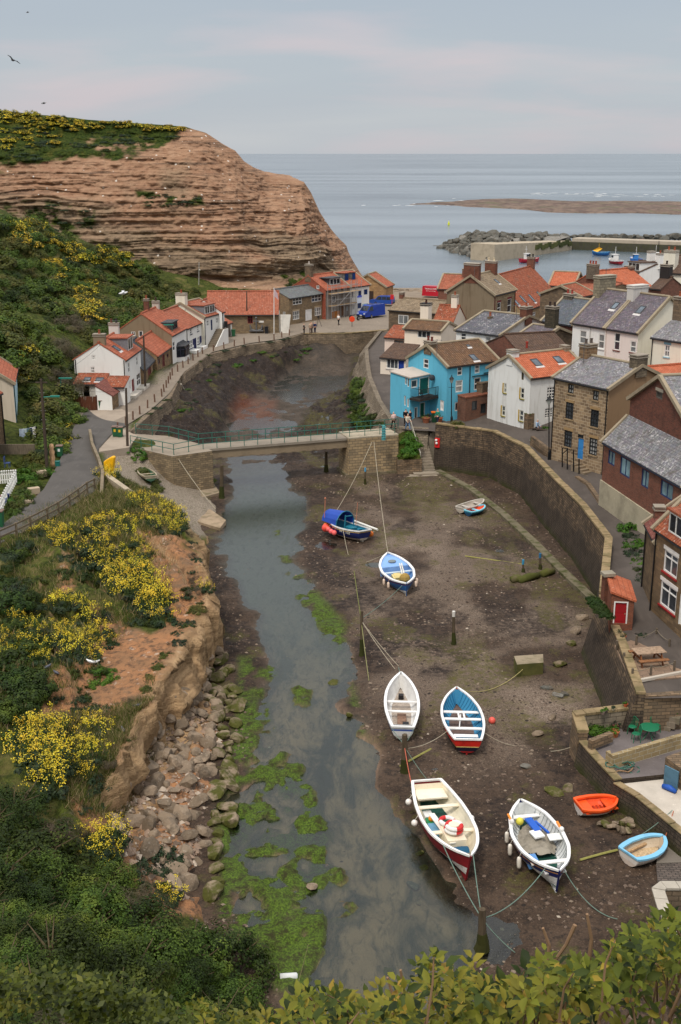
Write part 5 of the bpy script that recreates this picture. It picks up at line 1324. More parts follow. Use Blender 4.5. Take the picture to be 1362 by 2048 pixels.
def stair(h):
 u0=h.hit('f',*z7(865,870))[0];u1=h.hit('f',*z7(985,600))[0];z1_=h.hit('f',*z7(930,612))[1];n=11;mb=MB();ms=MB()
 u1=u0+3.0
 for k in range(n):
  a,b=u0+(u1-u0)*k/n,u0+(u1-u0)*(k+1)/n;zt=h.zb+(z1_-h.zb)*(k+1)/n
  q=[h.P('f',a,h.zb-.2,.02),h.P('f',b,h.zb-.2,.02),h.P('f',b,h.zb-.2,1.1),h.P('f',a,h.zb-.2,1.1)];q=q if(q[1]-q[0]).cross(q[2]-q[0]).z>0 else q[::-1]
  mb.hexa(q+[Vector((p.x,p.y,zt))for p in q])
 st=mb.build('outside_stair',m_concrete((128,116,100),.4),h.root)
 e=[h.P('f',u0,h.zb-.2,1.12),h.P('f',u1+1.3,h.zb-.2,1.12),h.P('f',u1+1.3,z1_,1.12),h.P('f',u1,z1_,1.12)];mb=MB();mb.extrude(e,(0,0,0),-h.n*.12);mb.build('stair_wall',WHITE,st)
 q=[h.P('f',u1,h.zb,.02),h.P('f',u1+1.3,h.zb,.02),h.P('f',u1+1.3,h.zb,1.1),h.P('f',u1,h.zb,1.1)];q=q if(q[1]-q[0]).cross(q[2]-q[0]).z>0 else q[::-1];mb=MB();mb.hexa(q+[Vector((p.x,p.y,z1_))for p in q]);mb.build('landing',m_concrete((128,116,100),.4),st)
 mb=MB();q=[h.P('f',u1+.3,0,1.1),h.P('f',u1+1.35,0,1.1)];
 for zz in(.3,.6,.9):mb.beam(q[0]+Vector((0,0,z1_+zz)),q[1]+Vector((0,0,z1_+zz)),.06,.26)
 a_=h.P('f',u1+1.35,z1_+.6,.1);mb.beam(a_,h.P('f',u1+1.35,z1_+.6,1.1),.06,.8);mb.build('landing_screen',m_plain((26,28,30)),st)
stair(h)
h=House('white_annexe','narrow white annexe with small orange roof at the end of the white row',z7(1088,338),z7(1124,326),5.5,base=(688,4.3),rise=1.6,wall=WHITE,roof=OR2,ridge_t=.5);h.build();h.pipe('f',.12)
h=House('small_store','little orange roofed store with grey double door at the end of the row',z7(1130,530),z7(1240,492),3.2,base=(677.5,4.3),rise=1.5,wall=WHITE,roof=OR2,mono='back',cat='outbuilding');h.door('f',z7(1148,530,1222,728),(112,100,92),None);h.build()
h=House('lifeboat_house','long stone lifeboat house with a wide orange roof facing the inlet',(412,627.8),(557,627.3),8.2,base=(667,4.3),apex=(480,584.5),wall=LST2,roof=OR2,gutter=(40,36,34),over=.35)
h.win('f',z2(373,352,407,412),'grid22',(110,36,40),(40,14,16));h.build()
u0,v0,u1,v1=h.uvbox('f',z2(446,394,478,406));mb=MB();mb.hexa([h.P('f',u,v,w)for w in(.004,.05)for u,v in((u0,v0),(u1,v0),(u1,v1),(u0,v1))]);mb.build('notice_board',m_paint((222,218,210)),h.root)
mb=MB();P_=lambda u,v,w=.25:h.P('f',u,v,w);uu=h.hit('f',*z2(430,440))[0]
mb.box(P_(uu,4.75,.35),(2.2,.5,.12));mb.tube([P_(uu,4.4),P_(uu,6.6)],.09,8);mb.tube([P_(uu-.5,6.2),P_(uu+.5,6.2)],.07,8);mb.tube([P_(uu-.95,5.6),P_(uu-.8,4.95),P_(uu,4.7),P_(uu+.8,4.95),P_(uu+.95,5.6)],.12,8);mb.lathe(P_(uu,6.6),[(.05,0),(.2,.1),(.05,.3)],8)
tag(mb.build('anchor',m_plain((104,104,106),.6,.4)),'big grey anchor standing against the lifeboat house wall','anchor')
mb=MB();q=[h.P('r',u,v,.02)for u,v in((.6,4.3),(3.2,4.3),(3.2,7.4),(.6,7.4))];mb.extrude(q,(0,0,0),h.d*.08);mb.build('boathouse_door',m_paint((226,222,212)),h.root)
mb=MB();mb.extrude([h.P('r',-.2,4.3,.3),h.P('r',-.2,7.2,.3),h.P('r',-.2,7.2,1.9),h.P('r',-.2,4.3,1.5)],(0,0,0),h.n*-.08);tag(mb.build('board_screen',m_paint((224,220,210))),'white boarded screen standing at the end of the lifeboat house','screen')
h=House('stone_house','square stone house with grey slate roof and white casement windows',(578,597),(644.5,587),6.0,base=(649.5,4.3),apex=z2(585,197),wall=LST2,roof=SLG,over=.25)
h.win('f',z2(666,240,726,288),'grid32').win('f',z2(789,223,852,270),'grid32').win('f',z2(667,330,709,386),'grid32',lintel=(170,150,120)).win('f',z2(809,306,851,360),'grid32',lintel=(170,150,120)).win('l',z2(602,335,619,380),'cas2');h.door('f',z2(749,320,789,392),(226,224,220),(226,224,220));h.build()
A_,B_=(651.4,580.8),(738.4,569.3)
h=House('scaffolded_house','half renovated house with bare grey wall and scaffold under an orange roof',A_,(701,574.2),('eave',609.8,571),base=(638.7,4.3),apex=(636,552.4),wall=m_render((138,130,122),.4),walls={'l':m_tile((164,88,66),(146,78,60),.08,w=.2,h=.16,pan=False)},roof=OR1,over=.25)
h.win('f',z9(276,365,360,505),'cas2');h.win('f',z9(262,612,372,712),'cas3');h.door('f',z9(487,590,545,812),(116,84,58),None);h.win('l',z2(820,165,838,188),'plain');h.build()
h.chimney(.05,.7,1.3,1.9,DST,1,(190,180,170),off=.1);h.dormer(h.L*.30,h.L*.75,.9,1.15,cheek=SL6,roofm=SL6,style='cas3',over=.3)
u0,v0,u1,v1=h.uvbox('f',z9(265,705,442,862));mb=MB();mb.hexa([h.P('f',u,v,w)for w in(.1,.16)for u,v in((u0,v0),(u1,v0),(u1,v1),(u0,v1))]);tag(mb.build('plywood_board',m_wood((196,128,66))),'orange plywood hoarding propped below the scaffold','board')
SC=h
h=House('white_gallery','white harbour house with blue windows and two narrow blue dormers',(701,574.2),B_,SC.dep,Y=SC.B.y,zb=4.3,rise=SC.zr-SC.ze,wall=WHITE,roof=OR1,over=.25,coping=CST)
NB=(22,50,96)
h.win('f',z9(868,238,942,392),'sash2',NB,NB).win('f',z9(998,212,1078,328),'sash2',NB,NB).win('f',z9(733,268,752,410),'sash',NB,NB).win('f',z9(855,508,942,642),'sash2',NB,NB);h.door('f',z9(648,560,706,772),(20,66,120),(226,226,222));h.build()
h.dormer(h.L*.03,h.L*.26,1.5,1.3,cheek=SLG,style='plain',wincol=NB,gl=NB);h.dormer(h.L*.42,h.L*.62,1.5,1.3,cheek=SLG,style='plain',wincol=NB,gl=NB)
for bx,c,nm,lb in(((955,528,1062,612),(150,190,204),'shop_sign','pale blue framed picture board on the white harbour house'),((738,560,782,660),(206,204,200),'notice_board','white framed notice board beside the blue door'),((598,600,625,690),(70,110,120),'notice_board','small dark notice panel left of the blue door')):
 u0,v0,u1,v1=h.uvbox('f',z9(*bx));mb=MB();mb.hexa([h.P('f',u,v,w)for w in(.004,.05)for u,v in((u0,v0),(u1,v0),(u1,v1),(u0,v1))]);mb.hexa([h.P('f',u,v,w)for w in(.051,.06)for u,v in((u0+.1,v0+.1),(u1-.1,v0+.1),(u1-.1,v1-.1),(u0+.1,v1-.1))],1);tag(mb.build(nm,[m_paint((206,210,210)),m_paint(c)]),lb,'sign')
GA=h
h=House('stone_barn','stone fish store with orange roof and dark doors at the end of the quay',(771.7,574.6),(786.5,569.3),7.0,base=(609,4.3),apex=(748.5,550),wall=m_stone((178,140,96),(148,116,82),(120,100,78),.5,.24,.016,.3,.5,.2),roof=OR1,coping=CST)
h.door('l',z3(-10,95,30,170),(60,44,36),None);h.door('f',z3(78,98,117,165),(58,46,38),None);h.build()
h=House('stone_annexe','narrow stone annexe with orange lean-to roof beside the white harbour house',z9(1120,235),z9(1278,175),4.0,base=(604.5,4.3),rise=1.9,wall=m_stone((178,140,96),(148,116,82),(120,100,78),.5,.24,.016,.3,.5,.2),roof=OR1,mono='back');h.door('f',z9(1190,250,1242,490),(70,44,34),None);h.win('f',z9(1142,262,1166,320),'plain',(60,50,46));h.build()
h=House('cream_house','cream house with orange roof and pale blue front half out of view',z12(132,447),z12(165,297),7.5,base=(864.6,4.9,35),rise=2.6,wall=m_render((176,204,214),.2),walls={'l':m_render((206,192,172),.2)},roof=OR1,coping=CST)
h.build();h.pipe('f',.2,col=(20,60,56))
h=House('stone_house','brown stone house with white bay window at the left edge',None,None,7.0,zb=5.0,rise=2.6,Wc=((-31.2,94.2),(-30.5,104.0),10.4),wall=m_stone((128,104,78),(104,86,68),(96,82,66),.4,.2,.016,.4,.7,.3),roof=OR3)
h.win('f',(6.6,8.0,7.5,9.4),'sash2',px=False).win('f',(2.0,7.9,3.0,9.4),'sash2',px=False);h.build();h.pipe('f',9.7,col=(20,22,26));h.pipe('f',5.2,col=(20,22,26))
def flatbay(h,u0,u1,v0,v1,proj):
 mb=MB();P=lambda u,v,w:h.P('f',u,v,w)
 for i in range(5):u=u0+(u1-u0)*i/4;mb.beam(P(u,v0,proj),P(u,v1,proj),.07,.07)
 for j in range(6):v=v0+(v1-v0)*j/5;mb.beam(P(u0,v,proj),P(u1,v,proj),.06,.06)
 for v in(v0,v1):mb.beam(P(u0,v,0),P(u0,v,proj),.1,.1);mb.beam(P(u1,v,0),P(u1,v,proj),.1,.1)
 o=mb.build('bay_window',m_paint((230,228,224)),h.root);mp=MB();mp.quad(P(u0,v0,proj-.03),P(u1,v0,proj-.03),P(u1,v1,proj-.03),P(u0,v1,proj-.03));mp.quad(P(u0,v0,0),P(u0,v0,proj-.03),P(u0,v1,proj-.03),P(u0,v1,0));mp.build('bay_pane',m_glass(),o)
 mr=MB();q=[P(u0-.1,v1+.03,0),P(u1+.1,v1+.03,0),P(u1+.1,v1+.03,proj+.1),P(u0-.1,v1+.03,proj+.1)];q=q if(q[1]-q[0]).cross(q[2]-q[0]).z>0 else q[::-1];mr.hexa(q+[p+Vector((0,0,.12))for p in q]);mr.build('bay_roof',m_plain((70,84,84)),o)
flatbay(h,3.8,6.2,5.5,7.3,.65)
h=House('stone_bungalow','stone house with brownish tiled roof and one white window facing the inlet',(777.6,620),(872,627.5),7.0,Y=178,zb=4.2,apex=(790,597),wall=DST,roof=TAN);h.win('f',z3(240,298,326,376),'cas2',fw=.12);h.build();h.chimney(.03,.6,.7,.9,BRK,0)
h=House('pink_lean_to','small pale lean-to with red pantiles and brown framed window',(769.4,675),(810,677.7),3.2,Y=150,zb=5.2,apex=(779,655),wall=m_render((226,206,192),.15),roof=OR3,mono='back',cat='outbuilding');h.win('f',z3(205,513,288,568),'cas2',(96,62,44));h.build()
h=House('cream_extension','single storey cream extension with dark tiled roof and blue door',(761,715),(811.5,719.9),3.6,Y=142,zb=5.3,apex=(776,691),wall=CREAM,roof=BR2,mono='back',cat='house');h.win('f',z3(140,674,240,756),'cas3',sill=(216,208,200));h.door('f',z3(243,684,289,812),(28,62,150),(28,62,150));h.build()
h=House('cream_house','tall cream house with mossy brown roof and a white gable edge',(809.3,658.2),(882,663.6),4.6,Y=146,zb=5.3,apex=(834,641),wall=CREAM,roof=BR1,coping=CST)
h.win('f',z3(403,432,516,494),'cas3').win('f',z3(415,572,477,634),'cas2').win('f',z3(353,710,418,772),'cas2',sill=(60,80,140));h.build();h.chimney(.30,1.1,1.1,2.1,CREAM,1,(70,40,34),off=.8,capm=m_plain((40,34,32)))
mb=MB();u0,v0,u1,v1=h.uvbox('f',z3(345,690,418,706));mb.hexa([h.P('f',u,v,w)for w in(.01,.5)for u,v in((u0,v0),(u1,v0),(u1,v1),(u0,v1))]);mb.build('canopy',m_paint((60,84,150)),h.root)
h=House('red_roofed_house','red pantiled roof tucked behind the cream house and the big grey gable',(866,644),(906,646.5),5.0,Y=158,zb=5,apex=z3(635,220),wall=CREAM,roof=OR3);h.build();h.chimney(.75,.8,.8,1.5,CREAM,1)
h=House('rendered_house','tall house with huge bare brown grey gable and big brick chimney stacks',(989,590.5),(1030.5,580),('eave',903.3,582.3),Y=160,zb=4.8,apex=(949,553),wall=m_stone((172,150,118),(146,126,100),(130,114,92),.45,.22),walls={'l':m_render((128,114,94),.5)},roof=TAN,coping=CST)
h.win('f',z3(1083,190,1112,286),'sash',lintel=(120,40,44)).win('f',z3(1170,160,1202,272),'sash',lintel=(120,40,44));h.build();h.chimney(.05,.8,2.2,1.7,BRK2,0,capm=m_concrete((170,160,146)));h.chimney(.93,.8,1.6,1.5,BRK2,2,(206,190,160),capm=m_concrete((170,160,146)));h.skylight(*z3(1078,12),.6,.9);h.pipe('f',.08,col=(90,34,38));h.pipe('f',h.L-.1,col=(90,34,38))
h=House('white_house','white house with blotched dark slate roof behind the blue one',(912.7,661),(999.6,671.6),('eaveB',1056,645.8),Y=138,zb=5.2,apex=(933,624),wall=WHITE,roof=SL2,coping=CST)
h.win('f',z3(773,452,818,512),'sash',fw=.09).win('f',z3(981,482,1028,562),'sash',fw=.09);h.build();h.chimney(.96,.9,1.3,1.1,BRK2,1);h.pipe('f',h.L-.12);h.chimney(.33,.5,.5,-.2,DST,1,off=-1.7,cap=False)
h=House('blue_house','bright blue harbour house with brown tiled roof and white windows',(895,734),(996,721),('eave',838.7,713.9),base=(844,4.0),apex=(872,692),wall=BLUE,roof=BR1,coping=CST,ridge_t=.5)
h.win('f',z3(744,737,786,812),'sash',fw=.09).win('f',z3(892,722,934,794),'sash',fw=.09).win('f',z3(729,853,789,954),'sash',fw=.1).win('f',z3(887,830,943,935),'sash',fw=.1).win('l',z3(454,672,498,752),'sash',fw=.09).win('f',z3(722,1036,812,1110),'cas2',fw=.1).win('l',z3(596,1024,628,1114),'plain',glass=(210,208,204));h.build()
h.chimney(.04,.7,1.2,.45,DST,2,(110,56,48));h.skylight(*z3(882,660),.75,1.0);h.skylight(*z3(835,560),.4,.35);h.pipe_px('f',z3(850,0)[0],z3(0,735)[1],z3(0,1010)[1]);h.pipe_px('f',z3(1030,0)[0],z3(0,680)[1],z3(0,860)[1],r=.09)
for y_,x0_,x1_ in((820,868,1020),(792,965,1025)):
 u0,v=h.hit('f',*z3(x0_,y_));u1,_=h.hit('f',*z3(x1_,y_));mb=MB();mb.tube([h.P('f',u0,v,.08),h.P('f',u1,v,.08)],.05,6);mb.build('waste_pipe',m_plain((28,28,30),.5,.3),h.root)
mb=MB();c=h.P('l',*h.hit('l',*z3(550,828)),.35);mb.lathe(c,[(.32,0),(.22,.06),(.05,.1)],12,axis=Matrix.Rotation(pi/2.4,3,'X'));mb.tube([h.P('l',*h.hit('l',*z3(548,828)),0),c],.03,5);mb.build('satellite_dish',m_plain((50,54,60)),h.root)
BH=h
e=House('blue_extension','two level blue extension with balcony and dark green doors on the quay',z3(345,838),z3(545,800),('eave',)+z3(287,787),base=(843,4.0),rise=.3,wall=BLUE,roof=m_concrete((190,178,166),.35),cat='house',gutter=None,over=.12,verge=.12,mono='back')
TEAL=(24,96,88)
e.win('f',z3(350,848,405,918),'plain',fw=.12).win('l',z3(297,818,312,890),'plain').win('l',z3(318,832,333,908),'plain').win('l',z3(290,985,304,1068),'plain').win('l',z3(316,1010,331,1082),'plain');e.door('f',z3(420,826,503,972),TEAL,(220,222,216));e.door('f',z3(423,1042,466,1186),(20,84,66),(206,208,204));e.win('f',z3(378,1082,406,1196),'plain',glass=(60,56,52));e.build()
zb_=e.hit('f',*z3(420,985))[1]
mb=MB();P=lambda u,v,w:e.P('f',u,v,w);q=[P(-.15,0,.02),P(e.L+.8,0,.02),P(e.L+.8,0,1.5),P(-.15,0,1.5)];q=q if(q[1]-q[0]).cross(q[2]-q[0]).z>0 else q[::-1]
mb.hexa([Vector((p.x,p.y,zb_-.22))for p in q]+[Vector((p.x,p.y,zb_))for p in q]);bk=mb.build('balcony',m_wood((58,52,48)),e.root)
mb=MB()
for hh in(.12,1.0):mb.tube([P(.1,zb_+hh,.1),P(.1,zb_+hh,1.45),P(e.L+.75,zb_+hh,1.45),P(e.L+.75,zb_+hh,.1)],.03,6)
for k in range(24):u=.1+(e.L+.65)*k/23;mb.tube([P(u,zb_,1.45),P(u,zb_+1.0,1.45)],.022 if k%6 else .04,5)
mb.build('balcony_railing',m_plain((30,34,36),.5,.3),bk)
mb=MB();c=P(.85,zb_,.7)
mb.box(c+Vector((0,0,.45)),(.45,.45,.05));mb.box(c+Vector((-.2,0,.8)),(.05,.42,.6))
for dx in(-.2,.2):
 for dy in(-.2,.2):mb.tube([c+Vector((dx,dy,0)),c+Vector((dx,dy,.45))],.03,5)
tag(mb.build('balcony_chair',m_plain((30,32,34))),'dark chair standing on the balcony of the blue extension','chair')
h=House('orange_roofed_hall','large building with mottled orange roof and six skylights',(1044,623.5),(1120,596),10.0,Y=172,zb=4.3,apex=(1011,555.3),wall=m_stone((190,164,124),(160,136,104),(140,120,96)),roof=OR3)
h.win('f',z4(500,345,520,378),'sash');h.win('f',z4(553,338,572,370),'sash');h.build()
for x,y in((462,277),(505,268),(552,262),(596,246),(647,248),(678,243)):h.skylight(*z4(x,y),.8,1.5)
h.chimney(.99,.8,1.1,1.5,BRK,2,(50,46,46))
h=House('brick_house','dark brick house with orange roof beside the red van',(876.6,577.4),(934,580),6.0,Y=205,zb=4.2,apex=(886,549),wall=BRK,roof=OR2,coping=CST);h.win('f',z4(78,215,98,235),'plain');h.build();h.chimney(.75,.8,1.3,1.1,BRK,2)
h=House('orange_roofed_house','orange roofed house with stone coped gable near the harbour water',(1098,571),(1148,573),8.0,Y=190,zb=4.5,apex=(1106,544.5),wall=DST,roof=OR4,coping=CST);h.build()
h=House('orange_roofed_house','lower orange hipped looking roof in front of the stone coped one',z10(360,472),z10(498,442),6.0,Y=158,zb=5,apex=z10(250,366),wall=DST,roof=OR3,coping=CST);h.build()
h=House('orange_roofed_house','wide bright orange roof behind the purple slated terrace',(1226,581),(1303,573),8.0,Y=166,zb=5,apex=z10(640,225),wall=BRK,roof=OR4);h.build();h.chimney(.02,1.0,1.5,1.1,m_stone((120,108,92),(96,88,78)),3,(150,70,54));h.chimney(.97,.9,1.2,.4,BRK,1,(60,50,48))
h=House('orange_roofed_house','orange roof with whitish lichen left of the big stone chimney',(1140,571),(1196,584.5),7.0,Y=172,zb=5,apex=z10(420,280),wall=DST,roof=OR2);h.build()
h=House('white_house','white gabled house with brown roof and dormer by the harbour',(1237,540),(1279,545.5),9.0,Y=212,zb=3.5,apex=(1262,522),wall=WHITE,roof=BR2);h.build();h.dormer(2.0,5.2,.4,1.4,cheek=WHITE,style='cas3',wincol=(230,228,222));h.chimney(.97,1.0,1.0,1.7,WHITE,1);h.chimney(.55,.9,1.2,1.9,WHITE,0)
h=House('cream_house','big plain cream house with square chimney at the right edge',(1322,545),(1430,552),8,Y=158,zb=5,apex=(1390,512),wall=CREAM2,roof=BR2);h.build();h.chimney(.1,1.6,1.2,.9,CREAM2,2,off=-2.8,zoff=-1)
h=House('brick_chimney_house','dark brick building with a tarred chimney before the cream house',(1300,577),(1322,579),5,Y=150,zb=6,rise=1.2,wall=BRK,roof=BR2);h.build();h.chimney(.4,1.3,.9,1.6,m_plain((48,42,40)),1,(60,50,46))
h=House('brick_house','small brick house with bluish slate roof and two white windows',(1085.6,642),(1146,651),7.0,Y=135,zb=6,apex=z10(200,480),wall=BRK2,roof=SL5,coping=CST);h.win('f',z4(639,397,665,459),'sash2').win('f',z4(711,428,746,467),'cas3');h.build();h.chimney(.16,1.3,.8,.5,m_stone((126,114,100),(96,88,78),(70,64,58),.3,.25,.03),2,(150,66,56))
h=House('stone_cottage','small stone building with purple grey slates beside the white slated house',z4(478,468),z4(612,486),5.5,Y=130,zb=5.5,apex=z4(540,410),wall=DST,roof=SL3,coping=CST);h.build();h.chimney(.72,1.3,.8,2.3,m_stone((84,76,62),(62,58,48),(50,48,42),.4,.22),2,(60,48,44))
h=House('brown_roofed_house','low building with broad dark brown tiled roof and red chimneys',z4(500,575),z4(775,560),9.0,Y=122,zb=5,apex=z4(600,465),wall=BRK,roof=BR2);h.build();h.chimney(.20,.9,.9,-1.3,BRK2,1,(150,62,50),off=-3.1,zoff=-3.4,poth=1.0)
t0=PY(1146,645.6,124);t1=Pz(1276.5,666.5,t0.z);tm=t0.lerp(t1,.52)
h=House('terrace_house','white terrace house with purple slate roof, left of the pair',None,None,8.4,zb=6.0,Wc=((t0.x,t0.y),(tm.x,tm.y),t0.z),apex=(1208,580),wall=WROUGH,roof=SL3,coping=CST)
h.win('f',z4(812,437,849,508),'sash',fw=.09).win('f',z4(913,456,946,536),'sash',fw=.09,sill=(226,224,220));h.build();h.skylight(*z4(1005,303),.7,1.0);h.chimney(.03,.9,2.4,1.5,m_stone((150,140,118),(126,118,100),(96,90,78),.5,.3),0,capm=m_concrete((164,156,138),.4));h.pipe('f',h.L*.55,col=(196,192,186))
T1=h
h=House('terrace_house','pale pink terrace house with purple slate roof, right of the pair',None,None,8.4,zb=6.0,Wc=((tm.x,tm.y),(t1.x,t1.y),t0.z),rise=T1.zr-T1.ze,wall=PINK,walls={'r':CREAM2},roof=SL3,coping=CST)
h.win('f',z4(999,449,1031,544),'sash',fw=.09,sill=(110,54,44)).win('f',z4(1086,494,1118,556),'sash',fw=.09,sill=(110,54,44));h.build();h.skylight(*z4(1143,325),.75,1.1);h.chimney(.02,.9,2.2,.9,m_render((196,192,186),.3),0,capm=m_concrete((200,196,188),.2));h.pipe('f',.12,col=(222,206,196))
h=House('cream_house','cream house with pale blue window surrounds and grey slates at right',(1304,675),(1362,684),6.5,Y=113,zb=6.5,apex=(1354,637),len_=7,wall=CREAM2,roof=SL4);h.win('f',z5(1243,105,1282,192),'sash2',sill=(150,190,204),lintel=(120,164,178)).win('f',z5(1225,296,1267,380),'sash2',lintel=(120,164,178));h.build();h.pipe('f',.15);h.chimney(.1,1.4,1.0,2.1,DST,2);h.chimney(.55,.8,.8,-1.1,BRK2,0,off=-2.4,cap=False)
h=House('white_house','rough white house with bright orange roof and two skylights above the harbour wall',(1061.3,756.8),(1109,751),('eave',1003,733.5),base=(866,4.0,1048.7),apex=(1037,713),len_=7.5,wall=WROUGH,roof=OR4,coping=CST)
YG=(140,128,44)
for bx in((97,380,118,448),(217,413,244,490),(84,540,108,612),(209,572,238,648)):h.win('l',z5(*bx),'sash',(206,204,190),sill=YG)
h.win('l',z5(225,300,241,356),'plain',(90,80,40));h.win('f',z5(405,405,462,492),'sash34',sill=(60,70,60)).win('f',z5(390,557,450,625),'sash34');h.build()
for bx in((97,380,118,448),(217,413,244,490),(84,540,108,612),(209,572,238,648)):
 u0,v0,u1,v1=h.uvbox('l',z5(*bx));mb=MB();mb.hexa([h.P('l',u,v,w)for w in(.004,.05)for u,v in((u0-.14,v0),(u0-.01,v0),(u0-.01,v1),(u0-.14,v1))]);mb.build('window_trim',m_paint((186,150,40)),h.root)
h.chimney(.05,.9,.9,.6,WROUGH,0);h.chimney(.97,.6,.8,.5,CST,0);h.skylight(*z5(330,232),.9,1.15);h.skylight(*z5(488,212),.9,1.1)
h=House('stone_house','three storey stone house with blue front door and iron railings',(1109.6,755.4),(1218,779),('eaveB',1317,757),base=(919.5,4.2,1102.6),apex=z5(688,186),wall=BST,walls={'r':BROWNR},roof=SL4,coping=CST)
DK=(36,38,40)
for bx,st in(((556,386,597,452),'sash2'),((734,432,775,502),'sash2'),((539,516,594,636),'sash34'),((716,568,775,692),'sash34'),((529,717,584,836),'sash34'),((707,771,764,893),'sash34')):h.win('f',z5(*bx),st,DK,sill=(150,128,98),lintel=(158,130,92))
h.door('f',z5(624,772,665,921),(56,132,196),None);h.win('f',z5(626,745,667,771),'cas3',DK);h.build();h.chimney(.04,1.0,1.3,1.1,m_stone((140,110,80),(104,84,66),(150,130,104),.45,.25),2,(90,80,74));h.chimney(.955,.9,1.3,.95,CHST,0);h.pipe('f',h.L-.1);h.pipe('f',.08)
SH=h
W_A=Pz(1199,1009,4.0);ze_=PY(1208.6,883,W_A.y).z;A2=Vector((PY(1208.6,883,W_A.y).x,W_A.y,0));B2=Pz(1362,970,ze_);d2=Vector((B2.x-A2.x,B2.y-A2.y,0)).normalized();n2_=Vector((-d2.y,d2.x,0))
E2=A2+d2*13.5
h=House('brick_wing','long brick wing with grey slate roof and navy framed windows over a rendered base',None,None,1.95,zb=3.9,Wc=((A2.x,A2.y),(E2.x,E2.y),ze_),rise=1.9,wall=BRK,roof=SL4,mono='back',gutter=(24,30,50),coping=CST)
NV=(34,50,92)
for bx,st in(((813,6,864,114),'cas2'),((903,60,980,200),'cas2'),((1063,148,1120,284),'cas2'),((1206,242,1302,364),'cas2')):h.win('f',z6(*bx),st,NV,(96,120,128))
h.build()
va=h.hit('f',*z6(762,222))[1];mb=MB();q=[h.P('f',-.05,3.4,.004),h.P('f',13.5,3.4,.004),h.P('f',13.5,va-.2,.004),h.P('f',-.05,va,.004)];mb.extrude(q,(0,0,0),-n2_*.12);mb.build('rendered_base',m_concrete((176,166,142),.6),h.root)
A3=A2+n2_*1.95+d2*9.7;B3=A3+n2_*12
h=House('brick_hall','tall dark brick gable with stone coping rising behind the brick wing',None,None,9.7,zb=4.2,Wc=((A3.x,A3.y),(B3.x,B3.y),12.5),rise=2.6,wall=m_brick((118,70,56),(90,56,47),(104,90,80),.35),roof=SL4,coping=CST);h.win('l',z5(1183,438,1230,492),'plain',(90,84,76),(60,58,56),lintel=(160,150,134));h.build()
h=House('orange_roofed_house','sliver of orange roof behind the brown gable at the right edge',(1312,757),(1420,748),5,Y=104.5,zb=6,apex=(1362,738),wall=DST,roof=OR4);h.build()
Ka=Pz(1300.4,1217.6,4.0);kz=PY(1313.7,1056.8,Ka.y).z;Kd=Vector((.20,-.98,0));Kb=Ka+Kd*9
h=House('stone_house','stone house with red painted sills and white casements at the right edge',None,None,6.0,zb=3.9,Wc=((Ka.x,Ka.y),(Kb.x,Kb.y),kz),rise=2.9,wall=m_stone((138,114,86),(108,90,70),(104,90,74),.5,.24,.016,.4,.7,.35),roof=OR3,coping=CST)
RS=(150,34,36)
h.win('f',z6(1230,772,1338,945),'top2',(232,230,226),sill=RS,lintel=(228,224,218),fw=.1).win('f',z6(1203,1012,1328,1205),'top2',(232,230,226),sill=RS,lintel=(228,224,218),fw=.1);h.door('f',z6(1350,1100,1420,1340),(226,224,220),(230,228,224));h.build();h.pipe('f',.1)
uc=h.uvbox('f',z6(1262,545,1355,695));h.dormer(uc[0]-.2,uc[2]+.3,.12,1.35,cheek=LST,style='cas2',roofm=OR3);
h=House('stone_annexe','narrow stone annexe with dull red tiles between the brick wing and red silled house',None,None,4.5,zb=3.9,Wc=((19.62,71.7),(Ka.x+.12,Ka.y+.1),8.3),rise=1.8,wall=m_stone((130,108,82),(100,84,66),(100,86,70),.5,.24,.016,.4,.7,.35),roof=RD1,coping=CST);h.build();h.pipe('f',.15);h.chimney(.05,.6,.6,-.6,BRK,0,off=-1.6)
h=House('brick_store','flat topped brick and stone store with boarded dark openings by the blue house',(931.5,797),(979,789),4.0,Y=120.5,zb=4.0,rise=.35,wall=m_brick((128,84,66),(104,74,60),(110,96,84),.4),walls={'r':DST},roof=m_tile((150,92,68),(128,80,62),.1,w=.2,h=.2,pan=False),mono='back',gutter=None,over=.05,cat='outbuilding');h.win('f',z3(866,1030,912,1108),'plain',(50,50,52),(40,42,44)).win('f',z3(942,1052,988,1134),'plain',(50,50,52),(40,42,44));h.build()
h=House('stone_store','small stone outhouse with a white framed opening behind the brick store',z3(958,890),z3(1105,852),3.0,Y=122.5,zb=4.0,rise=.2,wall=DST,roof=DST,mono='back',gutter=None,over=.02,cat='outbuilding');h.win('f',z3(1000,905,1060,945),'plain',fw=.1);h.build()
h=House('privy_shed','small brick shed with red door and orange pantiles beside the footpath',z6(1010,1140),z6(966,995),('base',1220.6,1251),base=(1248.5,3.95,1266),rise=.45,wall=m_brick((136,76,54),(108,62,48),(120,104,88),.35),roof=OR4,mono='back',cat='shed',gutter=None,over=.1,verge=.1);h.door('l',z6(853,1140,960,1320),(160,26,34),(228,226,222));h.build()
mb=MB();p=PY(1216,1148,68.2);mb.box((p.x,p.y,p.z-.9),(.55,.5,1.6),.2);mb.build('shed_chimney',BRK2,h.root)
mb=MB();mb.box((p.x,p.y,p.z+.02),(.75,.65,.2),.2);mb.build('chimney_cap',m_concrete((150,142,126),.4),h.root)
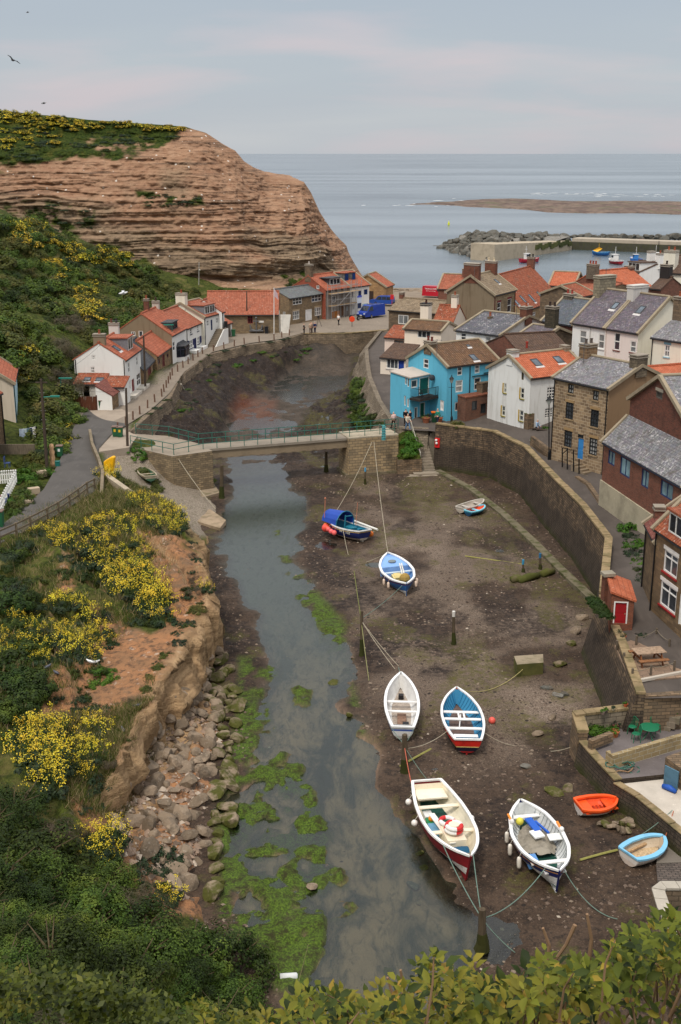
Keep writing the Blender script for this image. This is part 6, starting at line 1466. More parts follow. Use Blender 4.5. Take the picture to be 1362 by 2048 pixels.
def quads_mesh(name,V,mat,parent=None,mats=None,mi=None):
 n=len(V);me=bpy.data.meshes.new(name)
 me.vertices.add(n*4);me.vertices.foreach_set('co',np.ascontiguousarray(V,float).ravel())
 me.loops.add(n*4);me.loops.foreach_set('vertex_index',np.arange(n*4,dtype=np.int32))
 me.polygons.add(n);me.polygons.foreach_set('loop_start',np.arange(0,n*4,4,dtype=np.int32))
 try:me.polygons.foreach_set('loop_total',np.full(n,4,np.int32))
 except Exception:pass
 for m in(mats or[mat]):me.materials.append(m)
 if mi is not None:me.polygons.foreach_set('material_index',np.asarray(mi,np.int32))
 me.update(calc_edges=True)
 o=bpy.data.objects.new(name,me);COL.objects.link(o)
 if parent is not None:o.parent=parent
 return o
def unit(v):return v/np.maximum(np.linalg.norm(v,axis=-1,keepdims=True),1e-9)
def leaf_quads(P,N,L,Wd,r,droop=0.0):
 n=len(P);N=unit(N);t=unit(np.cross(N,unit(r.normal(size=(n,3)))));b=np.cross(N,t)
 L=np.broadcast_to(np.asarray(L,float),(n,))[:,None];Wd=np.broadcast_to(np.asarray(Wd,float),(n,))[:,None]
 return np.stack([P-t*L/2,P+b*Wd/2,P+t*L/2,P-b*Wd/2],1)
def cloud(r,n,k,rad,flat=.75,spread=.30,up=.5):
 a=r.uniform(0,2*pi,k);z=r.uniform(-.15,1,k);q=np.sqrt(np.maximum(0,1-z*z));d=r.uniform(.55,1.0,k)
 C=np.stack([np.cos(a)*q*d,np.sin(a)*q*d,np.maximum(z,0)*d*flat],1)*np.asarray(rad)
 sz=r.uniform(.6,1.25,k)*spread*np.mean(rad)
 i=r.randint(0,k,n);u=unit(r.normal(size=(n,3)));rr=r.uniform(.35,1,n)**.6
 P=C[i]+u*(sz[i]*rr)[:,None];P[:,2]=np.maximum(P[:,2],.02)
 N=u+unit(C[i]+1e-6)*.6+np.array([0,0,up])
 return P,N
LF_DARK=m_leaf((26,39,8),(58,75,18),(76,86,26));LF_MID=m_leaf((42,60,16),(90,112,36),(102,114,42));LF_OLIVE=m_leaf((52,60,22),(94,100,40),(110,100,50));LF_GREY=m_leaf((70,62,48),(112,100,78),(60,62,38))
LF_FLW=m_leaf((30,46,30),(62,80,48),(44,44,40));LF_IVY=m_leaf((24,38,12),(60,82,24),(76,92,30));LF_BRT=m_leaf((44,78,16),(86,124,34),(70,100,34))
YEL=m_leaf((234,200,30),(248,228,92),None,.6,.3);DRY=m_leaf((140,116,84),(186,164,126),(110,92,66));PINKF=m_leaf((206,170,170),(232,214,214));ORF=m_leaf((206,130,20),(226,160,40))
STEM=m_wood((96,84,62))
PROTO={}
def twigs(r,n,rad,h):
 mb=MB()
 for i in range(n):
  a=r.uniform(0,2*pi);e=Vector((math.cos(a)*rad*r.uniform(.3,.9),math.sin(a)*rad*r.uniform(.3,.9),h*r.uniform(.5,.95)))
  mb.tube([(0,0,-.3),e*.45+Vector((r.uniform(-.1,.1),r.uniform(-.1,.1),.1*h)),e],[.04*h,.025*h,.008*h],5,cap=False)
 return mb
def proto(kind,seed=0):
 key=(kind,seed)
 if key in PROTO:return PROTO[key]
 r=np.random.RandomState(100+seed*7+sum(map(ord,kind)))
 nm={'dense':'bush','far':'bush','olive':'bush','twig':'bare_bush','gorse':'gorse_bush','flower':'flowering_plant','leafy':'leafy_plant','ivy':'ivy','low':'low_shrub'}[kind]
 if kind=='dense':
  P,N=cloud(r,6500,60,(1,1,.95),.9,.25);o=quads_mesh(nm,leaf_quads(P,N,r.uniform(.05,.085,6500),.04,r),LF_DARK if seed%3 else LF_MID)
  twigs(r,9,1,.9).build('branches',STEM,o,local=True)
 elif kind in('far','olive'):
  P,N=cloud(r,2600,34,(1,1,.9),.85,.30);o=quads_mesh(nm,leaf_quads(P,N,r.uniform(.09,.17,2600),.08,r),LF_OLIVE if kind=='olive' else LF_DARK if seed==2 else LF_MID)
 elif kind=='low':
  P,N=cloud(r,1500,30,(1,1,.5),.6,.28);o=quads_mesh(nm,leaf_quads(P,N,r.uniform(.08,.15,1500),.07,r),LF_DARK if seed%2 else LF_FLW)
 elif kind=='twig':
  P,N=cloud(r,1900,26,(1,1,1),.9,.3);o=quads_mesh(nm,leaf_quads(P,N,r.uniform(.2,.4,1900),.014,r),LF_GREY)
 elif kind=='gorse':
  P,N=cloud(r,1800,28,(1,1,.8),.8,.30);o=quads_mesh(nm,leaf_quads(P,N,r.uniform(.1,.18,1800),.06,r),LF_DARK)
  i=r.choice(len(P),1000);q=P[i]*1.05+r.normal(size=(1000,3))*.03;keep=(vnoise(q[:,0]*2.6,q[:,1]*2.6,q[:,2]*2.6+seed)>-.1);q=q[keep]
  quads_mesh('blossom',leaf_quads(q,N[i][keep]+[0,0,1],r.uniform(.09,.16,len(q)),.10,r),YEL,o)
 elif kind=='flower':
  P,N=cloud(r,700,16,(1,1,.5),.6,.30);L=leaf_quads(P,N,r.uniform(.12,.26,700),.10,r);o=quads_mesh(nm,L,LF_FLW)
  k=26;a=r.uniform(0,2*pi,k);d=np.sqrt(r.uniform(0,1,k))*.95;T=np.stack([np.cos(a)*d,np.sin(a)*d,r.uniform(.55,1.1,k)],1)
  mb=MB()
  for t in T:mb.tube([(t[0]*.5,t[1]*.5,.05),(t[0]*.85,t[1]*.85,t[2]*.6),tuple(t)],[.014,.012,.008],4,cap=False)
  mb.build('stem_foliage',m_plain((70,88,44),.8,.2),o,local=True)
  i=np.repeat(np.arange(k)[r.uniform(size=k)<.62],15);q=T[i]+r.normal(size=(len(i),3))*[.08,.08,.10]
  quads_mesh('blossom',leaf_quads(q,r.normal(size=(len(i),3))*.8+[0,-.25,1],r.uniform(.055,.085,len(i)),.06,r),YEL,o)
 elif kind=='leafy':
  P,N=cloud(r,900,24,(1,1,.7),.7,.3);o=quads_mesh(nm,leaf_quads(P,N,r.uniform(.14,.28,900),.09,r),LF_BRT)
 elif kind=='ivy':
  P,N=cloud(r,4200,60,(1,1,.8),.8,.24);o=quads_mesh(nm,leaf_quads(P,N,r.uniform(.07,.12,4200),.08,r),LF_IVY)
 o.hide_render=False;PROTO[key]=[o,False]
 return PROTO[key]
def plant(kind,seed,loc,s,label,cat,group,sz=None,rz=None,tilt=None):
 pr=proto(kind,seed)
 if not pr[1]:o=pr[0];pr[1]=True
 else:o=copy_tree(pr[0])
 o.location=loc;o.scale=(s,s,s*(sz or 1));o.rotation_euler=tilt or(0,0,RND.uniform(0,6.28)if rz is None else rz)
 return tag(o,label,cat,group)
def inpoly(q,x,y):
 c=False;n=len(q)
 for i in range(n):
  ax,ay=q[i];bx,by=q[(i+1)%n]
  if(ay>y)!=(by>y)and x<(bx-ax)*(y-ay)/(by-ay)+ax:c=not c
 return c
def pxpoly_pts(poly,n,zf,rnd,y0,y1,iters=14,tmin=.0):
 out=[];xs=[p[0]for p in poly];ys=[p[1]for p in poly];tries=0
 while len(out)<n and tries<n*60:
  tries+=1
  a,b=rnd.uniform(min(xs),max(xs)),rnd.uniform(min(ys),max(ys))
  if not inpoly(poly,a,b):continue
  Y=y0;hit=None
  while Y<y1:
   p=PY(a,b,Y)
   if p.z<zf(p.x,p.y):hit=p;break
   Y+=max(.4,Y*.012)
  if hit is None:continue
  lo,hi=Y-max(.4,Y*.012),Y
  for _ in range(6):
   m=(lo+hi)/2;p=PY(a,b,m)
   if p.z<zf(p.x,p.y):hi=m
   else:lo=m
  p=PY(a,b,hi);out.append(Vector((p.x,p.y,zf(p.x,p.y))))
 return out
def spaced(pts,d):
 out=[]
 for p in pts:
  if all((p-q).length>d for q in out):out.append(p)
 return out
rp=random.Random(21)
def near_hill():
 n=0
 poly=[(-60,1500),(60,1540),(130,1610),(190,1690),(250,1760),(330,1830),(420,1850),(480,1880),(530,1960),(560,2060),(560,2300),(-60,2300)]
 pts=[]
 for _ in range(3200):
  x,y=rp.uniform(-22,0),rp.uniform(9,43)
  z=nearz(x,y)
  s=rp.uniform(.85,1.6)*(.55+y/50)
  a,b=project(x,y,z+s*.8)
  if inpoly(poly,float(a),float(b)):pts.append((Vector((x,y,z)),s))
 out=[]
 for p,s in pts:
  if all((p-q).length>(s+t)*.55 for q,t in out):out.append((p,s))
 for i,(p,s)in enumerate(out[:170]):
  k=i%9
  near=p.y<22
  plant('twig' if k==8 else 'dense',i%5,p-Vector((0,0,.1*s)),s,('bare twiggy grey shrub among the green bushes of the near slope' if k==8 else 'dense dark green bush growing on the near slope below the viewpoint'),'bush','bare shrubs on the near slope' if k==8 else 'dark bushes on the near slope',rp.uniform(.8,1.05))
 return out
NH=near_hill()
FLOW=[([(165,1030),(240,1030),(300,1110),(330,1190),(330,1250),(250,1225),(200,1150),(160,1090)],36,1.0,'yellow cabbage flowers massed on the crest of the bluff','yellow flowers on the bluff crest'),([(75,1070),(150,1060),(150,1110),(90,1100)],8,.8,'yellow flowers close under the roadside rail fence','yellow flowers under the rail fence'),([(95,1190),(190,1200),(220,1300),(170,1340),(100,1290)],20,.8,'straggling yellow flowers on the middle of the bluff slope','yellow flowers mid slope'),([(0,1220),(60,1250),(100,1330),(60,1350),(0,1310)],10,.7,'yellow flowers at the left edge beside the ivy','yellow flowers beside the ivy'),([(40,1440),(110,1460),(130,1560),(95,1590),(50,1540)],18,.95,'thick yellow flowers low on the bluff above the dark bushes','yellow flowers above the dark bushes'),([(150,1440),(200,1450),(200,1560),(150,1570)],10,.75,'scattered yellow flowers on the earthy lower bluff','yellow flowers on the lower bluff'),([(255,1000),(330,985),(370,1060),(330,1080),(290,1040)],20,.75,'yellow flowers lining the top of the slipway edge','yellow flowers by the slipway'),([(200,905),(222,915),(235,960),(205,965)],6,.8,'yellow flowers at the head of the slipway beside the road wall','yellow flowers at the slipway head'),([(160,1660),(240,1680),(230,1740),(170,1720)],7,.75,'yellow flowers at the foot of the bluff by the boulders','yellow flowers by the boulders'),([(300,1760),(345,1770),(340,1820),(300,1810)],4,.7,'yellow flowers between bushes and rubble near the river','yellow flowers near the rubble'),([(395,1150),(420,1140),(425,1190),(400,1195)],3,.6,'yellow flowers on the lip of the rock','yellow flowers on the rock lip')]
for poly,n,s,lab,grp in FLOW:
 for i,p in enumerate(spaced(pxpoly_pts(poly,n*2,nearz,rp,40,100),.55)[:n]):
  plant('flower',i%4,p,s*rp.uniform(.7,1.25),lab,'flowering plant',grp,rp.uniform(.8,1.15))
SHR=[([(0,1085),(110,1070),(170,1130),(190,1200),(120,1200),(80,1290),(0,1210)],26,'low',.9,'low dark shrub on the bluff beneath the road','shrubs beneath the road'),([(200,1060),(330,1180),(330,1270),(280,1250),(220,1200)],18,'low',.75,'dark leafy shrub between the yellow flowers of the crest','shrubs on the crest'),([(0,1100),(70,1110),(60,1260),(100,1300),(40,1480),(0,1500)],22,'ivy',1.1,'glossy ivy mound hanging at the left edge of the bluff','ivy mounds at the left edge'),([(60,1280),(220,1330),(230,1420),(140,1440),(60,1380)],14,'low',.7,'small grey green shrub clinging to the bare earth slope','shrubs on the bare earth'),([(130,1450),(220,1420),(240,1500),(190,1620),(120,1560)],16,'low',.7,'small shrub on the steep lower bluff','shrubs on the lower bluff'),([(195,960),(300,940),(345,1010),(290,1030),(210,1010)],14,'olive',.8,'rounded olive green shrub on top of the bluff','olive shrubs on the bluff top'),([(240,880),(285,890),(290,920),(255,920)],4,'leafy',.8,'bright weeds at the foot of the bridge approach wall','weeds by the bridge approach'),([(270,1690),(350,1720),(340,1800),(260,1770)],7,'low',.8,'shrub among rubble at the river edge','shrubs among the rubble'),([(180,1340),(245,1330),(245,1370),(190,1370)],4,'leafy',.7,'bright green tussock on the earth slope','green tussocks on the earth'),([(375,1180),(400,1175),(400,1205),(375,1205)],2,'low',.55,'dark shrub on the pale soil by the rock lip','shrubs by the rock lip')]
for poly,n,kd,s,lab,grp in SHR:
 for i,p in enumerate(spaced(pxpoly_pts(poly,n*2,nearz,rp,40,112),.6)[:n]):
  plant(kd,i%3,p-Vector((0,0,.05)),s*rp.uniform(.7,1.2),lab,'shrub',grp,rp.uniform(.8,1.2))
for i,q in enumerate(RIM[2:-1]):
 for j in range(3):p=q.lerp(RIM[i+3],j/3+rp.uniform(0,.3));p.x-=rp.uniform(.1,.7);p.z=nearz(p.x,p.y)-.05;plant(('low','low','twig','olive')[rp.randrange(4)],j,p,rp.uniform(.3,.65),'shrub or dry growth hanging over the rocky rim of the bluff','shrub','shrubs along the rim of the bluff',.8)
def near_grass():
 r=np.random.RandomState(3);polys=[[(0,1090),(190,990),(250,950),(340,1000),(330,1100),(340,1240),(250,1240),(200,1330),(110,1420),(0,1500)],[(130,1440),(320,1400),(250,1480),(210,1640),(120,1600)],[(195,960),(330,960),(370,1060),(300,1060)],[(0,1060),(200,960),(330,1010),(300,1100)]]
 pts=[]
 for q in polys:pts+=pxpoly_pts(q,500,nearz,rp,42,100)
 P=np.array([tuple(p)for p in pts]);P=np.repeat(P,40,0);n=len(P);P[:,:2]+=r.normal(size=(n,2))*.35
 iy=np.clip(np.searchsorted(LY,P[:,1])-1,0,len(LY)-2);ix=np.clip(np.searchsorted(LX,P[:,0])-1,0,len(LX)-2);P[:,2]=LZ[iy,ix]
 h=r.uniform(.12,.5,n);lean=r.normal(size=(n,2))*.22;a=r.uniform(0,pi,n);w=np.stack([np.cos(a),np.sin(a),0*a],1)*.014
 T=P+np.stack([lean[:,0]*h*2,lean[:,1]*h*2,h],1);M_=(P+T)/2+np.stack([0*h,0*h,h*.12],1)
 V=np.stack([P-w,P+w,T+w*.2,T-w*.2],1)
 mi=(r.uniform(size=n)<.35).astype(int)
 tag(quads_mesh('grass',V,None,None,[m_leaf((58,70,24),(108,116,46),(80,80,40)),DRY],mi),kind='stuff')
near_grass()
def hillside():
 polyH=[(-40,430),(60,440),(150,490),(260,515),(340,570),(390,590),(330,608),(262,640),(235,640),(150,690),(148,760),(140,850),(100,900),(60,880),(40,740),(-40,720)]
 pts=spaced(pxpoly_pts(polyH,900,farz,rp,100,235),2.3)
 labs=('dark leafy bush on the steep hillside behind the cottages','bushes on the hillside behind the cottages')
 n=0
 for i,p in enumerate(pts[:285]):
  a,b=project(p.x,p.y,p.z);a,b=float(a),float(b)
  if 235<p.y:continue
  s=rp.uniform(1.5,2.9);k='far'
  if 95<a<160 and 640<b<800 and rp.random()<.6:k='twig'
  elif rp.random()<.3:k='olive'
  if k=='twig':plant('twig',i%3,p-Vector((0,0,.4)),s,'bare brownish thicket beside the white gabled cottage','bush','bare thickets on the hillside',rp.uniform(.7,1))
  elif k=='olive':plant('olive',i%3,p-Vector((0,0,.4)),s,'olive tinted bush on the hillside behind the cottages','bush','olive bushes on the hillside',rp.uniform(.7,1))
  else:plant('far',i%4,p-Vector((0,0,.4)),s,labs[0],'bush',labs[1],rp.uniform(.7,1))
 for poly,n,lab,grp in(([(0,440),(60,445),(100,480),(60,510),(0,480)],14,'yellow gorse high on the hillside at the left edge','gorse high on the hillside'),([(80,480),(260,515),(260,540),(150,530)],22,'yellow gorse along the top of the green hillside below the cliff','gorse along the hillside top'),([(135,560),(190,575),(200,650),(170,650),(140,610)],20,'yellow gorse in a streak down the middle of the hillside','gorse streak on the hillside'),([(85,520),(130,530),(120,570)],8,'yellow gorse on the shoulder of the hillside','gorse on the shoulder'),([(30,700),(60,710),(60,760),(40,760)],4,'yellow gorse low on the slope above the cream house','gorse above the cream house'),([(115,855),(135,850),(130,905),(118,900)],4,'yellow flowering bush at the roadside beside the green bin','flowers beside the bin')):
  for i,p in enumerate(spaced(pxpoly_pts(poly,n*2,farz,rp,98,235),1.2)[:n]):plant('gorse',i%4,p+Vector((0,0,.5 if p.y>125 else 0)),rp.uniform(1.0,1.8)if p.y>125 else .8,lab,'gorse',grp,rp.uniform(.7,1.0))
hillside()
CLA,CLB=project(CLX,CLY,CLZ)
def cliff_pt(s,py):
 i=np.argmin((CLA-s)**2+(CLB-py)**2);return Vector((CLX.flat[i],CLY.flat[i],CLZ.flat[i]))
for poly,n,kd,s,lab,grp in(([(275,382),(400,392),(405,408),(330,415),(285,408)],16,'low',1.3,'dark scrub on the middle of the cliff face','scrub on the cliff face'),([(95,405),(190,420),(190,450),(105,465)],12,'low',1.5,'dark scrub on the left of the cliff face','scrub on the left of the cliff'),([(565,548),(620,545),(622,578),(575,578)],7,'far',1.8,'green bush at the cliff foot behind the scaffolded house','bushes at the cliff foot'),([(0,250),(140,255),(330,270),(370,262),(310,292),(225,295),(150,310),(60,320),(0,330)],60,'low',1.8,'dark heath shrub on the headland shoulder','heath shrubs on the headland'),([(0,221),(180,239),(366,252),(360,264),(180,256),(0,246)],84,'gorse',1.7,'yellow gorse along the skyline of the headland','gorse on the headland skyline'),([(0,250),(150,258),(120,290),(0,300)],26,'gorse',1.3,'yellow gorse scattered on the headland slope','gorse on the headland slope'),([(48,398),(80,400),(82,435),(52,440)],2,'far',2.4,'single dark round bush on the left of the cliff','round bush on the cliff'),([(350,572),(500,585),(480,594),(350,596)],14,'far',1.7,'green bush at the foot of the cliff behind the lifeboat house','bushes behind the lifeboat house')):
 done=[]
 for i in range(n*3):
  a,b=rp.uniform(min(q[0]for q in poly),max(q[0]for q in poly)),rp.uniform(min(q[1]for q in poly),max(q[1]for q in poly))
  if not inpoly(poly,a,b):continue
  p=cliff_pt(a,b)
  if len(done)>=n:break
  if any((p-q).length<.8 for q in done):continue
  done.append(p);plant(kd,len(done)%3,p-Vector((0,0,.35 if kd!='gorse' else .1)),s*rp.uniform(.5,1.1),lab,'gorse' if kd=='gorse' else 'shrub',grp,rp.uniform(.5,.9))
GD=[('olive',(72,925),4.8,1.25,'golden green rounded shrub in the cottage garden by the road'),('leafy',(48,955),4.9,1.2,'light green leafy shrub in the front garden'),('far',(45,1000),5.0,1.1,'dark green shrub leaning over the road edge'),('low',(33,1030),5.1,1.2,'grey leaved shrub with pale flowers beside the near green bin'),('far',(100,900),4.7,1.0,'dark shrub behind the telegraph pole'),('far',(62,870),5.4,1.3,'bush behind the washing line'),('far',(85,862),5.2,1.3,'bush at the garden corner below the hillside'),('low',(70,985),4.9,.8,'low shrub at the kerb by the stone edging')]
for kd,(a,b),z,s,lab in GD:
 q=Pz(a,b,z)
 for _ in range(4):q=Pz(a,b,max(nearz(q.x,q.y),4.5))
 plant(kd,1,q,s,lab,'shrub',None)
for i,p in enumerate(spaced(pxpoly_pts([(45,895),(100,905),(90,960),(60,1012),(38,1050),(24,1040),(42,960)],60,nearz,rp,80,112),1.0)[:16]):plant(('far','olive','leafy','low')[i%4],i%3,p,.75+.12*(i%4),('leafy green shrub crowding the cottage front garden','golden olive shrub in the cottage front garden','light green plant in the cottage front garden','grey green low shrub in the cottage front garden')[i%4],'shrub',('leafy','golden','light','grey')[i%4]+' shrubs in the front garden')
for i in range(10):
 t=i/9;p=BANKQ[0].lerp(BANKQ[1],rp.uniform(.05,.95)).lerp(BANKQ[2].lerp(BANKQ[3],rp.uniform(.05,.95)),.15+.7*t);plant('leafy',i%3,p,rp.uniform(.6,1.0),'bright weeds covering the bank beside the stone steps','weeds','weeds on the bank by the steps')
for i,(a,b)in enumerate(((1262,1075),(1270,1093),(1276,1110),(1282,1128),(1286,1146),(1260,1060),(1290,1162))):plant('leafy' if i%2 else 'low',i%3,Pz(a,b,3.95),.8+.12*(i%3),'flowering plant in the narrow bed below the rendered brick wing','plant','plants in the bed below the brick wing')
for i in range(7):p=PY(1188+4.5*i,1195+5*i,66.6-.25*i);plant('ivy',i%3,p+Vector((-.1,-.2,-.2)),.5,'ivy hanging over the wall beside the red door shed','ivy','ivy by the shed')
for i,(a,b,z,s)in enumerate(((1185,1462,1.5,.55),(1200,1464,1.5,.6),(1212,1466,1.5,.5),(1222,1462,1.5,.45))):plant('leafy',i%3,Pz(a,b,z),s,'bushy green plant in the raised bed of the lower patio','plant','plants in the raised patio bed')
for i,(a,b,z,s,kd)in enumerate(((1232,1262,3.5,.35,'leafy'),(1240,1272,3.5,.4,'leafy'),(1285,1270,3.5,.4,'low'),(1228,1240,3.6,.35,'olive'))):plant(kd,i%3,Pz(a,b,z),s,('spiky green plant beside the picnic terrace wall','drooping green plant at the terrace corner','white flowered shrub at the edge of the picnic terrace','yellowish shrub by the shed wall')[i],'plant',None)
for i in range(64):
 y=rp.uniform(119,150);x=float(np.interp(y,[117.6,126,137,150],[5.5,4.0,3.2,3.2]));z=rp.uniform(.8,4.8);x-=2.15*(1-z/5.2)
 plant('far' if i%3 else 'low',i%4,(x-.05,y,z-.3),rp.uniform(.5,1.25),'weedy bush growing from the high wall below the cream cottage','weeds','weeds on the high wall')
for i in range(46):
 k=rp.uniform(0,len(LB)-1.01);a,b=LB[int(k)],LB[int(k)+1];p=a.lerp(b,k-int(k));d=(b-a).normalized();n_=Vector((d.y,-d.x,0));lo=rp.random()<.75
 q=p+n_*(rp.uniform(1.0,2.6)if lo else-.1);q.z=max(bedz(q.x,q.y),0)+.05 if lo else 4.3
 plant('leafy' if lo and i%2 else 'low',i%3,q,rp.uniform(.35,.8),'green weed along the foot of the seafront wall' if lo else 'weed tuft on top of the seafront wall','weeds','weeds at the sea wall foot' if lo else 'weeds on the sea wall',.6)
def near_hedge():
 r=np.random.RandomState(9)
 prof=[(380,2075),(470,2050),(560,2012),(640,1985),(720,2010),(780,2000),(830,1965),(880,1915),(930,1940),(990,1960),(1050,1930),(1120,1910),(1180,1925),(1230,1890),(1280,1850),(1330,1850),(1400,1830),(1480,1830)]
 ax=np.array([p[0]for p in prof],float);ay=np.array([p[1]for p in prof],float)
 mats=[m_leaf((52,70,20),(112,124,38),(136,128,44),.62,.3),m_leaf((134,128,36),(176,158,60),(146,112,50),.62,.3),m_leaf((30,44,16),(64,80,30),None,.62,.25)]
 V,MI,tops=[],[],[]
 mb=MB()
 ncl=780
 for c in range(ncl):
  a=560+920*r.uniform()**.85 if c%9 else r.uniform(380,700);b=np.interp(a,ax,ay)+14+26*float(vnoise(a/45,0,3))+(abs(r.normal())*75*(1 if c%3 else 2.2)if c%11 else-r.uniform(0,26));Y=r.uniform(4.0,6.4)+max(0,(900-a)/900)*1.2
  o=np.array(PY(a,b,Y));up=unit(np.array([r.normal()*.35,r.normal()*.35-.15,1.0]));nl=r.randint(5,9)
  st=Vector(o)
  if c%3==0:mb.tube([st-Vector(up)*.35+Vector((r.normal()*.05,r.normal()*.05,-.15)),st-Vector(up)*.12,st],[.006,.005,.003],5,cap=False)
  old=r.uniform()<.35
  for k in range(nl):
   g=2.4*k+r.uniform(0,.6);h=unit(np.cross(up,[math.cos(g),math.sin(g),.1]));el=r.uniform(-.1,.75)
   d=unit(h*math.cos(el)+up*math.sin(el));L=r.uniform(.042,.086)*(.75 if k>5 else 1);w=L*r.uniform(.42,.56);s_=unit(np.cross(d,up));nn=np.cross(s_,d)
   b0=o-up*.02*k*.6+d*.012;fold=.22*w;m1=b0+d*L*.45+nn*.004;tip=b0+d*L-nn*L*.16
   q1=b0+d*L*.25+s_*w*.40+nn*fold*.7;q2=b0+d*L*.6+s_*w*.46+nn*fold;q3=b0+d*L*.25-s_*w*.40+nn*fold*.7;q4=b0+d*L*.6-s_*w*.46+nn*fold
   i=1 if(k>4 and r.uniform()<.45)else(2 if old and r.uniform()<.6 else 0)
   for f in((b0,q1,q2,m1),(b0,m1,q4,q3),(m1,q2,tip,tip*.999+m1*.001),(m1,tip*.999+m1*.001,tip,q4)):V.append(f);MI.append(i)
 root=empty('hedge',(1.2,5,25),0,'broad leaved yellow green hedge along the bottom of the view','hedge')
 V=np.array(V)-np.array((1.2,5,25));o=quads_mesh('leaves',V,None,root,mats,MI)
 import bmesh
 bm=bmesh.new();bm.from_mesh(o.data);bmesh.ops.remove_doubles(bm,verts=bm.verts,dist=.0006);bm.to_mesh(o.data);bm.free()
 for(a,b,a2,b2,Y)in((1150,1850,1100,1935,5.6),(1062,1950,1062,1830,5.4)if False else(1176,1935,1174,1828,5.2),(1255,1915,1252,1868,5.3),(1095,1930,1086,1856,5.4),(800,2020,801,1940,5.8),(785,2040,775,1955,5.9),(1030,1995,1140,1960,5.0),(1290,1935,1345,1925,4.9),(850,2040,858,1965,5.6)):
  p,q=PY(a,b,Y),PY(a2,b2,Y);mb.tube([p,p.lerp(q,.5)+Vector((.02,0,.01)),q],[.012,.010,.008],6)
 mb.build('branches',m_wood((150,120,92)),root)
 V=[]
 n=5600;k=75;ca=r.uniform(-60,560,k);cb=np.interp(ca,[-60,0,120,250,400,480,560],[1930,1935,1950,1990,2020,2040,2060])+np.abs(r.normal(size=k))*55;cy=r.uniform(7.0,9.4,k);i=r.randint(0,k,n);a=ca[i]+r.normal(size=n)*24;b=cb[i]+r.normal(size=n)*15;Y=cy[i]+r.normal(size=n)*.12
 P=np.array([tuple(PY(x,y,q))for x,y,q in zip(a,b,Y)]);N=r.normal(size=(n,3))*.6+[0,-.3,1]
 tag(quads_mesh('hedge',leaf_quads(P,N,r.uniform(.035,.09,n),.04,r),m_leaf((44,58,18),(92,104,32),(120,118,40),.5,.3)),'darker green hedge growth filling the bottom left corner','hedge')
 p,q=PY(578,2060,6.5),PY(617,1888,6.5);mb=MB();mb.tube([p,p.lerp(q,.5)+Vector((-.01,0,0)),q],[.004,.003,.0015],5);tag(mb.build('grass_stalk',m_plain((150,142,104),.8,.2)),'single tall dry grass stalk in front of the river','grass stalk')
near_hedge()
BPRO={'transom':([0,.12,.3,.48,.66,.82,.93,1],[.62,.78,.95,1,.92,.66,.34,.02]),'pointed':([0,.07,.2,.45,.66,.82,.93,1],[.03,.36,.74,1,.93,.68,.36,.02]),'dinghy':([0,.15,.4,.65,.82,.93,1],[.76,.9,1,.92,.72,.45,.12])}
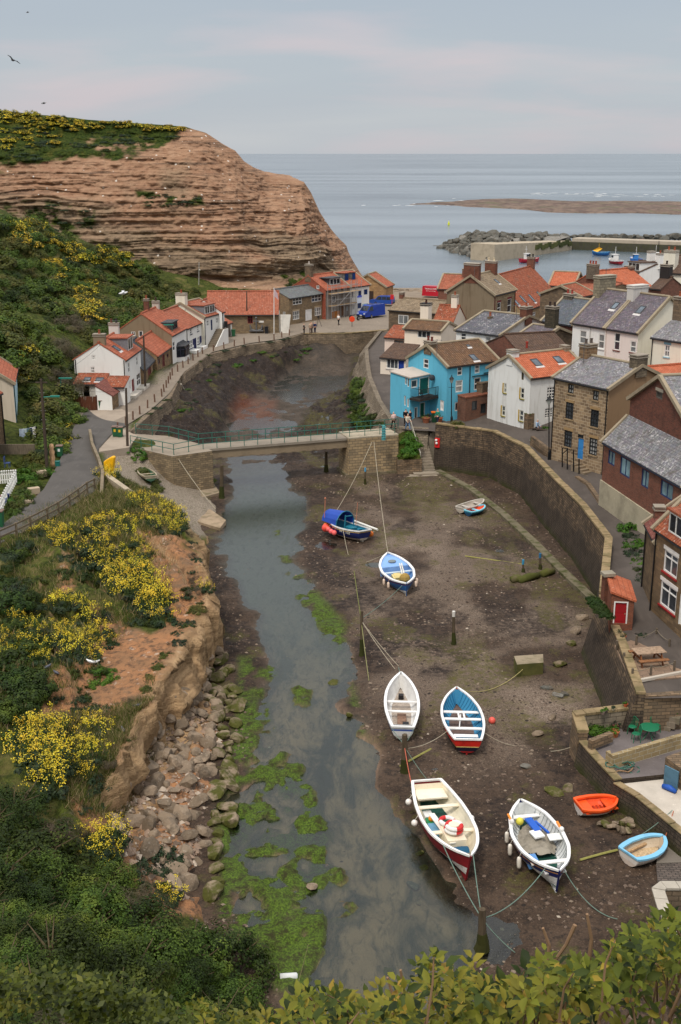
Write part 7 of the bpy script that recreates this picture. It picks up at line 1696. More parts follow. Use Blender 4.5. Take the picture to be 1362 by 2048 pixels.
def boat(name,label,bow,stern,zs,beam,kind,H=1.0,bands=None,gun=(228,228,224),ins=(222,220,212),floor=(150,140,120),thw=(),twc=(232,230,226),deck=None,heel=0.0,ribs=None,cat='boat',zoff=0.0,gw=.07,parts=None,bowdeck=None,keelh=.18,tw=.24,twz=.22,fz=.28,group=None):
 b3,s3=Pz(bow[0],bow[1],zs),Pz(stern[0],stern[1],zs);d=b3-s3;Lb=d.length;c=(b3+s3)/2;th=math.atan2(d.y,d.x)
 g=max(bedz(c.x,c.y),-.05)+zoff
 root=empty(name,(c.x,c.y,g),th,label,cat,group)
 root.rotation_euler=(heel,0,th)
 tt,bb=BPRO[kind];N=25;t=np.linspace(0,1,N);hb=np.interp(t,tt,bb)
 k=np.array([.25,.5,.25]);hs=np.convolve(np.pad(hb,1,'edge'),k,'valid');hs[0],hs[-1]=hb[0],hb[-1];hb=hs*beam/2
 sheer=H*(1+.22*np.clip(2*t-1,0,1)**2+.10*np.clip(1-2*t,0,1)**2)
 keel=keelh*(.05+.9*np.clip(1-2.2*t,0,1)**1.5)if kind!='pointed' else keelh*np.clip(np.abs(2*t-1)-.6,0,1)
 levels=sorted({0,.12,.25,.4,.55,.7,.85,1.0}|{f for f,_ in bands[1:]})
 rake=.35 if kind!='dinghy' else .25
 def pt(i,w,sd,inset=0.0):
  a=w*pi/2;v=np.clip((t[i]-.62)/.38,0,1);v=max(v,np.clip((.3-t[i])/.3,0,1))if kind=='pointed' else v
  y=hb[i]*((1-v)*math.sin(a)**.75+v*w**.9);z=keel[i]+(sheer[i]-keel[i])*((1-v)*(1-math.cos(a))**.85+v*w)
  x=(t[i]-.5)*Lb
  if t[i]>.8:x-=rake*(1-w)*((t[i]-.8)/.2)**1.5
  if kind=='pointed' and t[i]<.2:x+=rake*.8*(1-w)*((.2-t[i])/.2)**1.5
  if kind=='transom' and t[i]<.15:x+=.18*(1-w)*((.15-t[i])/.15)
  y=max(y-inset,.004)
  return Vector((x,sd*y,z))
 mats=[m_paint(c_,.5,.3,.4,1.7)for _,c_ in bands]
 def band(w):return max(i for i,(f,_)in enumerate(bands)if f<=w+1e-6)
 mb=MB()
 for sd in(1,-1):
  for i in range(N-1):
   for a,b in zip(levels,levels[1:]):
    q=[pt(i,a,sd),pt(i+1,a,sd),pt(i+1,b,sd),pt(i,b,sd)];mb.quad(*(q if sd<0 else q[::-1]),m=band((a+b)/2))
 for a,b in zip(levels,levels[1:]):
  mb.quad(pt(0,a,1),pt(0,a,-1),pt(0,b,-1),pt(0,b,1),m=band((a+b)/2))
 for i in range(N-1):
  p,q=pt(i,0,1),pt(i+1,0,1);p.y=q.y=0;mb.beam(p+Vector((0,0,-.03)),q+Vector((0,0,-.03)),.07,.12)
 st=[pt(N-1,w,1)for w in levels]
 for p,q in zip(st,st[1:]):mb.beam(Vector((p.x+.02,0,p.z)),Vector((q.x+.02,0,q.z)),.07,.07,m=band(.99),up=(1,0,0))
 if kind=='pointed':
  st=[pt(0,w,1)for w in levels]
  for p,q in zip(st,st[1:]):mb.beam(Vector((p.x-.02,0,p.z)),Vector((q.x-.02,0,q.z)),.06,.06,m=band(.99),up=(1,0,0))
 mb.build('hull',mats,root,local=True)
 il=[w for w in(.30,.45,.6,.75,.9,1.0)];mi=MB();zf=H*fz
 i0,i1=(1,N-2)
 def ip(i,w,sd):
  p=pt(i,w,sd,.06);p.z=max(p.z,zf-.02);return p
 for sd in(1,-1):
  for i in range(i0,i1):
   for a,b in zip(il,il[1:]):
    q=[ip(i,a,sd),ip(i+1,a,sd),ip(i+1,b,sd),ip(i,b,sd)];mi.quad(*(q[::-1]if sd<0 else q))
 for a,b in zip(il,il[1:]):
  for i,s_ in((i0,1),(i1,-1)):
   q=[ip(i,a,1),ip(i,a,-1),ip(i,b,-1),ip(i,b,1)];mi.quad(*(q[::-1]if s_>0 else q))
 mi.build('lining',m_paint(ins,.5,.2),root,local=True)
 mf=MB()
 fw=lambda i:max(.01,next((pt(i,w,1,.05).y for w in np.linspace(.05,1,30)if pt(i,w,1).z>=zf),.01))
 for i in range(i0,i1):mf.quad(Vector(((t[i]-.5)*Lb,fw(i),zf)),Vector(((t[i]-.5)*Lb,-fw(i),zf)),Vector(((t[i+1]-.5)*Lb,-fw(i+1),zf)),Vector(((t[i+1]-.5)*Lb,fw(i+1),zf)))
 mf.build('floorboards',m_wood(floor,.7,6),root,local=True)
 mg=MB()
 for sd in(1,-1):
  for i in range(N-1):
   o0,o1=pt(i,1,sd)+Vector((0,sd*.035,.0)),pt(i+1,1,sd)+Vector((0,sd*.035,.0));n0,n1=pt(i,1,sd,gw),pt(i+1,1,sd,gw)
   q=[o0,o1,n1,n0];q=q if sd<0 else q[::-1]
   mg.hexa([p+Vector((0,0,-.06))for p in q]+[p+Vector((0,0,.035))for p in q])
 if kind!='pointed':p,q=pt(0,1,1),pt(0,1,-1);mg.beam(p+Vector((.0,0,-.01)),q+Vector((.0,0,-.01)),.09,.09)
 mg.build('gunwale',m_paint(gun,.5,.22),root,local=True)
 W_=lambda tq:float(np.interp(tq,t,hb))
 for tq in thw:
  mt=MB();mt.box(((tq-.5)*Lb,0,H-twz),(tw,2*W_(tq)-.1,.05));mt.build('thwart',m_paint(twc,.5),root,local=True)
 if ribs:
  mr=MB()
  for i in range(3,N-2):
   for sd in(1,-1):
    pp=[ip(i,w,sd)-Vector((0,sd*.02,0))for w in il];mr.tube(pp,.018,4)
  mr.build('ribs',m_paint(ribs),root,local=True)
 if bowdeck:
  t0,col=bowdeck;md=MB();idx=[i for i in range(N)if t[i]>=t0]
  for i in idx[:-1]:md.quad(Vector(((t[i]-.5)*Lb,W_(t[i])-.05,sheer[i]-.08)),Vector(((t[i]-.5)*Lb,-W_(t[i])+.05,sheer[i]-.08)),Vector(((t[i+1]-.5)*Lb,-W_(t[i+1])+.05,sheer[i+1]-.08)),Vector(((t[i+1]-.5)*Lb,W_(t[i+1])-.05,sheer[i+1]-.08)))
  i=idx[0];md.quad(Vector(((t[i]-.5)*Lb,W_(t[i])-.05,sheer[i]-.08)),Vector(((t[i]-.5)*Lb,W_(t[i])-.05,zf)),Vector(((t[i]-.5)*Lb,-W_(t[i])+.05,zf)),Vector(((t[i]-.5)*Lb,-W_(t[i])+.05,sheer[i]-.08)))
  md.build('foredeck',m_paint(col),root,local=True)
 M=Matrix.Translation(root.location)@root.rotation_euler.to_matrix().to_4x4()
 return dict(root=root,L=Lb,H=H,W=W_,M=M,at=lambda x,y,z:M@Vector((x,y,z)),sheer=lambda tq:float(np.interp(tq,t,sheer)),zf=zf)
def inboat(B,mb,name,mat,part=True,label=None,cat=None,smooth=False,group=None):
 if part:return mb.build(name,mat,B['root'],smooth,local=True)
 mb.v=[B['M']@v for v in mb.v];o=mb.build(name,mat,smooth=smooth);return tag(o,label,cat,group)
def fender(B,tq,sd,col=(226,216,204),label='',r=.1,h=.5,ball=False,group='fenders'):
 y=sd*(B['W'](tq)+r+.03);x=(tq-.5)*B['L'];z=B['sheer'](tq)-.25
 mb=MB()
 if ball:mb.ball((x,y,z-r),r,n=12,k=8)
 else:mb.lathe((x,y,z-h),[(.02,0),(r*.8,.04),(r,.14),(r,h-.14),(r*.8,h-.04),(.03,h)],10)
 mb.tube([(x,y,z-(0 if not ball else 0)),(x,sd*B['W'](tq),z+.27)],.012,4)
 return inboat(B,mb,'fender' if not ball else 'buoy',m_paint(col,.4),False,label,'fender' if not ball else 'buoy',True,group)
def mark(B,text,x,y,z,size,col,sd):
 cu=bpy.data.curves.new('lettering','FONT');cu.body=text;cu.size=size;cu.align_x='CENTER';o=bpy.data.objects.new('tmp',cu);COL.objects.link(o)
 bpy.context.view_layer.update();me=bpy.data.meshes.new_from_object(o.evaluated_get(bpy.context.evaluated_depsgraph_get()));bpy.data.objects.remove(o)
 me.materials.clear();me.materials.append(m_paint(col));n=bpy.data.objects.new('lettering',me);COL.objects.link(n);return n
B1=boat('fishing_coble','small dark blue fishing coble with a blue canopy and many orange buoys',(658,1040),(729,1063),1.0,2.3,'transom',1.0,[(0,(190,180,166)),(.42,(28,42,100)),(.86,(206,170,90)),(.9,(28,42,100))],ins=(34,112,140),floor=(40,104,124),thw=(.35,.52),twc=(40,128,156),heel=.10,cat='fishing boat')
mb=MB();pr=[]
for k in range(9):a=pi*k/8;pr.append((math.cos(a)*1.05,math.sin(a)*1.15))
for k in range(8):
 for(x0,x1)in((.12,2.0),):
  f=lambda x,q,s_:Vector((x,q[0]*s_,1.05+q[1]*s_));mb.quad(f(.3,pr[k],1),f(2.3,pr[k],.8),f(2.3,pr[k+1],.8),f(.3,pr[k+1],1))
mb.quad(*[Vector((2.3,q[0]*.8,1.05+q[1]*.8))for q in pr]);inboat(B1,mb,'canopy',m_paint((36,74,168),.6,.2))
mb=MB()
for y in(-1.02,1.02):mb.tube([(.3,y,.8),(.3,y,1.5)],.04,6)
mb.tube([(.3,q[0]*1.01,1.05+q[1]*1.01)for q in pr],.04,6);inboat(B1,mb,'canopy_hoop',m_paint((32,112,140)))
mb=MB();mb.box((-.5,.1,.75),(.9,.7,.6));mb.tube([(-.2,.5,.4),(-.2,.5,2.0)],.06,6);mb.tube([(-.2,.5,1.9),(-.2,-.2,1.9)],.05,6);inboat(B1,mb,'hauler',m_paint((26,110,130)))
mb=MB();mb.tube([(-2.6,-1.0,1.15),(1.0,-1.12,1.25)],.09,8);inboat(B1,mb,'spar',m_paint((226,224,216)),False,'long white spar lying along the rail of the canopied coble','spar')
mb=MB();mb.tube([(2.0,.8,1.0),(2.1,.8,3.0)],.03,5);mb.ball((2.1,.8,3.0),.09);mb.tube([(-.3,-.7,1),(-.3,-.7,3.0)],.025,5);inboat(B1,mb,'marker_pole',m_paint((190,120,90)))
for i,(tq,r,c_)in enumerate(((.93,.28,(236,118,40)),(.88,.34,(236,84,74)),(.82,.24,(232,90,60)),(.74,.22,(232,100,96)),(.62,.22,(236,108,110)),(.52,.22,(236,104,100)))):fender(B1,tq,1,c_,('orange','big pink red','red orange','pink','pink','pink')[i]+' ball buoy hung along the near side of the canopied coble',r,ball=True,group='buoys along the canopied coble')
for i,tq in enumerate((.42,.12)):fender(B1,tq,-1,(236,130,56),('orange buoy on the far side of the canopied coble amidships','orange buoy at the stern of the canopied coble')[i],.26,ball=True,group=None)
n_=mark(B1,'WY 102',0,0,0,.34,(230,226,196),-1);n_.parent=B1['root'];y_=B1['W'](.3)+.04;n_.location=(-.2*B1['L'],y_,.70);n_.rotation_euler=(pi/2+.1,0,pi+.12)
B2=boat('open_boat','blue open boat with white rail and pale blue foredeck',(777,1111),(815,1170),1.1,2.5,'pointed',1.05,[(0,(210,212,210)),(.38,(38,96,156)),(.80,(96,40,80)),(.86,(44,84,140))],gun=(236,236,234),ins=(104,150,204),floor=(120,130,140),thw=(.50,),twc=(190,206,220),bowdeck=(.62,(132,172,226)),gw=.14,heel=-.05)
mb=MB();mb.lathe((1.75,0,1.07),[(.30,0),(.30,.05),(.2,.06)],14);inboat(B2,mb,'hatch',m_paint((120,130,132)))
mb=MB();mb.box((-.7,.1,.55),(.9,.8,.5));mb.box((-.7,.1,.82),(1.0,.5,.05));inboat(B2,mb,'engine_box',m_paint((216,196,130)))
mb=MB();mb.ball((-1.3,-.3,.75),.42);inboat(B2,mb,'basket',m_wood((170,140,74)),False,'straw yellow basket in the stern of the blue open boat','basket')
mb=MB();mb.tube([(.9,-.55,1.15),(-.9,-.35,.95)],.05,6);mb.tube([(.9,-.4,1.15),(-.9,-.2,.95)],.05,6);inboat(B2,mb,'oars',m_paint((226,222,210)),False,'pair of white oars lying in the blue open boat','oars')
for i,(tq,sd)in enumerate(((.34,-1),(.22,-1),(.25,1),(.16,1))):fender(B2,tq,-sd,(232,208,186),('pale fender amidships on the near side of the blue open boat','pale fender towards the stern on the near side of the blue open boat','pale fender on the far quarter of the blue open boat','pale fender by the stern post of the blue open boat')[i],.1,.5,group=None)
B3=boat('rowing_boat','white rowing boat with a thin blue stripe and bare dusty floor',(801,1351),(805,1457),1.0,2.0,'transom',.95,[(0,(196,192,186)),(.45,(226,226,224)),(.74,(62,92,164)),(.84,(226,226,224))],gun=(238,238,236),ins=(214,212,208),floor=(176,162,148),thw=(.36,.54),tw=.2,gw=.12,heel=.02)
mb=MB();mb.box((1.6,0,.42),(.3,.3,.25));mb.box((-2.1,-.2,.45),(.34,.34,.3));inboat(B3,mb,'battery_box',m_plain((34,32,34)),False,'black boxes on the floor of the white rowing boat','box')
mb=MB();mb.box((-1.3,0,.36),(1.5,.5,.1));inboat(B3,mb,'floor_panel',m_wood((140,110,92),.8,4))
B4=boat('rowing_boat','red topped rowing boat with sky blue inside and white thwarts',(912,1382),(935,1483),1.05,2.35,'transom',1.0,[(0,(168,40,40)),(.30,(24,26,44)),(.56,(222,196,120)),(.61,(208,42,32))],gun=(238,238,236),ins=(66,140,178),floor=(112,92,84),thw=(.30,.48,.62),ribs=(40,110,150),heel=.03,gw=.1)
mb=MB();mb.box((-2.3,0,.78),(.7,1.3,.06));inboat(B4,mb,'stern_bench',m_paint((234,232,228)))
mb=MB();mb.box((.3,.15,.8),(.75,.1,.05));mb.box((.3,-.15,.8),(.75,.1,.05));mb.tube([(-.7,.2,.5),(.2,.05,.9)],.03,5);inboat(B4,mb,'mast_step',m_paint((234,232,228)))
B5=boat('fishing_coble','dark red coble with cream inside, green floor and two red and white lifebuoys',(938,1728),(851,1570),1.1,2.45,'transom',1.15,[(0,(120,24,30)),(.18,(214,210,204)),(.46,(136,26,34)),(.80,(120,22,30))],gun=(240,238,234),ins=(232,222,198),floor=(40,84,74),thw=(.28,.60),twc=(236,224,200),gw=.11,heel=-.04,cat='fishing boat')
mb=MB();mb.box((-2.9,0,.92),(1.3,1.5,.08));inboat(B5,mb,'stern_deck',m_paint((236,226,204)))
mb=MB();mb.box((1.0,.0,.7),(1.3,.9,.7));mb.lathe((.95,.0,1.05),[(.28,0),(.28,.45),(.2,.47)],12);inboat(B5,mb,'engine_box',m_paint((232,220,194)))
mb=MB();mb.box((.4,-.35,.95),(2.6,.28,.05),.1);inboat(B5,mb,'plank',m_paint((236,230,218)))
def ring(B,c,r,lab,ax=None):
 mb=MB();n,k=24,8;R_=ax or Matrix.Identity(3)
 for i in range(n):
  for j in range(k):
   q=[]
   for a,b in((i,j),(i+1,j),(i+1,j+1),(i,j+1)):
    u,v=2*pi*a/n,2*pi*b/k;rr=r+.1*math.cos(v);q.append(Vector(c)+R_@Vector((rr*math.cos(u),rr*math.sin(u),.1*math.sin(v))))
   mb.quad(*q,m=(i//6)%2)
 return inboat(B,mb,'lifebuoy',[m_paint((206,44,44),.4),m_paint((236,234,230),.4)],False,lab,'lifebuoy',False)
ring(B5,(.20,-.05,1.18),.32,'red and white lifebuoy on the engine box of the dark red coble, nearer its stern');ring(B5,(1.0,.0,1.25),.36,'red and white lifebuoy round the capstan of the dark red coble');ring(B5,(1.05,.0,1.45),.34,'red and white lifebuoy stacked on top of another in the dark red coble')
mb=MB();mb.lathe((2.05,.42,.62),[(.02,0),(.3,.02),(.32,.3),(.28,.9),(.02,.92)],12,axis=Matrix.Rotation(pi/2,3,'X'));inboat(B5,mb,'drum',m_paint((22,84,116)),False,'blue drum lying in the bow of the dark red coble','drum')
for i,(x,y,c_,sz,nm)in enumerate(((-1.3,-.52,(220,222,220),(.5,.35,.35),'white fish box'),(-.75,-.52,(30,130,80),(.4,.4,.3),'green fish box'),(-.05,-.55,(110,160,190),(.75,.42,.35),'pale blue fish box'))):
 mb=MB();mb.box((x,y,.33+sz[2]/2),sz);mb.box((x,y,.33+sz[2]+.02),(sz[0]+.06,sz[1]+.06,.05));inboat(B5,mb,'fish_box',m_paint(c_),False,nm+' inside the near rail of the dark red coble','box')
mb=MB();mb.ball((-.75,-.52,.78),.14);inboat(B5,mb,'float',m_paint((236,140,30)),False,'orange float on the green fish box in the coble','float')
for i,tq in enumerate((.16,.42)):fender(B5,tq,-1,(238,232,224),('round white fender near the stern of the dark red coble','round white fender amidships on the river side of the dark red coble')[i],.16,ball=True,group=None)
fender(B5,.42,1,(238,232,224),'round white fender on the far side of the dark red coble',.16,ball=True,group=None)
B6=boat('open_boat','white and navy double ended boat with grey tarpaulin and green floor',(1120,1752),(1042,1604),1.1,2.45,'pointed',1.1,[(0,(224,224,222)),(.62,(28,38,96)),(.80,(210,150,80)),(.84,(28,38,96))],gun=(240,240,238),ins=(214,216,214),floor=(34,78,66),thw=(.16,.78,.90),ribs=(160,164,164),gw=.12,heel=.03)
mb=MB();mb.box((-.1,.78,.92),(.5,.6,.05));inboat(B6,mb,'side_bench',m_paint((236,236,232)))
mb=MB();rr=np.random.RandomState(2);nn=22;gx=np.linspace(-1.9,.7,nn);gy=np.linspace(-.95,.8,nn)
P_=[[Vector((x,y*(.75+.25*math.cos(x)),.42+.42*math.exp(-((x+.5)**2/1.2+y*y/.5))+.10*float(fbm(x*3,y*3,1,3))))for y in gy]for x in gx]
for i in range(nn-1):
 for j in range(nn-1):
  if(gx[i]+.6)**2/1.9+gy[j]**2/.8+.25*float(vnoise(gx[i]*3,gy[j]*3,2))<1:mb.quad(P_[i][j],P_[i+1][j],P_[i+1][j+1],P_[i][j+1])
inboat(B6,mb,'tarpaulin',m_plain((150,142,128),.9,.1,0,.2,3),False,'crumpled grey tarpaulin heaped in the white and navy boat','tarpaulin',True)
mb=MB();mb.box((-1.1,.05,1.02),(1.1,.34,.10),.15);mb.box((-.9,.42,.98),(1.1,.1,.08),.3);mb.box((-.35,.02,1.0),(.6,.5,.08),.2,m=1);inboat(B6,mb,'outboard_motor',[m_paint((34,92,190)),m_paint((236,236,234))],False,'blue and white outboard motor lying on the tarpaulin','motor')
mb=MB();mb.box((1.05,-.62,.52),(.6,.42,.32));mb.box((1.05,-.62,.69),(.66,.48,.04));inboat(B6,mb,'fish_box',m_paint((90,140,196)),False,'pale blue fish box inside the near rail of the white and navy boat','box')
mb=MB();mb.ball((-1.9,-.35,.75),.19);inboat(B6,mb,'buoy',m_paint((222,212,80)),False,'yellow buoy in the stern of the white and navy boat','buoy',True)
for i,tq in enumerate((.34,.50,.68)):fender(B6,tq,-1,(232,224,210),('white cylinder fender nearest the far end of the white and navy boat','white cylinder fender in the middle of the river side of the white and navy boat','white cylinder fender towards the near end of the white and navy boat')[i],.105,.6,group=None)
for i,(tq,sd)in enumerate(((.24,-1),(.40,1))):
 mb=MB();x=(tq-.5)*B6['L'];y=sd*(B6['W'](tq)-.02);mb.box((x,y,B6['sheer'](tq)+.08),(.6,.1,.06));mb.ball((x+.4,y,B6['sheer'](tq)+.12),.12,m=1);inboat(B6,mb,'float',[m_paint((236,140,50)),m_paint((236,234,230))],False,('orange and white float on the river side rail of the white and navy boat','orange and white float on the far rail of the white and navy boat')[i],'float')
B7=boat('dinghy','bright orange plastic dinghy with a white bottom beside the slip wall',(1234,1601),(1157,1611),.5,1.5,'dinghy',.52,[(0,(214,206,198)),(.72,(236,84,32))],gun=(240,92,36),ins=(236,82,28),floor=(216,70,26),thw=(.2,.80),twc=(238,90,34),tw=.5,twz=.16,gw=.16,keelh=.05,fz=.2,cat='dinghy')
mb=MB()
for k in range(8):mb.box((-.6+.18*k,.0,.125),(.09,.8,.03))
inboat(B7,mb,'floor_ribs',m_paint((170,56,30)))
B8=boat('dinghy','pale blue rimmed dinghy with a bare wooden floor beside the brick ramp',(1326,1675),(1256,1708),.6,1.55,'dinghy',.6,[(0,(206,190,176)),(.55,(214,206,196))],gun=(128,190,222),ins=(196,178,154),floor=(206,178,140),thw=(),gw=.2,keelh=.05,fz=.25,cat='dinghy',heel=.05)
mb=MB();mb.box((-.1,.42,.32),(1.2,.12,.08));mb.box((-.1,-.42,.22),(1.6,.06,.05));inboat(B8,mb,'side_seat',m_wood((196,160,120)))
B9=boat('dinghy','weathered grey dinghy drawn up by the foot of the tall wall',(966,1004),(920,1020),.5,1.35,'dinghy',.5,[(0,(170,160,146)),(.6,(190,182,170))],gun=(196,188,176),ins=(178,168,156),floor=(170,158,144),thw=(.3,.75),twc=(190,182,172),twz=.1,keelh=.05,cat='dinghy',zoff=.05)
B10=boat('dinghy','small turquoise dinghy with an orange inside next to the grey one',(968,1015),(936,1026),.45,1.2,'dinghy',.46,[(0,(24,66,96)),(.7,(40,120,150))],gun=(130,206,224),ins=(226,84,36),floor=(222,80,36),thw=(.45,),twc=(140,206,224),twz=.06,gw=.12,keelh=.05,fz=.2,cat='dinghy',zoff=.05)
gp=Pz(290,944,2.4);gz=nearz(gp.x,gp.y)
B11=boat('dinghy','old green rowing dinghy lying on the shingle slipway',(283,930),(302,957),gz+.45,1.45,'dinghy',.5,[(0,(60,92,70)),(.6,(150,140,118))],gun=(168,156,132),ins=(50,100,74),floor=(128,120,100),thw=(.45,.78),twc=(176,160,136),twz=.12,keelh=.05,cat='dinghy')
B11['root'].location.z=nearz(B11['root'].location.x,B11['root'].location.y)+.02;B11['root'].rotation_euler.y=.10
GLS=m_glass((30,36,44),.08);TYRE=m_plain((28,28,30),.8,.2);CHR=m_plain((150,152,156),.35,.5,.6)
def wheels(root,L,wx,r,hw):
 for x in wx:
  for s_ in(1,-1):
   R_=Matrix.Rotation(pi/2,3,'X');mb=MB();mb.lathe((x,s_*(hw-.09)+.1,r),[(r*.6,0),(r,.03),(r,.17),(r*.6,.2)],16,axis=R_);w=mb.build('wheel',TYRE,root,local=True)
   mb=MB();mb.lathe((x,s_*(hw-.09)+(.125 if s_>0 else .10),r),[(r*.62,0),(r*.58,.225),(.02,.21)]if s_<0 else[(.02,-.03),(r*.58,-.035),(r*.62,.2)],12,axis=R_);mb.build('rim',CHR,w,local=True)
def vehicle(name,label,front,rear,z,prof,hw,paint,win,wx,r=.34,roofw=.86,cat='van',extra=None):
 f,b=Pz(front[0],front[1],z),Pz(rear[0],rear[1],z);d=f-b;th=math.atan2(d.y,d.x);c=(f+b)/2;L=max(p[0]for p in prof)
 root=empty(name,(c.x,c.y,z),th,label,cat)
 top=max(p[1]for p in prof)
 W_=lambda h:hw*(1-(1-roofw)*max(0,(h-top*.5)/(top*.5)))
 mb=MB();n=len(prof)
 P=lambda x,h,s_,o=0:Vector((x-L/2,s_*(W_(h)+o),h))
 for i in range(n):
  a,b_=prof[i],prof[(i+1)%n];mb.quad(P(*a,1),P(*a,-1),P(*b_,-1),P(*b_,1))
 for s_ in(1,-1):
  q=[P(*p,s_)for p in prof];mb.quad(*(q if s_>0 else q[::-1]))
 bd=mb.build('body',paint,root,local=True)
 bv=bd.modifiers.new('bevel','BEVEL');bv.width=.06;bv.segments=2;bv.limit_method='ANGLE'
 for w in win:
  for s_ in(1,-1):
   q=[P(*p,s_,.012)for p in w];mb=MB();mb.quad(*(q if s_>0 else q[::-1]));mb.build('side_window',GLS,root,local=True)
 wheels(root,L,wx,r,hw)
 return root,L,P,W_
VP=[(.0,.35),(5.0,.35),(5.05,.75),(4.95,1.05),(4.35,1.25),(3.65,2.05),(3.4,2.18),(.1,2.2),(0,2.0)]
def van_bits(root,L,hw,front=True):
 mb=MB();mb.quad(*[Vector((x-L/2,y,z))for x,y,z in((4.34,-.82,1.29),(4.34,.82,1.29),(3.68,.74,2.04),(3.68,-.74,2.04))][::1])
 for v in mb.v:v+=Vector((.02,0,.02))
 mb.build('windscreen',GLS,root,local=True)
 mb=MB();mb.box((5.03-L/2,0,.5),(.12,1.9,.28));mb.box((-.02-L/2,0,.5),(.1,1.8,.22));mb.build('bumper',m_plain((34,36,40)),root,local=True)
 for s_ in(1,-1):
  mb=MB();mb.box((4.97-L/2,s_*.72,.9),(.12,.34,.2));mb.build('headlight',m_plain((216,220,222),.2,.6),root,local=True)
 mb=MB();mb.box((5.08-L/2,0,.62),(.03,.5,.12));mb.build('number_plate',m_paint((226,224,210)),root,local=True)
r_,L_,P_,W__=vehicle('panel_van','royal blue panel van parked on the quay by the white harbour house',(721,638),(763,632),4.36,VP,.96,m_paint((22,58,150),.3,.06,.5),[[(3.6,1.3),(4.25,1.3),(3.62,1.95),(3.5,1.98),(3.0,1.98),(3.0,1.3)]],(.95,4.1))
van_bits(r_,L_,.96)
mb=MB()
for x in(.8,1.8,2.8):mb.box((x-L_/2,0,2.26),(.06,1.6,.06))
mb.build('roof_rack',m_plain((60,64,72)),r_,local=True)
SP=[(0,.45),(4.4,.42),(4.45,.8),(4.3,1.02),(3.2,1.12),(2.75,1.72),(2.6,1.78),(.25,1.8),(.1,1.65),(.0,1.1)]
r2,L2,_,_=vehicle('off_road_car','blue off road car parked nose left by the stone fish store',(744,610),(783,612),4.36,SP,.9,m_paint((30,70,150),.3,.06,.5),[[(2.0,1.15),(3.0,1.15),(2.66,1.66),(2.0,1.68)],[(1.1,1.15),(1.9,1.15),(1.9,1.68),(1.1,1.68)],[(.2,1.15),(1.0,1.15),(1.0,1.68),(.25,1.66)]],(.85,3.6),.38,cat='car')
mb=MB();mb.box((4.42-L2/2,0,.55),(.14,1.7,.22));mb.box((-.03-L2/2,0,.55),(.1,1.7,.22));mb.build('bumper',m_plain((34,36,40)),r2,local=True)
mb=MB();mb.quad(*[Vector((x-L2/2+.02,y,z+.02))for x,y,z in((3.18,-.74,1.16),(3.18,.74,1.16),(2.77,.7,1.70),(2.77,-.7,1.70))]);mb.build('windscreen',GLS,r2,local=True)
for s_ in(1,-1):mb=MB();mb.box((4.40-L2/2,s_*.66,.82),(.1,.26,.18));mb.build('headlight',m_plain((216,220,222),.2,.6),r2,local=True)
r3,L3,P3,W3=vehicle('panel_van','red panel van with white lettering parked on the seaward quay',(893,596),(851,594),4.27,VP,.96,m_paint((176,26,44),.3,.06,.5),[[(3.6,1.3),(4.25,1.3),(3.62,1.95),(3.0,1.98),(3.0,1.3)]],(.95,4.1));van_bits(r3,L3,.96)
for tx,sz,zz in(('TRANSCORP',.44,1.55),('REMOVALS & STORAGE',.19,1.22)):
 n_=mark(None,tx,0,0,0,sz,(236,230,226),1);n_.parent=r3;n_.location=(-.75,-W3(zz)-.03,zz);n_.rotation_euler=(pi/2,0,0)
def bin_(loc,label,col=(36,92,60),lid=(120,96,84),h=1.06,rz=0,patch=None):
 r=empty('wheelie_bin',loc,rz,label,'bin');mb=MB();a,b=.22,.28
 mb.hexa([Vector((x*a,y*a,.05))for x,y in((-1,-1),(1,-1),(1,1),(-1,1))]+[Vector((x*b,y*b,h-.08))for x,y in((-1,-1),(1,-1),(1,1),(-1,1))]);mb.build('body',m_paint(col),r,local=True)
 mb=MB();mb.box((0,0,h-.04),(.62,.64,.07));mb.box((0,.3,h-.06),(.5,.06,.06));mb.build('lid',m_paint(lid),r,local=True)
 for s_ in(1,-1):mb=MB();mb.lathe((s_*.22,.22,.1),[(.1,-.03),(.1,.03)],10,axis=Matrix.Rotation(pi/2,3,'Y'));mb.build('wheel',TYRE,r,local=True)
 if patch:mb=MB();mb.box((.0,-.262,h*.62),(.2,.02,.26));mb.build('sticker',m_paint(patch),r,local=True)
 return r
bin_(Pz(203,819,4.36),'green wheelie bin against the small white store',rz=.2);bin_(Pz(231,873,4.25),'green wheelie bin by the bridge, the one on the left of the pair',patch=(220,180,50));bin_(Pz(240.5,874,4.25),'green wheelie bin by the bridge, the one against the railing',patch=(220,180,50))
bin_(Pz(120,913,4.5),'green wheelie bin standing on the road edge among yellow flowers',patch=(220,224,220));bin_(Pz(1,1056,5.15),'large green wheelie bin at the left edge of the road',h=1.35);bin_(Pz(467,673,4.33),'small green bin beside the grey store door',lid=(36,92,60));bin_(Pz(533,667,4.36),'black bin against the lifeboat house wall',(28,30,36),(28,30,36));bin_(Pz(868,845,4.05),'dark green bin with an orange lid beside the blue house',(28,66,44),(226,110,30),1.15)
mb=MB();p=Pz(114,932,4.65);mb.box(p+Vector((0,0,.2)),(.5,.4,.4));mb.box(p+Vector((0,0,.42)),(.54,.44,.05));tag(mb.build('recycling_box',m_paint((28,104,96))),'teal recycling box next to the carved figure','box')
mb=MB();p=Pz(106,932,4.68);mb.lathe(p,[(.26,0),(.22,.3),(.2,.5),(.25,.75),(.2,1.0),(.24,1.3),(.16,1.5),(.22,1.7),(.17,1.95),(.03,2.02)],12);tag(mb.build('carved_figure',m_wood((204,164,124),.8,5),smooth=True),'pale carved wooden figure standing beside the road','carving')
POST=m_wood((120,92,76))
LBi=outset(LB,1.1);acc=[]
for p in densify(LBi,2.45)[:-1]:acc.append(p)
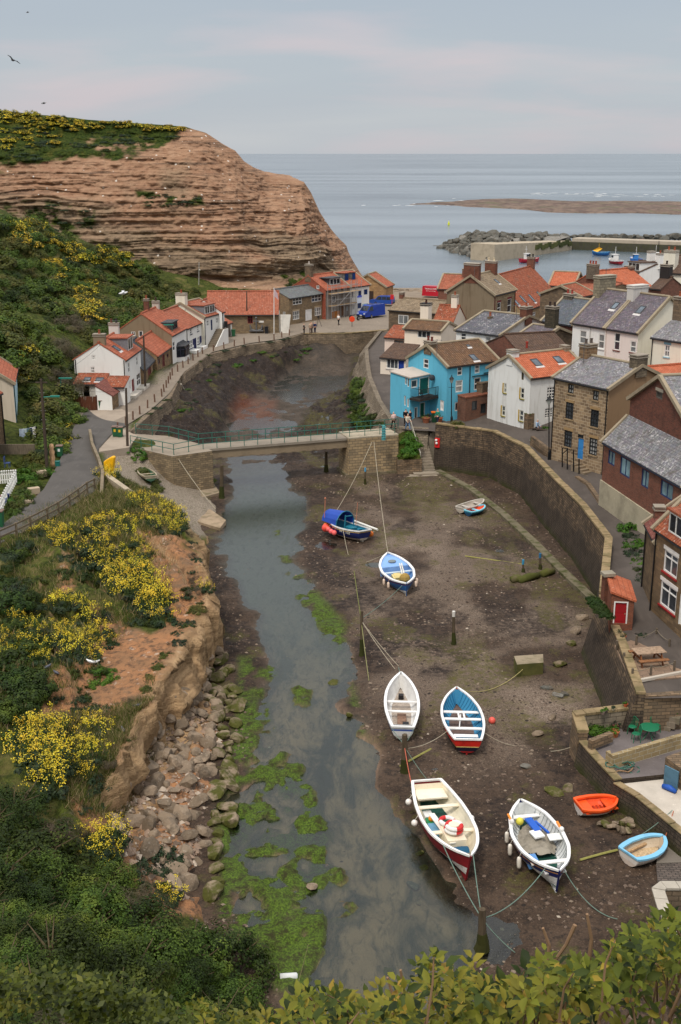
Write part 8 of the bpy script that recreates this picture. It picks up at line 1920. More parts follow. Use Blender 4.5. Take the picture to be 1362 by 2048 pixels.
pz_=[]
for i,p in enumerate(acc):
 if i==0:
  mb=MB();mb.lathe((0,0,0),[(.09,0),(.085,.9),(.06,.98)],8);o=mb.build('wooden_post',POST,local=True)
 else:o=o0.copy();COL.objects.link(o)
 o0=o if i==0 else o0
 o.location=(p.x,p.y,4.3);o.rotation_euler=(RND.uniform(-.05,.05),RND.uniform(-.05,.05),0);tag(o,'short brown wooden post in the row along the seafront wall','post','posts along the seafront wall')
def pole(name,label,base,topy,z,r=.1,cat='pole',mat=None,lean=0,parts=None):
 b=Pz(base[0],base[1],z);t=PY(base[0]+lean,topy,b.y);rt=empty(name,b.to_tuple(),0,label,cat);mb=MB();mb.tube([b,b.lerp(Vector((t.x,t.y,t.z)),.5),t],[r,r*.9,r*.75],8);mb.build('shaft',mat or m_wood((84,72,62)),rt);return rt,b,t
rt,b,t=pole('telegraph_pole','wooden telegraph pole with a green lamp arm beside the road at left',(94,937),758,4.65,.15,lean=-12)
mb=MB();m_=b.lerp(t,.80);mb.tube([m_,m_+Vector((.9,0,.05))],.05,6);mb.box(m_+Vector((1.1,0,.08)),(.8,.25,.12));mb.build('lamp_arm',m_paint((30,120,104)),rt)
mb=MB();mb.beam(t+Vector((-.5,0,-.3)),t+Vector((.5,0,-.3)),.1,.1);mb.build('crossbar',m_wood((84,72,62)),rt)
mb=MB()
for k in range(5):q=b.lerp(t,.45+.1*k);mb.beam(q+Vector((-.22,0,0)),q+Vector((.22,0,0)),.03,.03)
mb.build('climbing_pegs',m_plain((150,150,150)),rt)
def green_lamp(label,base,topy,z,head=.9):
 rt,b,t=pole('street_lamp',label,base,topy,z,.07,'street lamp',m_paint((26,92,80)));mb=MB();mb.box(t+Vector((head*.35,0,.03)),(head,.3,.12));mb.box(t+Vector((head*.35,0,-.04)),(head*.7,.2,.06),m=1);mb.build('lamp_head',[m_paint((30,120,104)),m_plain((206,204,190),.3)],rt)
green_lamp('tall green street lamp beside the bare thicket',(121.5,818),757,4.4,1.4);green_lamp('green street lamp with a broad flat head before the grey gable house',(344,727),650,4.3,-1.3)
pole('utility_pole','dark pole standing by the landing at the left end of the bridge',(255,893),776,4.2,.13,lean=-3);pole('utility_pole','dark pole beside the white cottage and the slate roofed cottage',(291,779),671,4.3,.13,lean=-4);pole('utility_pole','brown pole in front of the lifeboat house roof',(493.5,666),582,4.3,.11)
rt,b,t=pole('flagpole','white flagpole with a small flag at the corner of the lifeboat house',(548,668),575,4.3,.07,'flagpole',m_paint((230,228,224)));mb=MB();mb.quad(t+Vector((.05,0,-.2)),t+Vector((.5,.1,-.9)),t+Vector((.65,.1,-1.9)),t+Vector((.05,0,-1.3)));mb.build('flag',m_paint((196,170,176)),rt)
p=cliff_pt(398,578);mb=MB();mb.tube([p,PY(398,525,p.y-1)],.07,5);tag(mb.build('mast',m_plain((190,186,180))),'thin pale mast against the foot of the cliff','mast')
def ornate_lamp(label,base,topy,z):
 rt,b,t=pole('lamp_post',label,base,topy,z,.06,'lamp post',m_plain((26,28,30),.5,.3));mb=MB();mb.lathe(b,[(.14,0),(.13,.8),(.08,.95)],8);mb.beam(t+Vector((-.3,0,-.5)),t+Vector((.3,0,-.5)),.04,.04);mb.build('lamp_base',m_plain((26,28,30),.5,.3),rt)
 mb=MB();mb.lathe(t+Vector((0,0,-.05)),[(.10,0),(.22,.42)],6);la=mb.build('lantern',m_glass((120,124,120),.15),rt);mb=MB();mb.lathe(t+Vector((0,0,.375)),[(.27,0),(.12,.2),(.05,.24),(.03,.42)],6);mb.build('lantern_cap',m_plain((26,28,30),.5,.3),la)
ornate_lamp('black ornate lamp post in front of the blue house',(903,850),765,4.05);ornate_lamp('black ornate lamp post at the corner of the stone house',(1098,921),808,4.1)
FW=m_wood((124,110,90));fp=[Pz(-30,1105,5.35)]+[Pz(a,b,z)for a,b,z in((0,1090,5.25),(34,1075,5.2),(62,1061,5.1),(96,1043,5.0),(118,1031,4.95),(140,1016,4.85),(158,1003,4.75),(175,990,4.65),(190,982,4.6))]
rt=empty('rail_fence',fp[4].to_tuple(),0,'weathered wooden post and rail fence along the road above the bluff','fence')
for p in fp:mb=MB();mb.beam(p-Vector((0,0,.4)),p+Vector((0,0,1.1)),.14,.14);mb.build('post',FW,rt)
for h in(.55,1.0):
 mb=MB()
 for a,b in zip(fp,fp[1:]):mb.beam(a+Vector((0,0,h)),b+Vector((0,0,h)),.05,.12)
 mb.build('rail',FW,rt)
wall_strip('road_wall','low weathered wall beside the road above the slipway',[Pz(206,985,5.2),Pz(208,940,5.1),Pz(200,915,5.05),Pz(187,885,4.95),Pz(182,858,4.95)],3.6,m_concrete((132,118,98),.5,.3),.25,.05,-1,None)
mb=MB();e=[Pz(a,b,z)for a,b,z in((206,950,4.5),(255,985,4.4),(310,1010,3.2),(345,1035,2.4),(372,1062,1.2),(378,1078,.6))]
for a,b in zip(e,e[1:]):mb.beam(a,b,.45,.6)
tag(mb.build('slipway_kerb',m_concrete((176,162,140),.4,.2)),'pale sloping kerb wall between the bluff and the shingle slipway','kerb')
p=Pz(217,935,4.6);mb=MB();mb.extrude([p+Vector(q)for q in((-.4,0,-.5),(.3,0,-.5),(.55,0,.9),(.35,0,1.0),(-.1,0,.75),(-.45,0,.5))],(0,0,0),(.1,.5,0));o=mb.build('plastic_hull',m_paint((240,180,24),.4));tag(o,'bright yellow plastic hull stood on end among the slipway flowers','plastic hull');bv=o.modifiers.new('b','BEVEL');bv.width=.12;bv.segments=3
mb=MB();q=[Pz(a,b,.35)for a,b in((362,975),(428,968),(440,985),(385,1000))];mb.hexa([Vector((p.x,p.y,-.2))for p in q[::-1]]+q[::-1]);tag(mb.build('landing_slab',m_concrete((150,134,112),.4,.5)),'flat stone landing slab below the left bridge abutment','slab')
mb=MB();q=[Pz(a,b,.3)for a,b in((368,1035),(420,1018),(452,1040),(440,1056),(395,1062))];mb.hexa([Vector((p.x,p.y,-.4))for p in q[:4][::-1]]+q[:4][::-1]);tag(mb.build('flat_rock',m_concrete((160,140,116),.5,.3)),'flat pale rock shelf at the foot of the slipway','rock')
MP=m_wood((92,80,64),.9,5)
def mudpost(base,topy,label,r=.105,tip=None,z=0.0):
 b=Pz(base[0],base[1],z);t=PY(base[0]+.5,topy,b.y);rt=empty('mooring_post',b.to_tuple(),0,label,'post');mb=MB();mb.tube([b-Vector((0,0,.4)),b.lerp(t,.3),t],[r*1.25,r*1.05,r*.85],8);mb.build('shaft',MP,rt)
 mb=MB();mb.tube([b-Vector((0,0,.1)),b+Vector((.02,0,.25)),b.lerp(t,.38)],[r*2.0,r*1.5,r*1.12],9);mb.build('weed',m_leaf((36,40,14),(64,66,26),None,.8,.1),rt)
 if tip:mb=MB();mb.tube([t-Vector((0,0,.35)),t+Vector((0,0,.02))],r*1.0,8);mb.build('tip',m_paint(tip),rt)
 return t
T1_=mudpost((723,1312),1222,'mooring post at the river edge below the blue open boat');T2_=mudpost((907,1290),1223,'white tipped mooring post alone in the middle of the mud',tip=(220,216,208));T3_=mudpost((809,1547),1469,'stout weedy mooring post behind the white rowing boat',.16);T4_=mudpost((964,1895),1818,'mooring post standing in a weedy pool at the bottom of the view',.17);T5_=mudpost((652,945),903,'dark post standing in the mud below the bridge',.16)
mudpost((730,970),936,'thin blue topped post in front of the bridge pier',.09,(70,150,190));mudpost((1046,1146),1120,'blue painted stake left of the mossy logs',.09,(60,140,180));mudpost((1080,1141),1107,'brown stake with a blue band beside the wall ledge',.1,(50,110,150));mudpost((443,998),930,'weedy timber post at the left bridge abutment',.18);mudpost((365,860),826,'old timber post by the seawall near the bridge',.12,z=.8);mudpost((332,848),815,'short timber post below the seafront wall',.12,z=1.6);mudpost((795,830),800,'leaning post against the high bank beyond the bridge',.12,z=.6);mudpost((480,740),722,'thin stake on the weedy shore of the inlet',.08,z=1.2);mudpost((362,795),752,'timber post against the seafront wall',.1,z=1.8)
b=Pz(767,880,4.0);mb=MB();mb.tube([b,b+Vector((0,0,1.45))],[.2,.16],10);mb.tube([b+Vector((.22*math.cos(k*.7),.22*math.sin(k*.7),.05+k*.028))for k in range(50)],.035,5);tag(mb.build('bollard',m_plain((90,156,158),.9,.1)),'bollard thickly wound with teal rope at the bridge end','bollard')
p=Pz(875,893,2.6);rt=empty('lifebuoy_box',p.to_tuple(),0,'red lifebuoy cabinet fixed to the end of the harbour wall','lifebuoy cabinet');mb=MB();mb.box(PY(875,885,116.0)+Vector((0,-.1,0)),(.5,.3,.95),-.4);mb.build('cabinet',m_paint((206,34,34)),rt)
mb=MB();c=PY(874,883,115.8);mb.ball(c+Vector((-.1,-.1,.15)),.13);mb.ball(c+Vector((-.05,-.1,-.15)),.13);mb.build('emblem',m_paint((236,232,228)),rt)
rt,b,t=pole('lifebuoy_stand','orange lifebuoy stand on the quay in front of the white harbour house',(704,654),637,4.3,.05,'lifebuoy stand',m_plain((70,66,64)));mb=MB();mb.lathe(t+Vector((0,-.05,-.1)),[(.42,-.08),(.46,0),(.42,.08)],16,axis=Matrix.Rotation(pi/2,3,'X'));mb.build('housing',m_paint((226,70,30)),rt)
mb=MB();c=PY(784,594,213);mb.box(c,(.6,.4,.8));mb.box(c-Vector((0,0,.9)),(.08,.08,1.0));tag(mb.build('post_box',m_paint((196,36,40))),'small red box on the wall of the stone fish store','box')
rt=empty('scaffold',SC.P('f',3,SC.zb,1).to_tuple(),0,'steel scaffold with two board decks on the grey harbour house','scaffold');mb=MB();us=(.1,1.7,3.3,4.9,6.4,7.9)
for u in us:
 for w in(.35,1.25):mb.tube([SC.P('f',u,SC.zb,w),SC.P('f',u,SC.ze+1.2,w)],.045,5)
for v in(SC.zb+2.2,SC.zb+3.2,SC.zb+4.2,SC.zb+5.3):
 for w in(.35,1.25):mb.tube([SC.P('f',us[0],v,w),SC.P('f',us[-1],v,w)],.04,5)
mb.tube([SC.P('f',1.7,SC.zb+2.2,1.28),SC.P('f',4.9,SC.zb+4.2,1.28)],.04,5);mb.build('tubes',m_plain((150,148,146),.5,.4),rt)
for v in(SC.zb+2.15,SC.zb+4.15):
 mb=MB()
 for k in range(4):mb.beam(SC.P('f',us[0],v+.08,.42+.22*k),SC.P('f',us[-1],v+.08,.42+.22*k),.2,.05)
 mb.build('deck',m_wood((180,150,112)),rt)
mb=MB();a=SC.P('f',6.7,SC.zb+2.75,1.34);mb.beam(a,a+SC.d*1.2,.05,1.25);o=mb.build('banner',[m_paint((214,222,232))],rt);mb=MB();a=SC.P('f',6.7,SC.zb+3.25,1.38);mb.beam(a,a+SC.d*1.2,.03,.3);mb.build('banner_header',m_paint((70,86,190)),o)
def slab_table():
 c=Pz(1296,1325,3.42);rt=empty('picnic_table',c.to_tuple(),0,'brown wooden picnic table on the paved terrace','picnic table');a=.18;ax=Matrix.Rotation(a,3,'Z');Q=lambda x,y,z:c+ax@Vector((x,y,z))
 mb=MB()
 for k in range(5):mb.box(Q(0,-.36+.18*k,.74),(1.75,.16,.045),a)
 mb.build('table_top',m_wood((176,150,126),.8,5),rt)
 for s_ in(1,-1):
  mb=MB();mb.box(Q(0,s_*.72,.44),(1.75,.26,.045),a);mb.build('seat',m_wood((150,104,70),.8,5),rt);mb=MB();mb.beam(Q(s_*.62,-.78,.38),Q(s_*.62,.78,.38),.05,.1)
  mb.beam(Q(s_*.62,-.62,0),Q(s_*.62,-.25,.72),.06,.1);mb.beam(Q(s_*.62,.62,0),Q(s_*.62,.25,.72),.06,.1);mb.build('leg_frame',m_wood((140,88,54),.8,5),rt)
slab_table()
mb=MB();q=[Pz(a,b,3.40)for a,b in((1229,1291),(1288,1272),(1312,1274),(1400,1330),(1400,1352),(1262,1362))];mb.prism([(p.x,p.y)for p in q[::-1]],3.25,3.405);tag(mb.build('paved_terrace',m_stone((158,132,110),(138,116,98),(110,96,84),.9,.6,.02,.4,.4,.3)),kind='structure')
mb=MB();a,b=Pz(1264,1364,3.45),Pz(1400,1338,3.45);mb.beam(a,b,.18,.16);tag(mb.build('terrace_kerb',m_concrete((186,176,162),.3)),kind='structure')
tp=[Pz(a,b,3.4)for a,b in((1247,1325),(1264,1357),(1301,1350),(1348,1341),(1312,1275),(1338,1297),(1272,1290),(1233,1300))]
for i,p in enumerate(tp):mb=MB();mb.tube([p,p+Vector((0,0,.6))],.07,7);tag(mb.build('timber_post',m_wood((110,98,84))),('short timber post on the outer edge of the picnic terrace','short timber post at the near corner of the picnic terrace','short timber post on the near kerb left of the table','short timber post on the near kerb at the right edge','short timber post at the path corner of the picnic terrace','short timber post further along the path edge at right','short timber post beside the flower bed of the terrace','short timber post by the terracotta troughs')[i],'post')
def sagrope(a,b,sag,r,col,label,n=14,name='rope',grp=None):
 mb=MB();pts=[]
 for k in range(n+1):
  t=k/n;p=a.lerp(b,t);p.z-=sag*4*t*(1-t);pts.append(p)
 mb.tube(pts,r,5);return tag(mb.build(name,m_plain(col,.9,.1)),label,'rope',grp)
for i,(a,b)in enumerate(((4,5),(6,4),(1,2),(2,3))):sagrope(tp[a]+Vector((0,0,.5)),tp[b]+Vector((0,0,.5)),.12,.02,(130,120,104),('rope between the path posts of the picnic terrace','rope from the flower bed post to the path corner post','rope between the near kerb posts left of the table','rope between the near kerb posts at the right')[i])
def pot(loc,label,col=(168,96,66),r=.2,h=.3,pl=None):
 rt=empty('plant_pot',loc,0,label,'plant pot');mb=MB();mb.lathe(loc,[(r*.7,0),(r,h*.85),(r*1.1,h*.86),(r*1.1,h),(r*.9,h),(r*.85,h-.05)],12);mb.build('pot',m_plain(col,.8,.2),rt)
 rr=np.random.RandomState(int(loc[0]*100)%999);P,N=cloud(rr,130,8,(r*1.3,r*1.3,r*1.3),.9,.3);o=quads_mesh('plant',leaf_quads(P+[0,0,h-.02],N,.10,.05,rr),pl or LF_BRT,rt)
for i,(a,b,z,r,c_)in enumerate(((1255,1453,PATZ,.2,(206,196,184)),(1267,1450,PATZ,.17,(120,66,56)),(1229,1473,PATZ,.24,(176,110,70)),(1231,1457,PATZ,.2,(130,80,70)),(1205,1428,PATZ+1.15,.13,(150,130,120)),(1211,1425,PATZ+1.15,.13,(90,80,76)),(1226,1420,PATZ+1.15,.1,(206,190,160)),(1251,1413,PATZ+1.15,.12,(190,96,62)),(1349,1436,PATZ+.6,.16,(180,110,80)),(1356,1432,PATZ+.6,.16,(176,100,72)),(852,846,4.03,.42,(150,92,66)),(878,845,4.03,.38,(170,100,72)),(1241,1284,3.42,.3,(150,80,60)),(1064,887,4.0,.25,(150,144,130)))):
 pot(Pz(a,b,z),('white glazed pot by the patio back wall','dark red pot beside the white one on the patio','terracotta tub at the corner of the raised patio bed','dark tub behind the terracotta one by the raised bed','stone pot on the patio back wall, left of the pair','dark pot on the patio back wall, right of the pair','tiny cream bowl on the patio back wall','small orange pot near the right end of the patio back wall','terracotta pot on the patio steps at the left','terracotta pot on the patio steps at the right edge','large terracotta tub left of the orange lidded bin','large terracotta tub right of the orange lidded bin','terracotta trough at the terrace corner below the shed','grey stone planter on the path below the white house')[i],c_,r,r*1.4,LF_FLW if i%3==0 else None)
GG=m_paint((30,110,76),.45)
def garden_set():
 c=Pz(1297,1478,PATZ);rt=empty('garden_table',c.to_tuple(),0,'round green metal garden table on the lower patio','table');mb=MB();mb.lathe(c+Vector((0,0,.68)),[(.5,0),(.52,.02),(.5,.04)],20);mb.build('table_top',GG,rt)
 for k in range(4):a=.4+k*pi/2;mb=MB();mb.tube([c+Vector((.16*math.cos(a),.16*math.sin(a),.68)),c+Vector((.10*math.cos(a),.10*math.sin(a),.35)),c+Vector((.4*math.cos(a),.4*math.sin(a),0))],.022,5);mb.build('leg',GG,rt)
 for i,(dx,dy,a)in enumerate(((-.75,.55,-.6),(.55,.75,.6),(-.75,-.25,-1.5))):
  q=c+Vector((dx,dy,0));ax=Matrix.Rotation(a,3,'Z');Q=lambda x,y,z:q+ax@Vector((x,y,z));rt=empty('garden_chair',q.to_tuple(),0,('green metal garden chair behind the table by the wall corner','green metal garden chair at the far right of the table','green metal garden chair on the left of the table')[i],'chair');mb=MB();mb.lathe(q+Vector((0,0,.43)),[(.2,0),(.22,.02),(.2,.04)],12);mb.build('seat',GG,rt);mb=MB()
  mb.tube([Q(-.2,.18,.45),Q(-.2,.24,.8),Q(0,.26,.95),Q(.2,.24,.8),Q(.2,.18,.45)],.022,5)
  for k in range(5):x=-.14+.07*k;mb.tube([Q(x,.19,.47),Q(x*.8,.25,.86)],.012,4)
  mb.build('backrest',GG,rt)
  for x,y in((-.17,-.15),(.17,-.15),(-.17,.17),(.17,.17)):mb=MB();mb.tube([Q(x,y,.43),Q(x*1.2,y*1.2,0)],.02,5);mb.build('leg',GG,rt)
garden_set()
mb=MB();q=[Pz(a,b,PATZ+.45)for a,b in((1178,1482),(1222,1468),(1222,1478),(1182,1496))];mb.beam(q[0].lerp(q[3],.5),q[1].lerp(q[2],.5),.3,.5);tag(mb.build('planter_wall',QSTONE),'low curved stone edging of the raised patio bed','planter')
mb=MB();c=Pz(1282,1432,PATZ);mb.lathe(c,[(.3,0),(.34,.3),(.3,.75),(.22,1.1)],10);o=mb.build('lobster_creel',m_wood((96,88,78)));w_=o.modifiers.new('w','WIREFRAME');w_.thickness=.03;tag(o,'wicker lobster creel standing in the patio corner','creel')
for i in range(3):mb=MB();p=Pz(1318+9*i,1446-9*i,PATZ+.2+.28*i);mb.box(p-Vector((0,0,.15)),(1.4,.7,.35),-.5);tag(mb.build('stone_step',m_concrete((136,124,108),.4,.3)),('lowest worn stone step at the patio end','middle worn stone step at the patio end','upper worn stone step at the patio end')[i],'step')
mb=MB();c=Pz(1248,1538,SLZ+.3);rr=np.random.RandomState(4)
for k in range(9):rx,ry=rr.uniform(.35,.75),rr.uniform(.25,.5);off=rr.normal(size=2)*.18;z0=rr.uniform(-.25,.2);mb.tube([c+Vector((off[0]+rx*math.cos(a*pi/9),off[1]+ry*math.sin(a*pi/9),z0+.06*math.sin(a*1.7+k)))for a in range(18)],.035,5,m=k%3)
tag(mb.build('rope_coil',[m_plain((70,104,92),.9,.1),m_plain((150,120,92),.9,.1),m_plain((92,96,84),.9,.1)]),'tangled coil of green and brown rope on the slip wall','rope coil')
IR=m_plain((22,24,26),.5,.3)
for i,(a,y0,y1)in enumerate(((1124.5,938,896),(1134.5,942,896),(1147,946,900),(1158,950,918))):b_=Pz(a,y0,4.0);mb=MB();mb.tube([b_,PY(a,y1,b_.y)],.06,6);tag(mb.build('railing_post',IR),'black iron post before the stone house door, '+('leftmost of four','second of four from the left','third of four from the left','rightmost of four')[i],'post')
b_=Pz(1124.5,938,4.0);c_=Pz(1134.5,942,4.0);mb=MB();mb.tube([PY(1124.5,908,b_.y),PY(1135,899,c_.y)],.04,6);tag(mb.build('railing_bar',IR),'sloping black iron bar between the left railing posts','handrail')
for i in range(5):u=SH.hit('f',1162+6.5*i,922+6*i)[0];mb=MB();z=4.75-.16*i;q=SH.P('f',u,0,.5);mb.box((q.x,q.y,(z+3.7)/2),(.42,.95,z-3.7),math.atan2(SH.d.y,SH.d.x));tag(mb.build('stone_step',m_concrete((140,124,104),.4,.2)),('top','second','third','fourth','bottom')[i]+' stone step below the blue door of the stone house','step')
wall_strip('path_edge','low rough stone edging along the path below the brick wing',[Pz(1150,952,4.15),Pz(1172,965,4.2),Pz(1196,1000,4.2),Pz(1204,1010,4.1)],3.7,QSTONE,.35,.05,-1,None)
wall_strip('forecourt_wall','rough little stone wall enclosing the seat by the white house',[Pz(1062,872,5.0),Pz(1086,890,5.0),Pz(1099,898,5.0)],3.8,QSTONE,.3,.05,-1,None,wob=.1)
mb=MB();p=Pz(1057,862,4.1);mb.box(p+Vector((0,0,.9)),(.75,.7,1.9),.5);tag(mb.build('stone_pillar',QSTONE),'square stone pillar topped with weeds by the white house','pillar');plant('leafy',1,p+Vector((0,0,1.8)),.4,'weeds growing on top of the stone pillar by the white house','weeds',None);plant('leafy',2,Pz(1092,858,4.5),.5,'green shrub behind the seated man at the white house','shrub',None);plant('olive',0,Pz(914,853,4.6),.8,'spiky yellow green shrub in the stone bed by the black lamp post','shrub',None)
mb=MB();p=Pz(914,858,4.05);mb.lathe(p,[(.7,-.2),(.75,.5),(.6,.7)],9);tag(mb.build('stone_bed',QSTONE),'round rubble flower bed in front of the blue house','flower bed')
for i in range(2):mb=MB();p=Pz(1074+9*i,866+2*i,4.1);mb.box(p+Vector((0,0,.45)),(1.1,.35,.05),-.3);mb.box(p+Vector((-.4,.1,.22)),(.06,.3,.44),-.3);mb.box(p+Vector((.4,-.1,.22)),(.06,.3,.44),-.3);tag(mb.build('bench',m_wood((70,58,50))),('dark bench where a man in pale blue sits','dark low table in front of the seated man')[i],'bench')
WP=m_paint((232,230,226));fa,fb,fc=Pz(-8,968,5.0),Pz(33,965,5.0),Pz(-2,1032,5.1)
rt=empty('picket_fence',fb.to_tuple(),0,'white picket fence round the cottage front garden','fence')
for a,b,n in((fa,fb,9),(fb,fc,14)):
 for k in range(n):p=a.lerp(b,k/n);mb=MB();mb.box(p+Vector((0,0,.5)),(.11,.04,1.0));mb.ball(p+Vector((0,0,1.03)),.08,n=8,k=5);mb.build('picket',WP,rt)
 mb=MB();mb.beam(a+Vector((0,0,.3)),b+Vector((0,0,.3)),.04,.08);mb.beam(a+Vector((0,0,.75)),b+Vector((0,0,.75)),.04,.08);mb.build('rail',WP,rt)
la,lb_=PY(38,858,107),PY(72,852,107.5);sagrope(la,lb_,.1,.012,(220,220,216),'washing line in the cottage garden')
for i,(t,w,h,c_,lb2)in enumerate(((.15,.5,.95,(190,204,222),'pale blue shirt on the washing line, leftmost'),(.32,.35,.8,(200,214,216),'white towel on the washing line'),(.48,.4,.85,(96,122,130),'grey green cloth on the washing line'),(.63,.4,.9,(44,64,96),'navy trousers on the washing line'),(.8,.5,1.1,(232,230,228),'white sheet on the washing line'),(.95,.35,1.1,(26,30,36),'black garment on the washing line, rightmost'))):
 p=la.lerp(lb_,t);p.z-=.07;mb=MB();k=5
 for j in range(k):
  x0,x1=-w/2+w*j/k,-w/2+w*(j+1)/k;y0,y1=.05*math.sin(j*1.9),.05*math.sin((j+1)*1.9);mb.hexa([p+Vector(q)for q in((x0,y0,-h),(x1,y1,-h),(x1,y1+.02,-h),(x0,y0+.02,-h),(x0,0,0),(x1,0,0),(x1,.02,0),(x0,.02,0))])
 tag(mb.build('laundry',m_plain(c_,.9,.1)),lb2,'laundry')
mb=MB();p=Pz(30,905,5.4);mb.box(p+Vector((0,0,.3)),(3.6,.15,.9));tag(mb.build('timber_wall',m_wood((120,108,92))),'weathered sleeper wall below the washing line','wall')
mb=MB();p=Pz(15,935,5.05);ax=Matrix.Rotation(.3,3,'Z')
for k in range(5):mb.box(p+Vector((0,-.2+.1*k,.42)),(.5,.07,.03));mb.box(p+Vector((-.22+.0*k,0,.55+.1*k)),(.03,.5,.07))
for x in(-.2,.2):
 for y in(-.2,.2):mb.box(p+Vector((x,y,.21)),(.04,.04,.42))
tag(mb.build('folding_chair',m_paint((60,80,130))),'blue slatted folding chair in the cottage garden','chair')
for i,(a,b,c_)in enumerate(((2,1000,(120,60,52)),(8,1005,(40,84,150)),(14,997,(44,54,100)))):mb=MB();p=Pz(a,b,5.1);mb.lathe(p,[(.2,0),(.24,.35),(.2,.36)],10);tag(mb.build('tub',m_paint(c_)),('red brown','bright blue','navy')[i]+' tub inside the white picket fence','tub')
for i,(a,b,s_)in enumerate(((83,950,.5),(68,985,.55),(58,1010,.4))):mb=MB();p=Pz(a,b,4.85);mb.box(p+Vector((0,0,.15)),(s_*1.6,s_,.5),.5);tag(mb.build('kerb_stone',m_concrete((176,158,134),.3)),('pale kerb stone by the telegraph pole','pale kerb stone below the golden shrub','small pale kerb stone further down the verge')[i],'stone')
ROCKM={}
def m_rock(kind):
 if kind in ROCKM:return ROCKM[kind]
 g=G('boulder');p=g.pos();o=g.orand();n=g.noise(p,1.6,5,.62);n3=g.noise(p,9,4)
 base=g.mix(o,srgb(106,92,76),srgb(150,132,112))if kind!='dark' else g.mix(o,srgb(86,86,80),srgb(150,146,138))
 col=g.mix(g.rng(n,.45,.7),base,srgb(92,82,70));col=g.mix(g.rng(n3,.55,.8),col,srgb(158,146,130))
 if kind=='moss':col=g.mix(g.rng(g.math('ADD',n,g.math('MULTIPLY',g.sep(p)[2],-.25)),.25,.5),col,g.mix(n3,srgb(52,54,20),srgb(92,92,42)))
 g.bump(g.math('ADD',n,n3),.7,.05);ROCKM[kind]=g.fin(col,.9,.2);return ROCKM[kind]
def rock_mesh(seed,mat):
 r=np.random.RandomState(seed);import bmesh
 bm=bmesh.new();bmesh.ops.create_icosphere(bm,subdivisions=2,radius=1)
 cut=unit(r.normal(size=(9,3)));h=r.uniform(.42,.85,9)
 for v in bm.verts:
  p=np.array(v.co)
  for c,q in zip(cut,h):
   d=p@c
   if d>q:p=p-c*(d-q)
  p=p*(1+.05*float(vnoise(p[0]*3,p[1]*3,p[2]*3+seed)));v.co=p
 me=bpy.data.meshes.new('boulder');bm.to_mesh(me);bm.free();me.materials.append(mat);return me
RM={(k,s_):rock_mesh(s_*3+len(k),m_rock(k))for k in('dry','moss','dark')for s_ in range(6)}
def rock(kind,loc,s,label,group,cat='boulder',flat=.75):
 o=bpy.data.objects.new('boulder',RM[(kind,RND.randrange(6))]);COL.objects.link(o);o.location=loc;o.scale=(s*RND.uniform(.85,1.3),s*RND.uniform(.8,1.1),s*flat*RND.uniform(.8,1.15));o.rotation_euler=(RND.uniform(-.4,.4),RND.uniform(-.4,.4),RND.uniform(0,6.28));return tag(o,label,cat,group)
def bankz(x,y):return max(nearz(x,y),bedz(x,y))
for poly,n,sz,kd,sp,lab,grp in(([(395,1330),(440,1300),(480,1400),(470,1560),(450,1700),(445,1810),(415,1800),(430,1600),(440,1480),(410,1400)],95,(.35,.72),'moss',.62,'green weedy boulder in the line of stones at the river edge','weedy boulders at the river edge'),([(330,1400),(400,1350),(435,1420),(435,1560),(330,1520),(285,1520)],92,(.2,.62),'dry',.52,'bare grey boulder heaped under the bluff','grey boulders under the bluff'),([(240,1560),(330,1510),(400,1570),(420,1720),(350,1800),(270,1700),(215,1680)],60,(.25,.7),'dry',.62,'pale broken rock on the rubble slope at the foot of the bluff','broken rocks on the rubble slope')):
 for p in spaced(pxpoly_pts(poly,n*3,bankz,rp,38,90),sp)[:n]:s_=RND.uniform(*sz);rock(kd,p+Vector((0,0,s_*.15)),s_,lab,grp)
for a,b,s_,lab in((912,1055,0,''),(625,1775,.35,'pale stone standing in the river among the algae'),(826,1760,.35,'dark red brown stone in the shallow river'),(838,1793,.18,'small brown stone in the shallow river'),(775,1930,.3,'mossy round stone in the river at the bottom'),(668,1362,.45,'round mossy stone in the middle of the river'),(1108,1585,.5,'flat mossy stone on the mud left of the orange dinghy'),(1135,1580,.4,'flat mossy stone close to the patio wall foot'),(1150,1265,.5,'pale block at the corner of the leaning wall'),(1140,1290,.45,'mossy block below the leaning wall corner'),(1120,1330,.5,'mossy slab on the shingle by the concrete block'),(1095,1378,.4,'dark stone on the gravel above the patio'),(1115,1395,.35,'small dark stone on the gravel near the patio'),(1128,1392,.3,'rounder dark stone on the gravel near the patio'),(1075,1470,.35,'stone on the gravel left of the patio'),(1105,1440,.35,'low stone on the gravel by the patio corner'),(1165,1240,.5,'rock tumbled at the wall corner below the shed'),(1050,1535,.3,'grey stone left of the orange dinghy on dark mud'),(848,1725,.25,'mossy stone at the river edge beside the red coble'),(840,1700,.25,'small mossy stone at the river edge by the red coble'),(700,1430,.3,'weedy stone at the edge of the river near the white boat')):
 if s_:p=Pz(a,b,0);rock('moss' if 'moss' in lab or 'weed' in lab else 'dark' if 'dark' in lab else 'dry',(p.x,p.y,bankz(p.x,p.y)+s_*.15),s_,lab,None,'stone',.55)
for i,(a,b,s_)in enumerate(((1210,1650,.28),(1222,1655,.3),(1232,1648,.25),(1243,1650,.3),(1255,1645,.32),(1246,1662,.28),(1262,1653,.24),(1238,1660,.26),(1205,1648,.26),(1255,1664,.26))):p=Pz(a,b,.05);rock('moss' if i%3==0 else 'dry',(p.x,p.y,p.z+s_*.2),s_,'stone in the small heap between the orange and pale blue dinghies','stones in the small heap','stone')
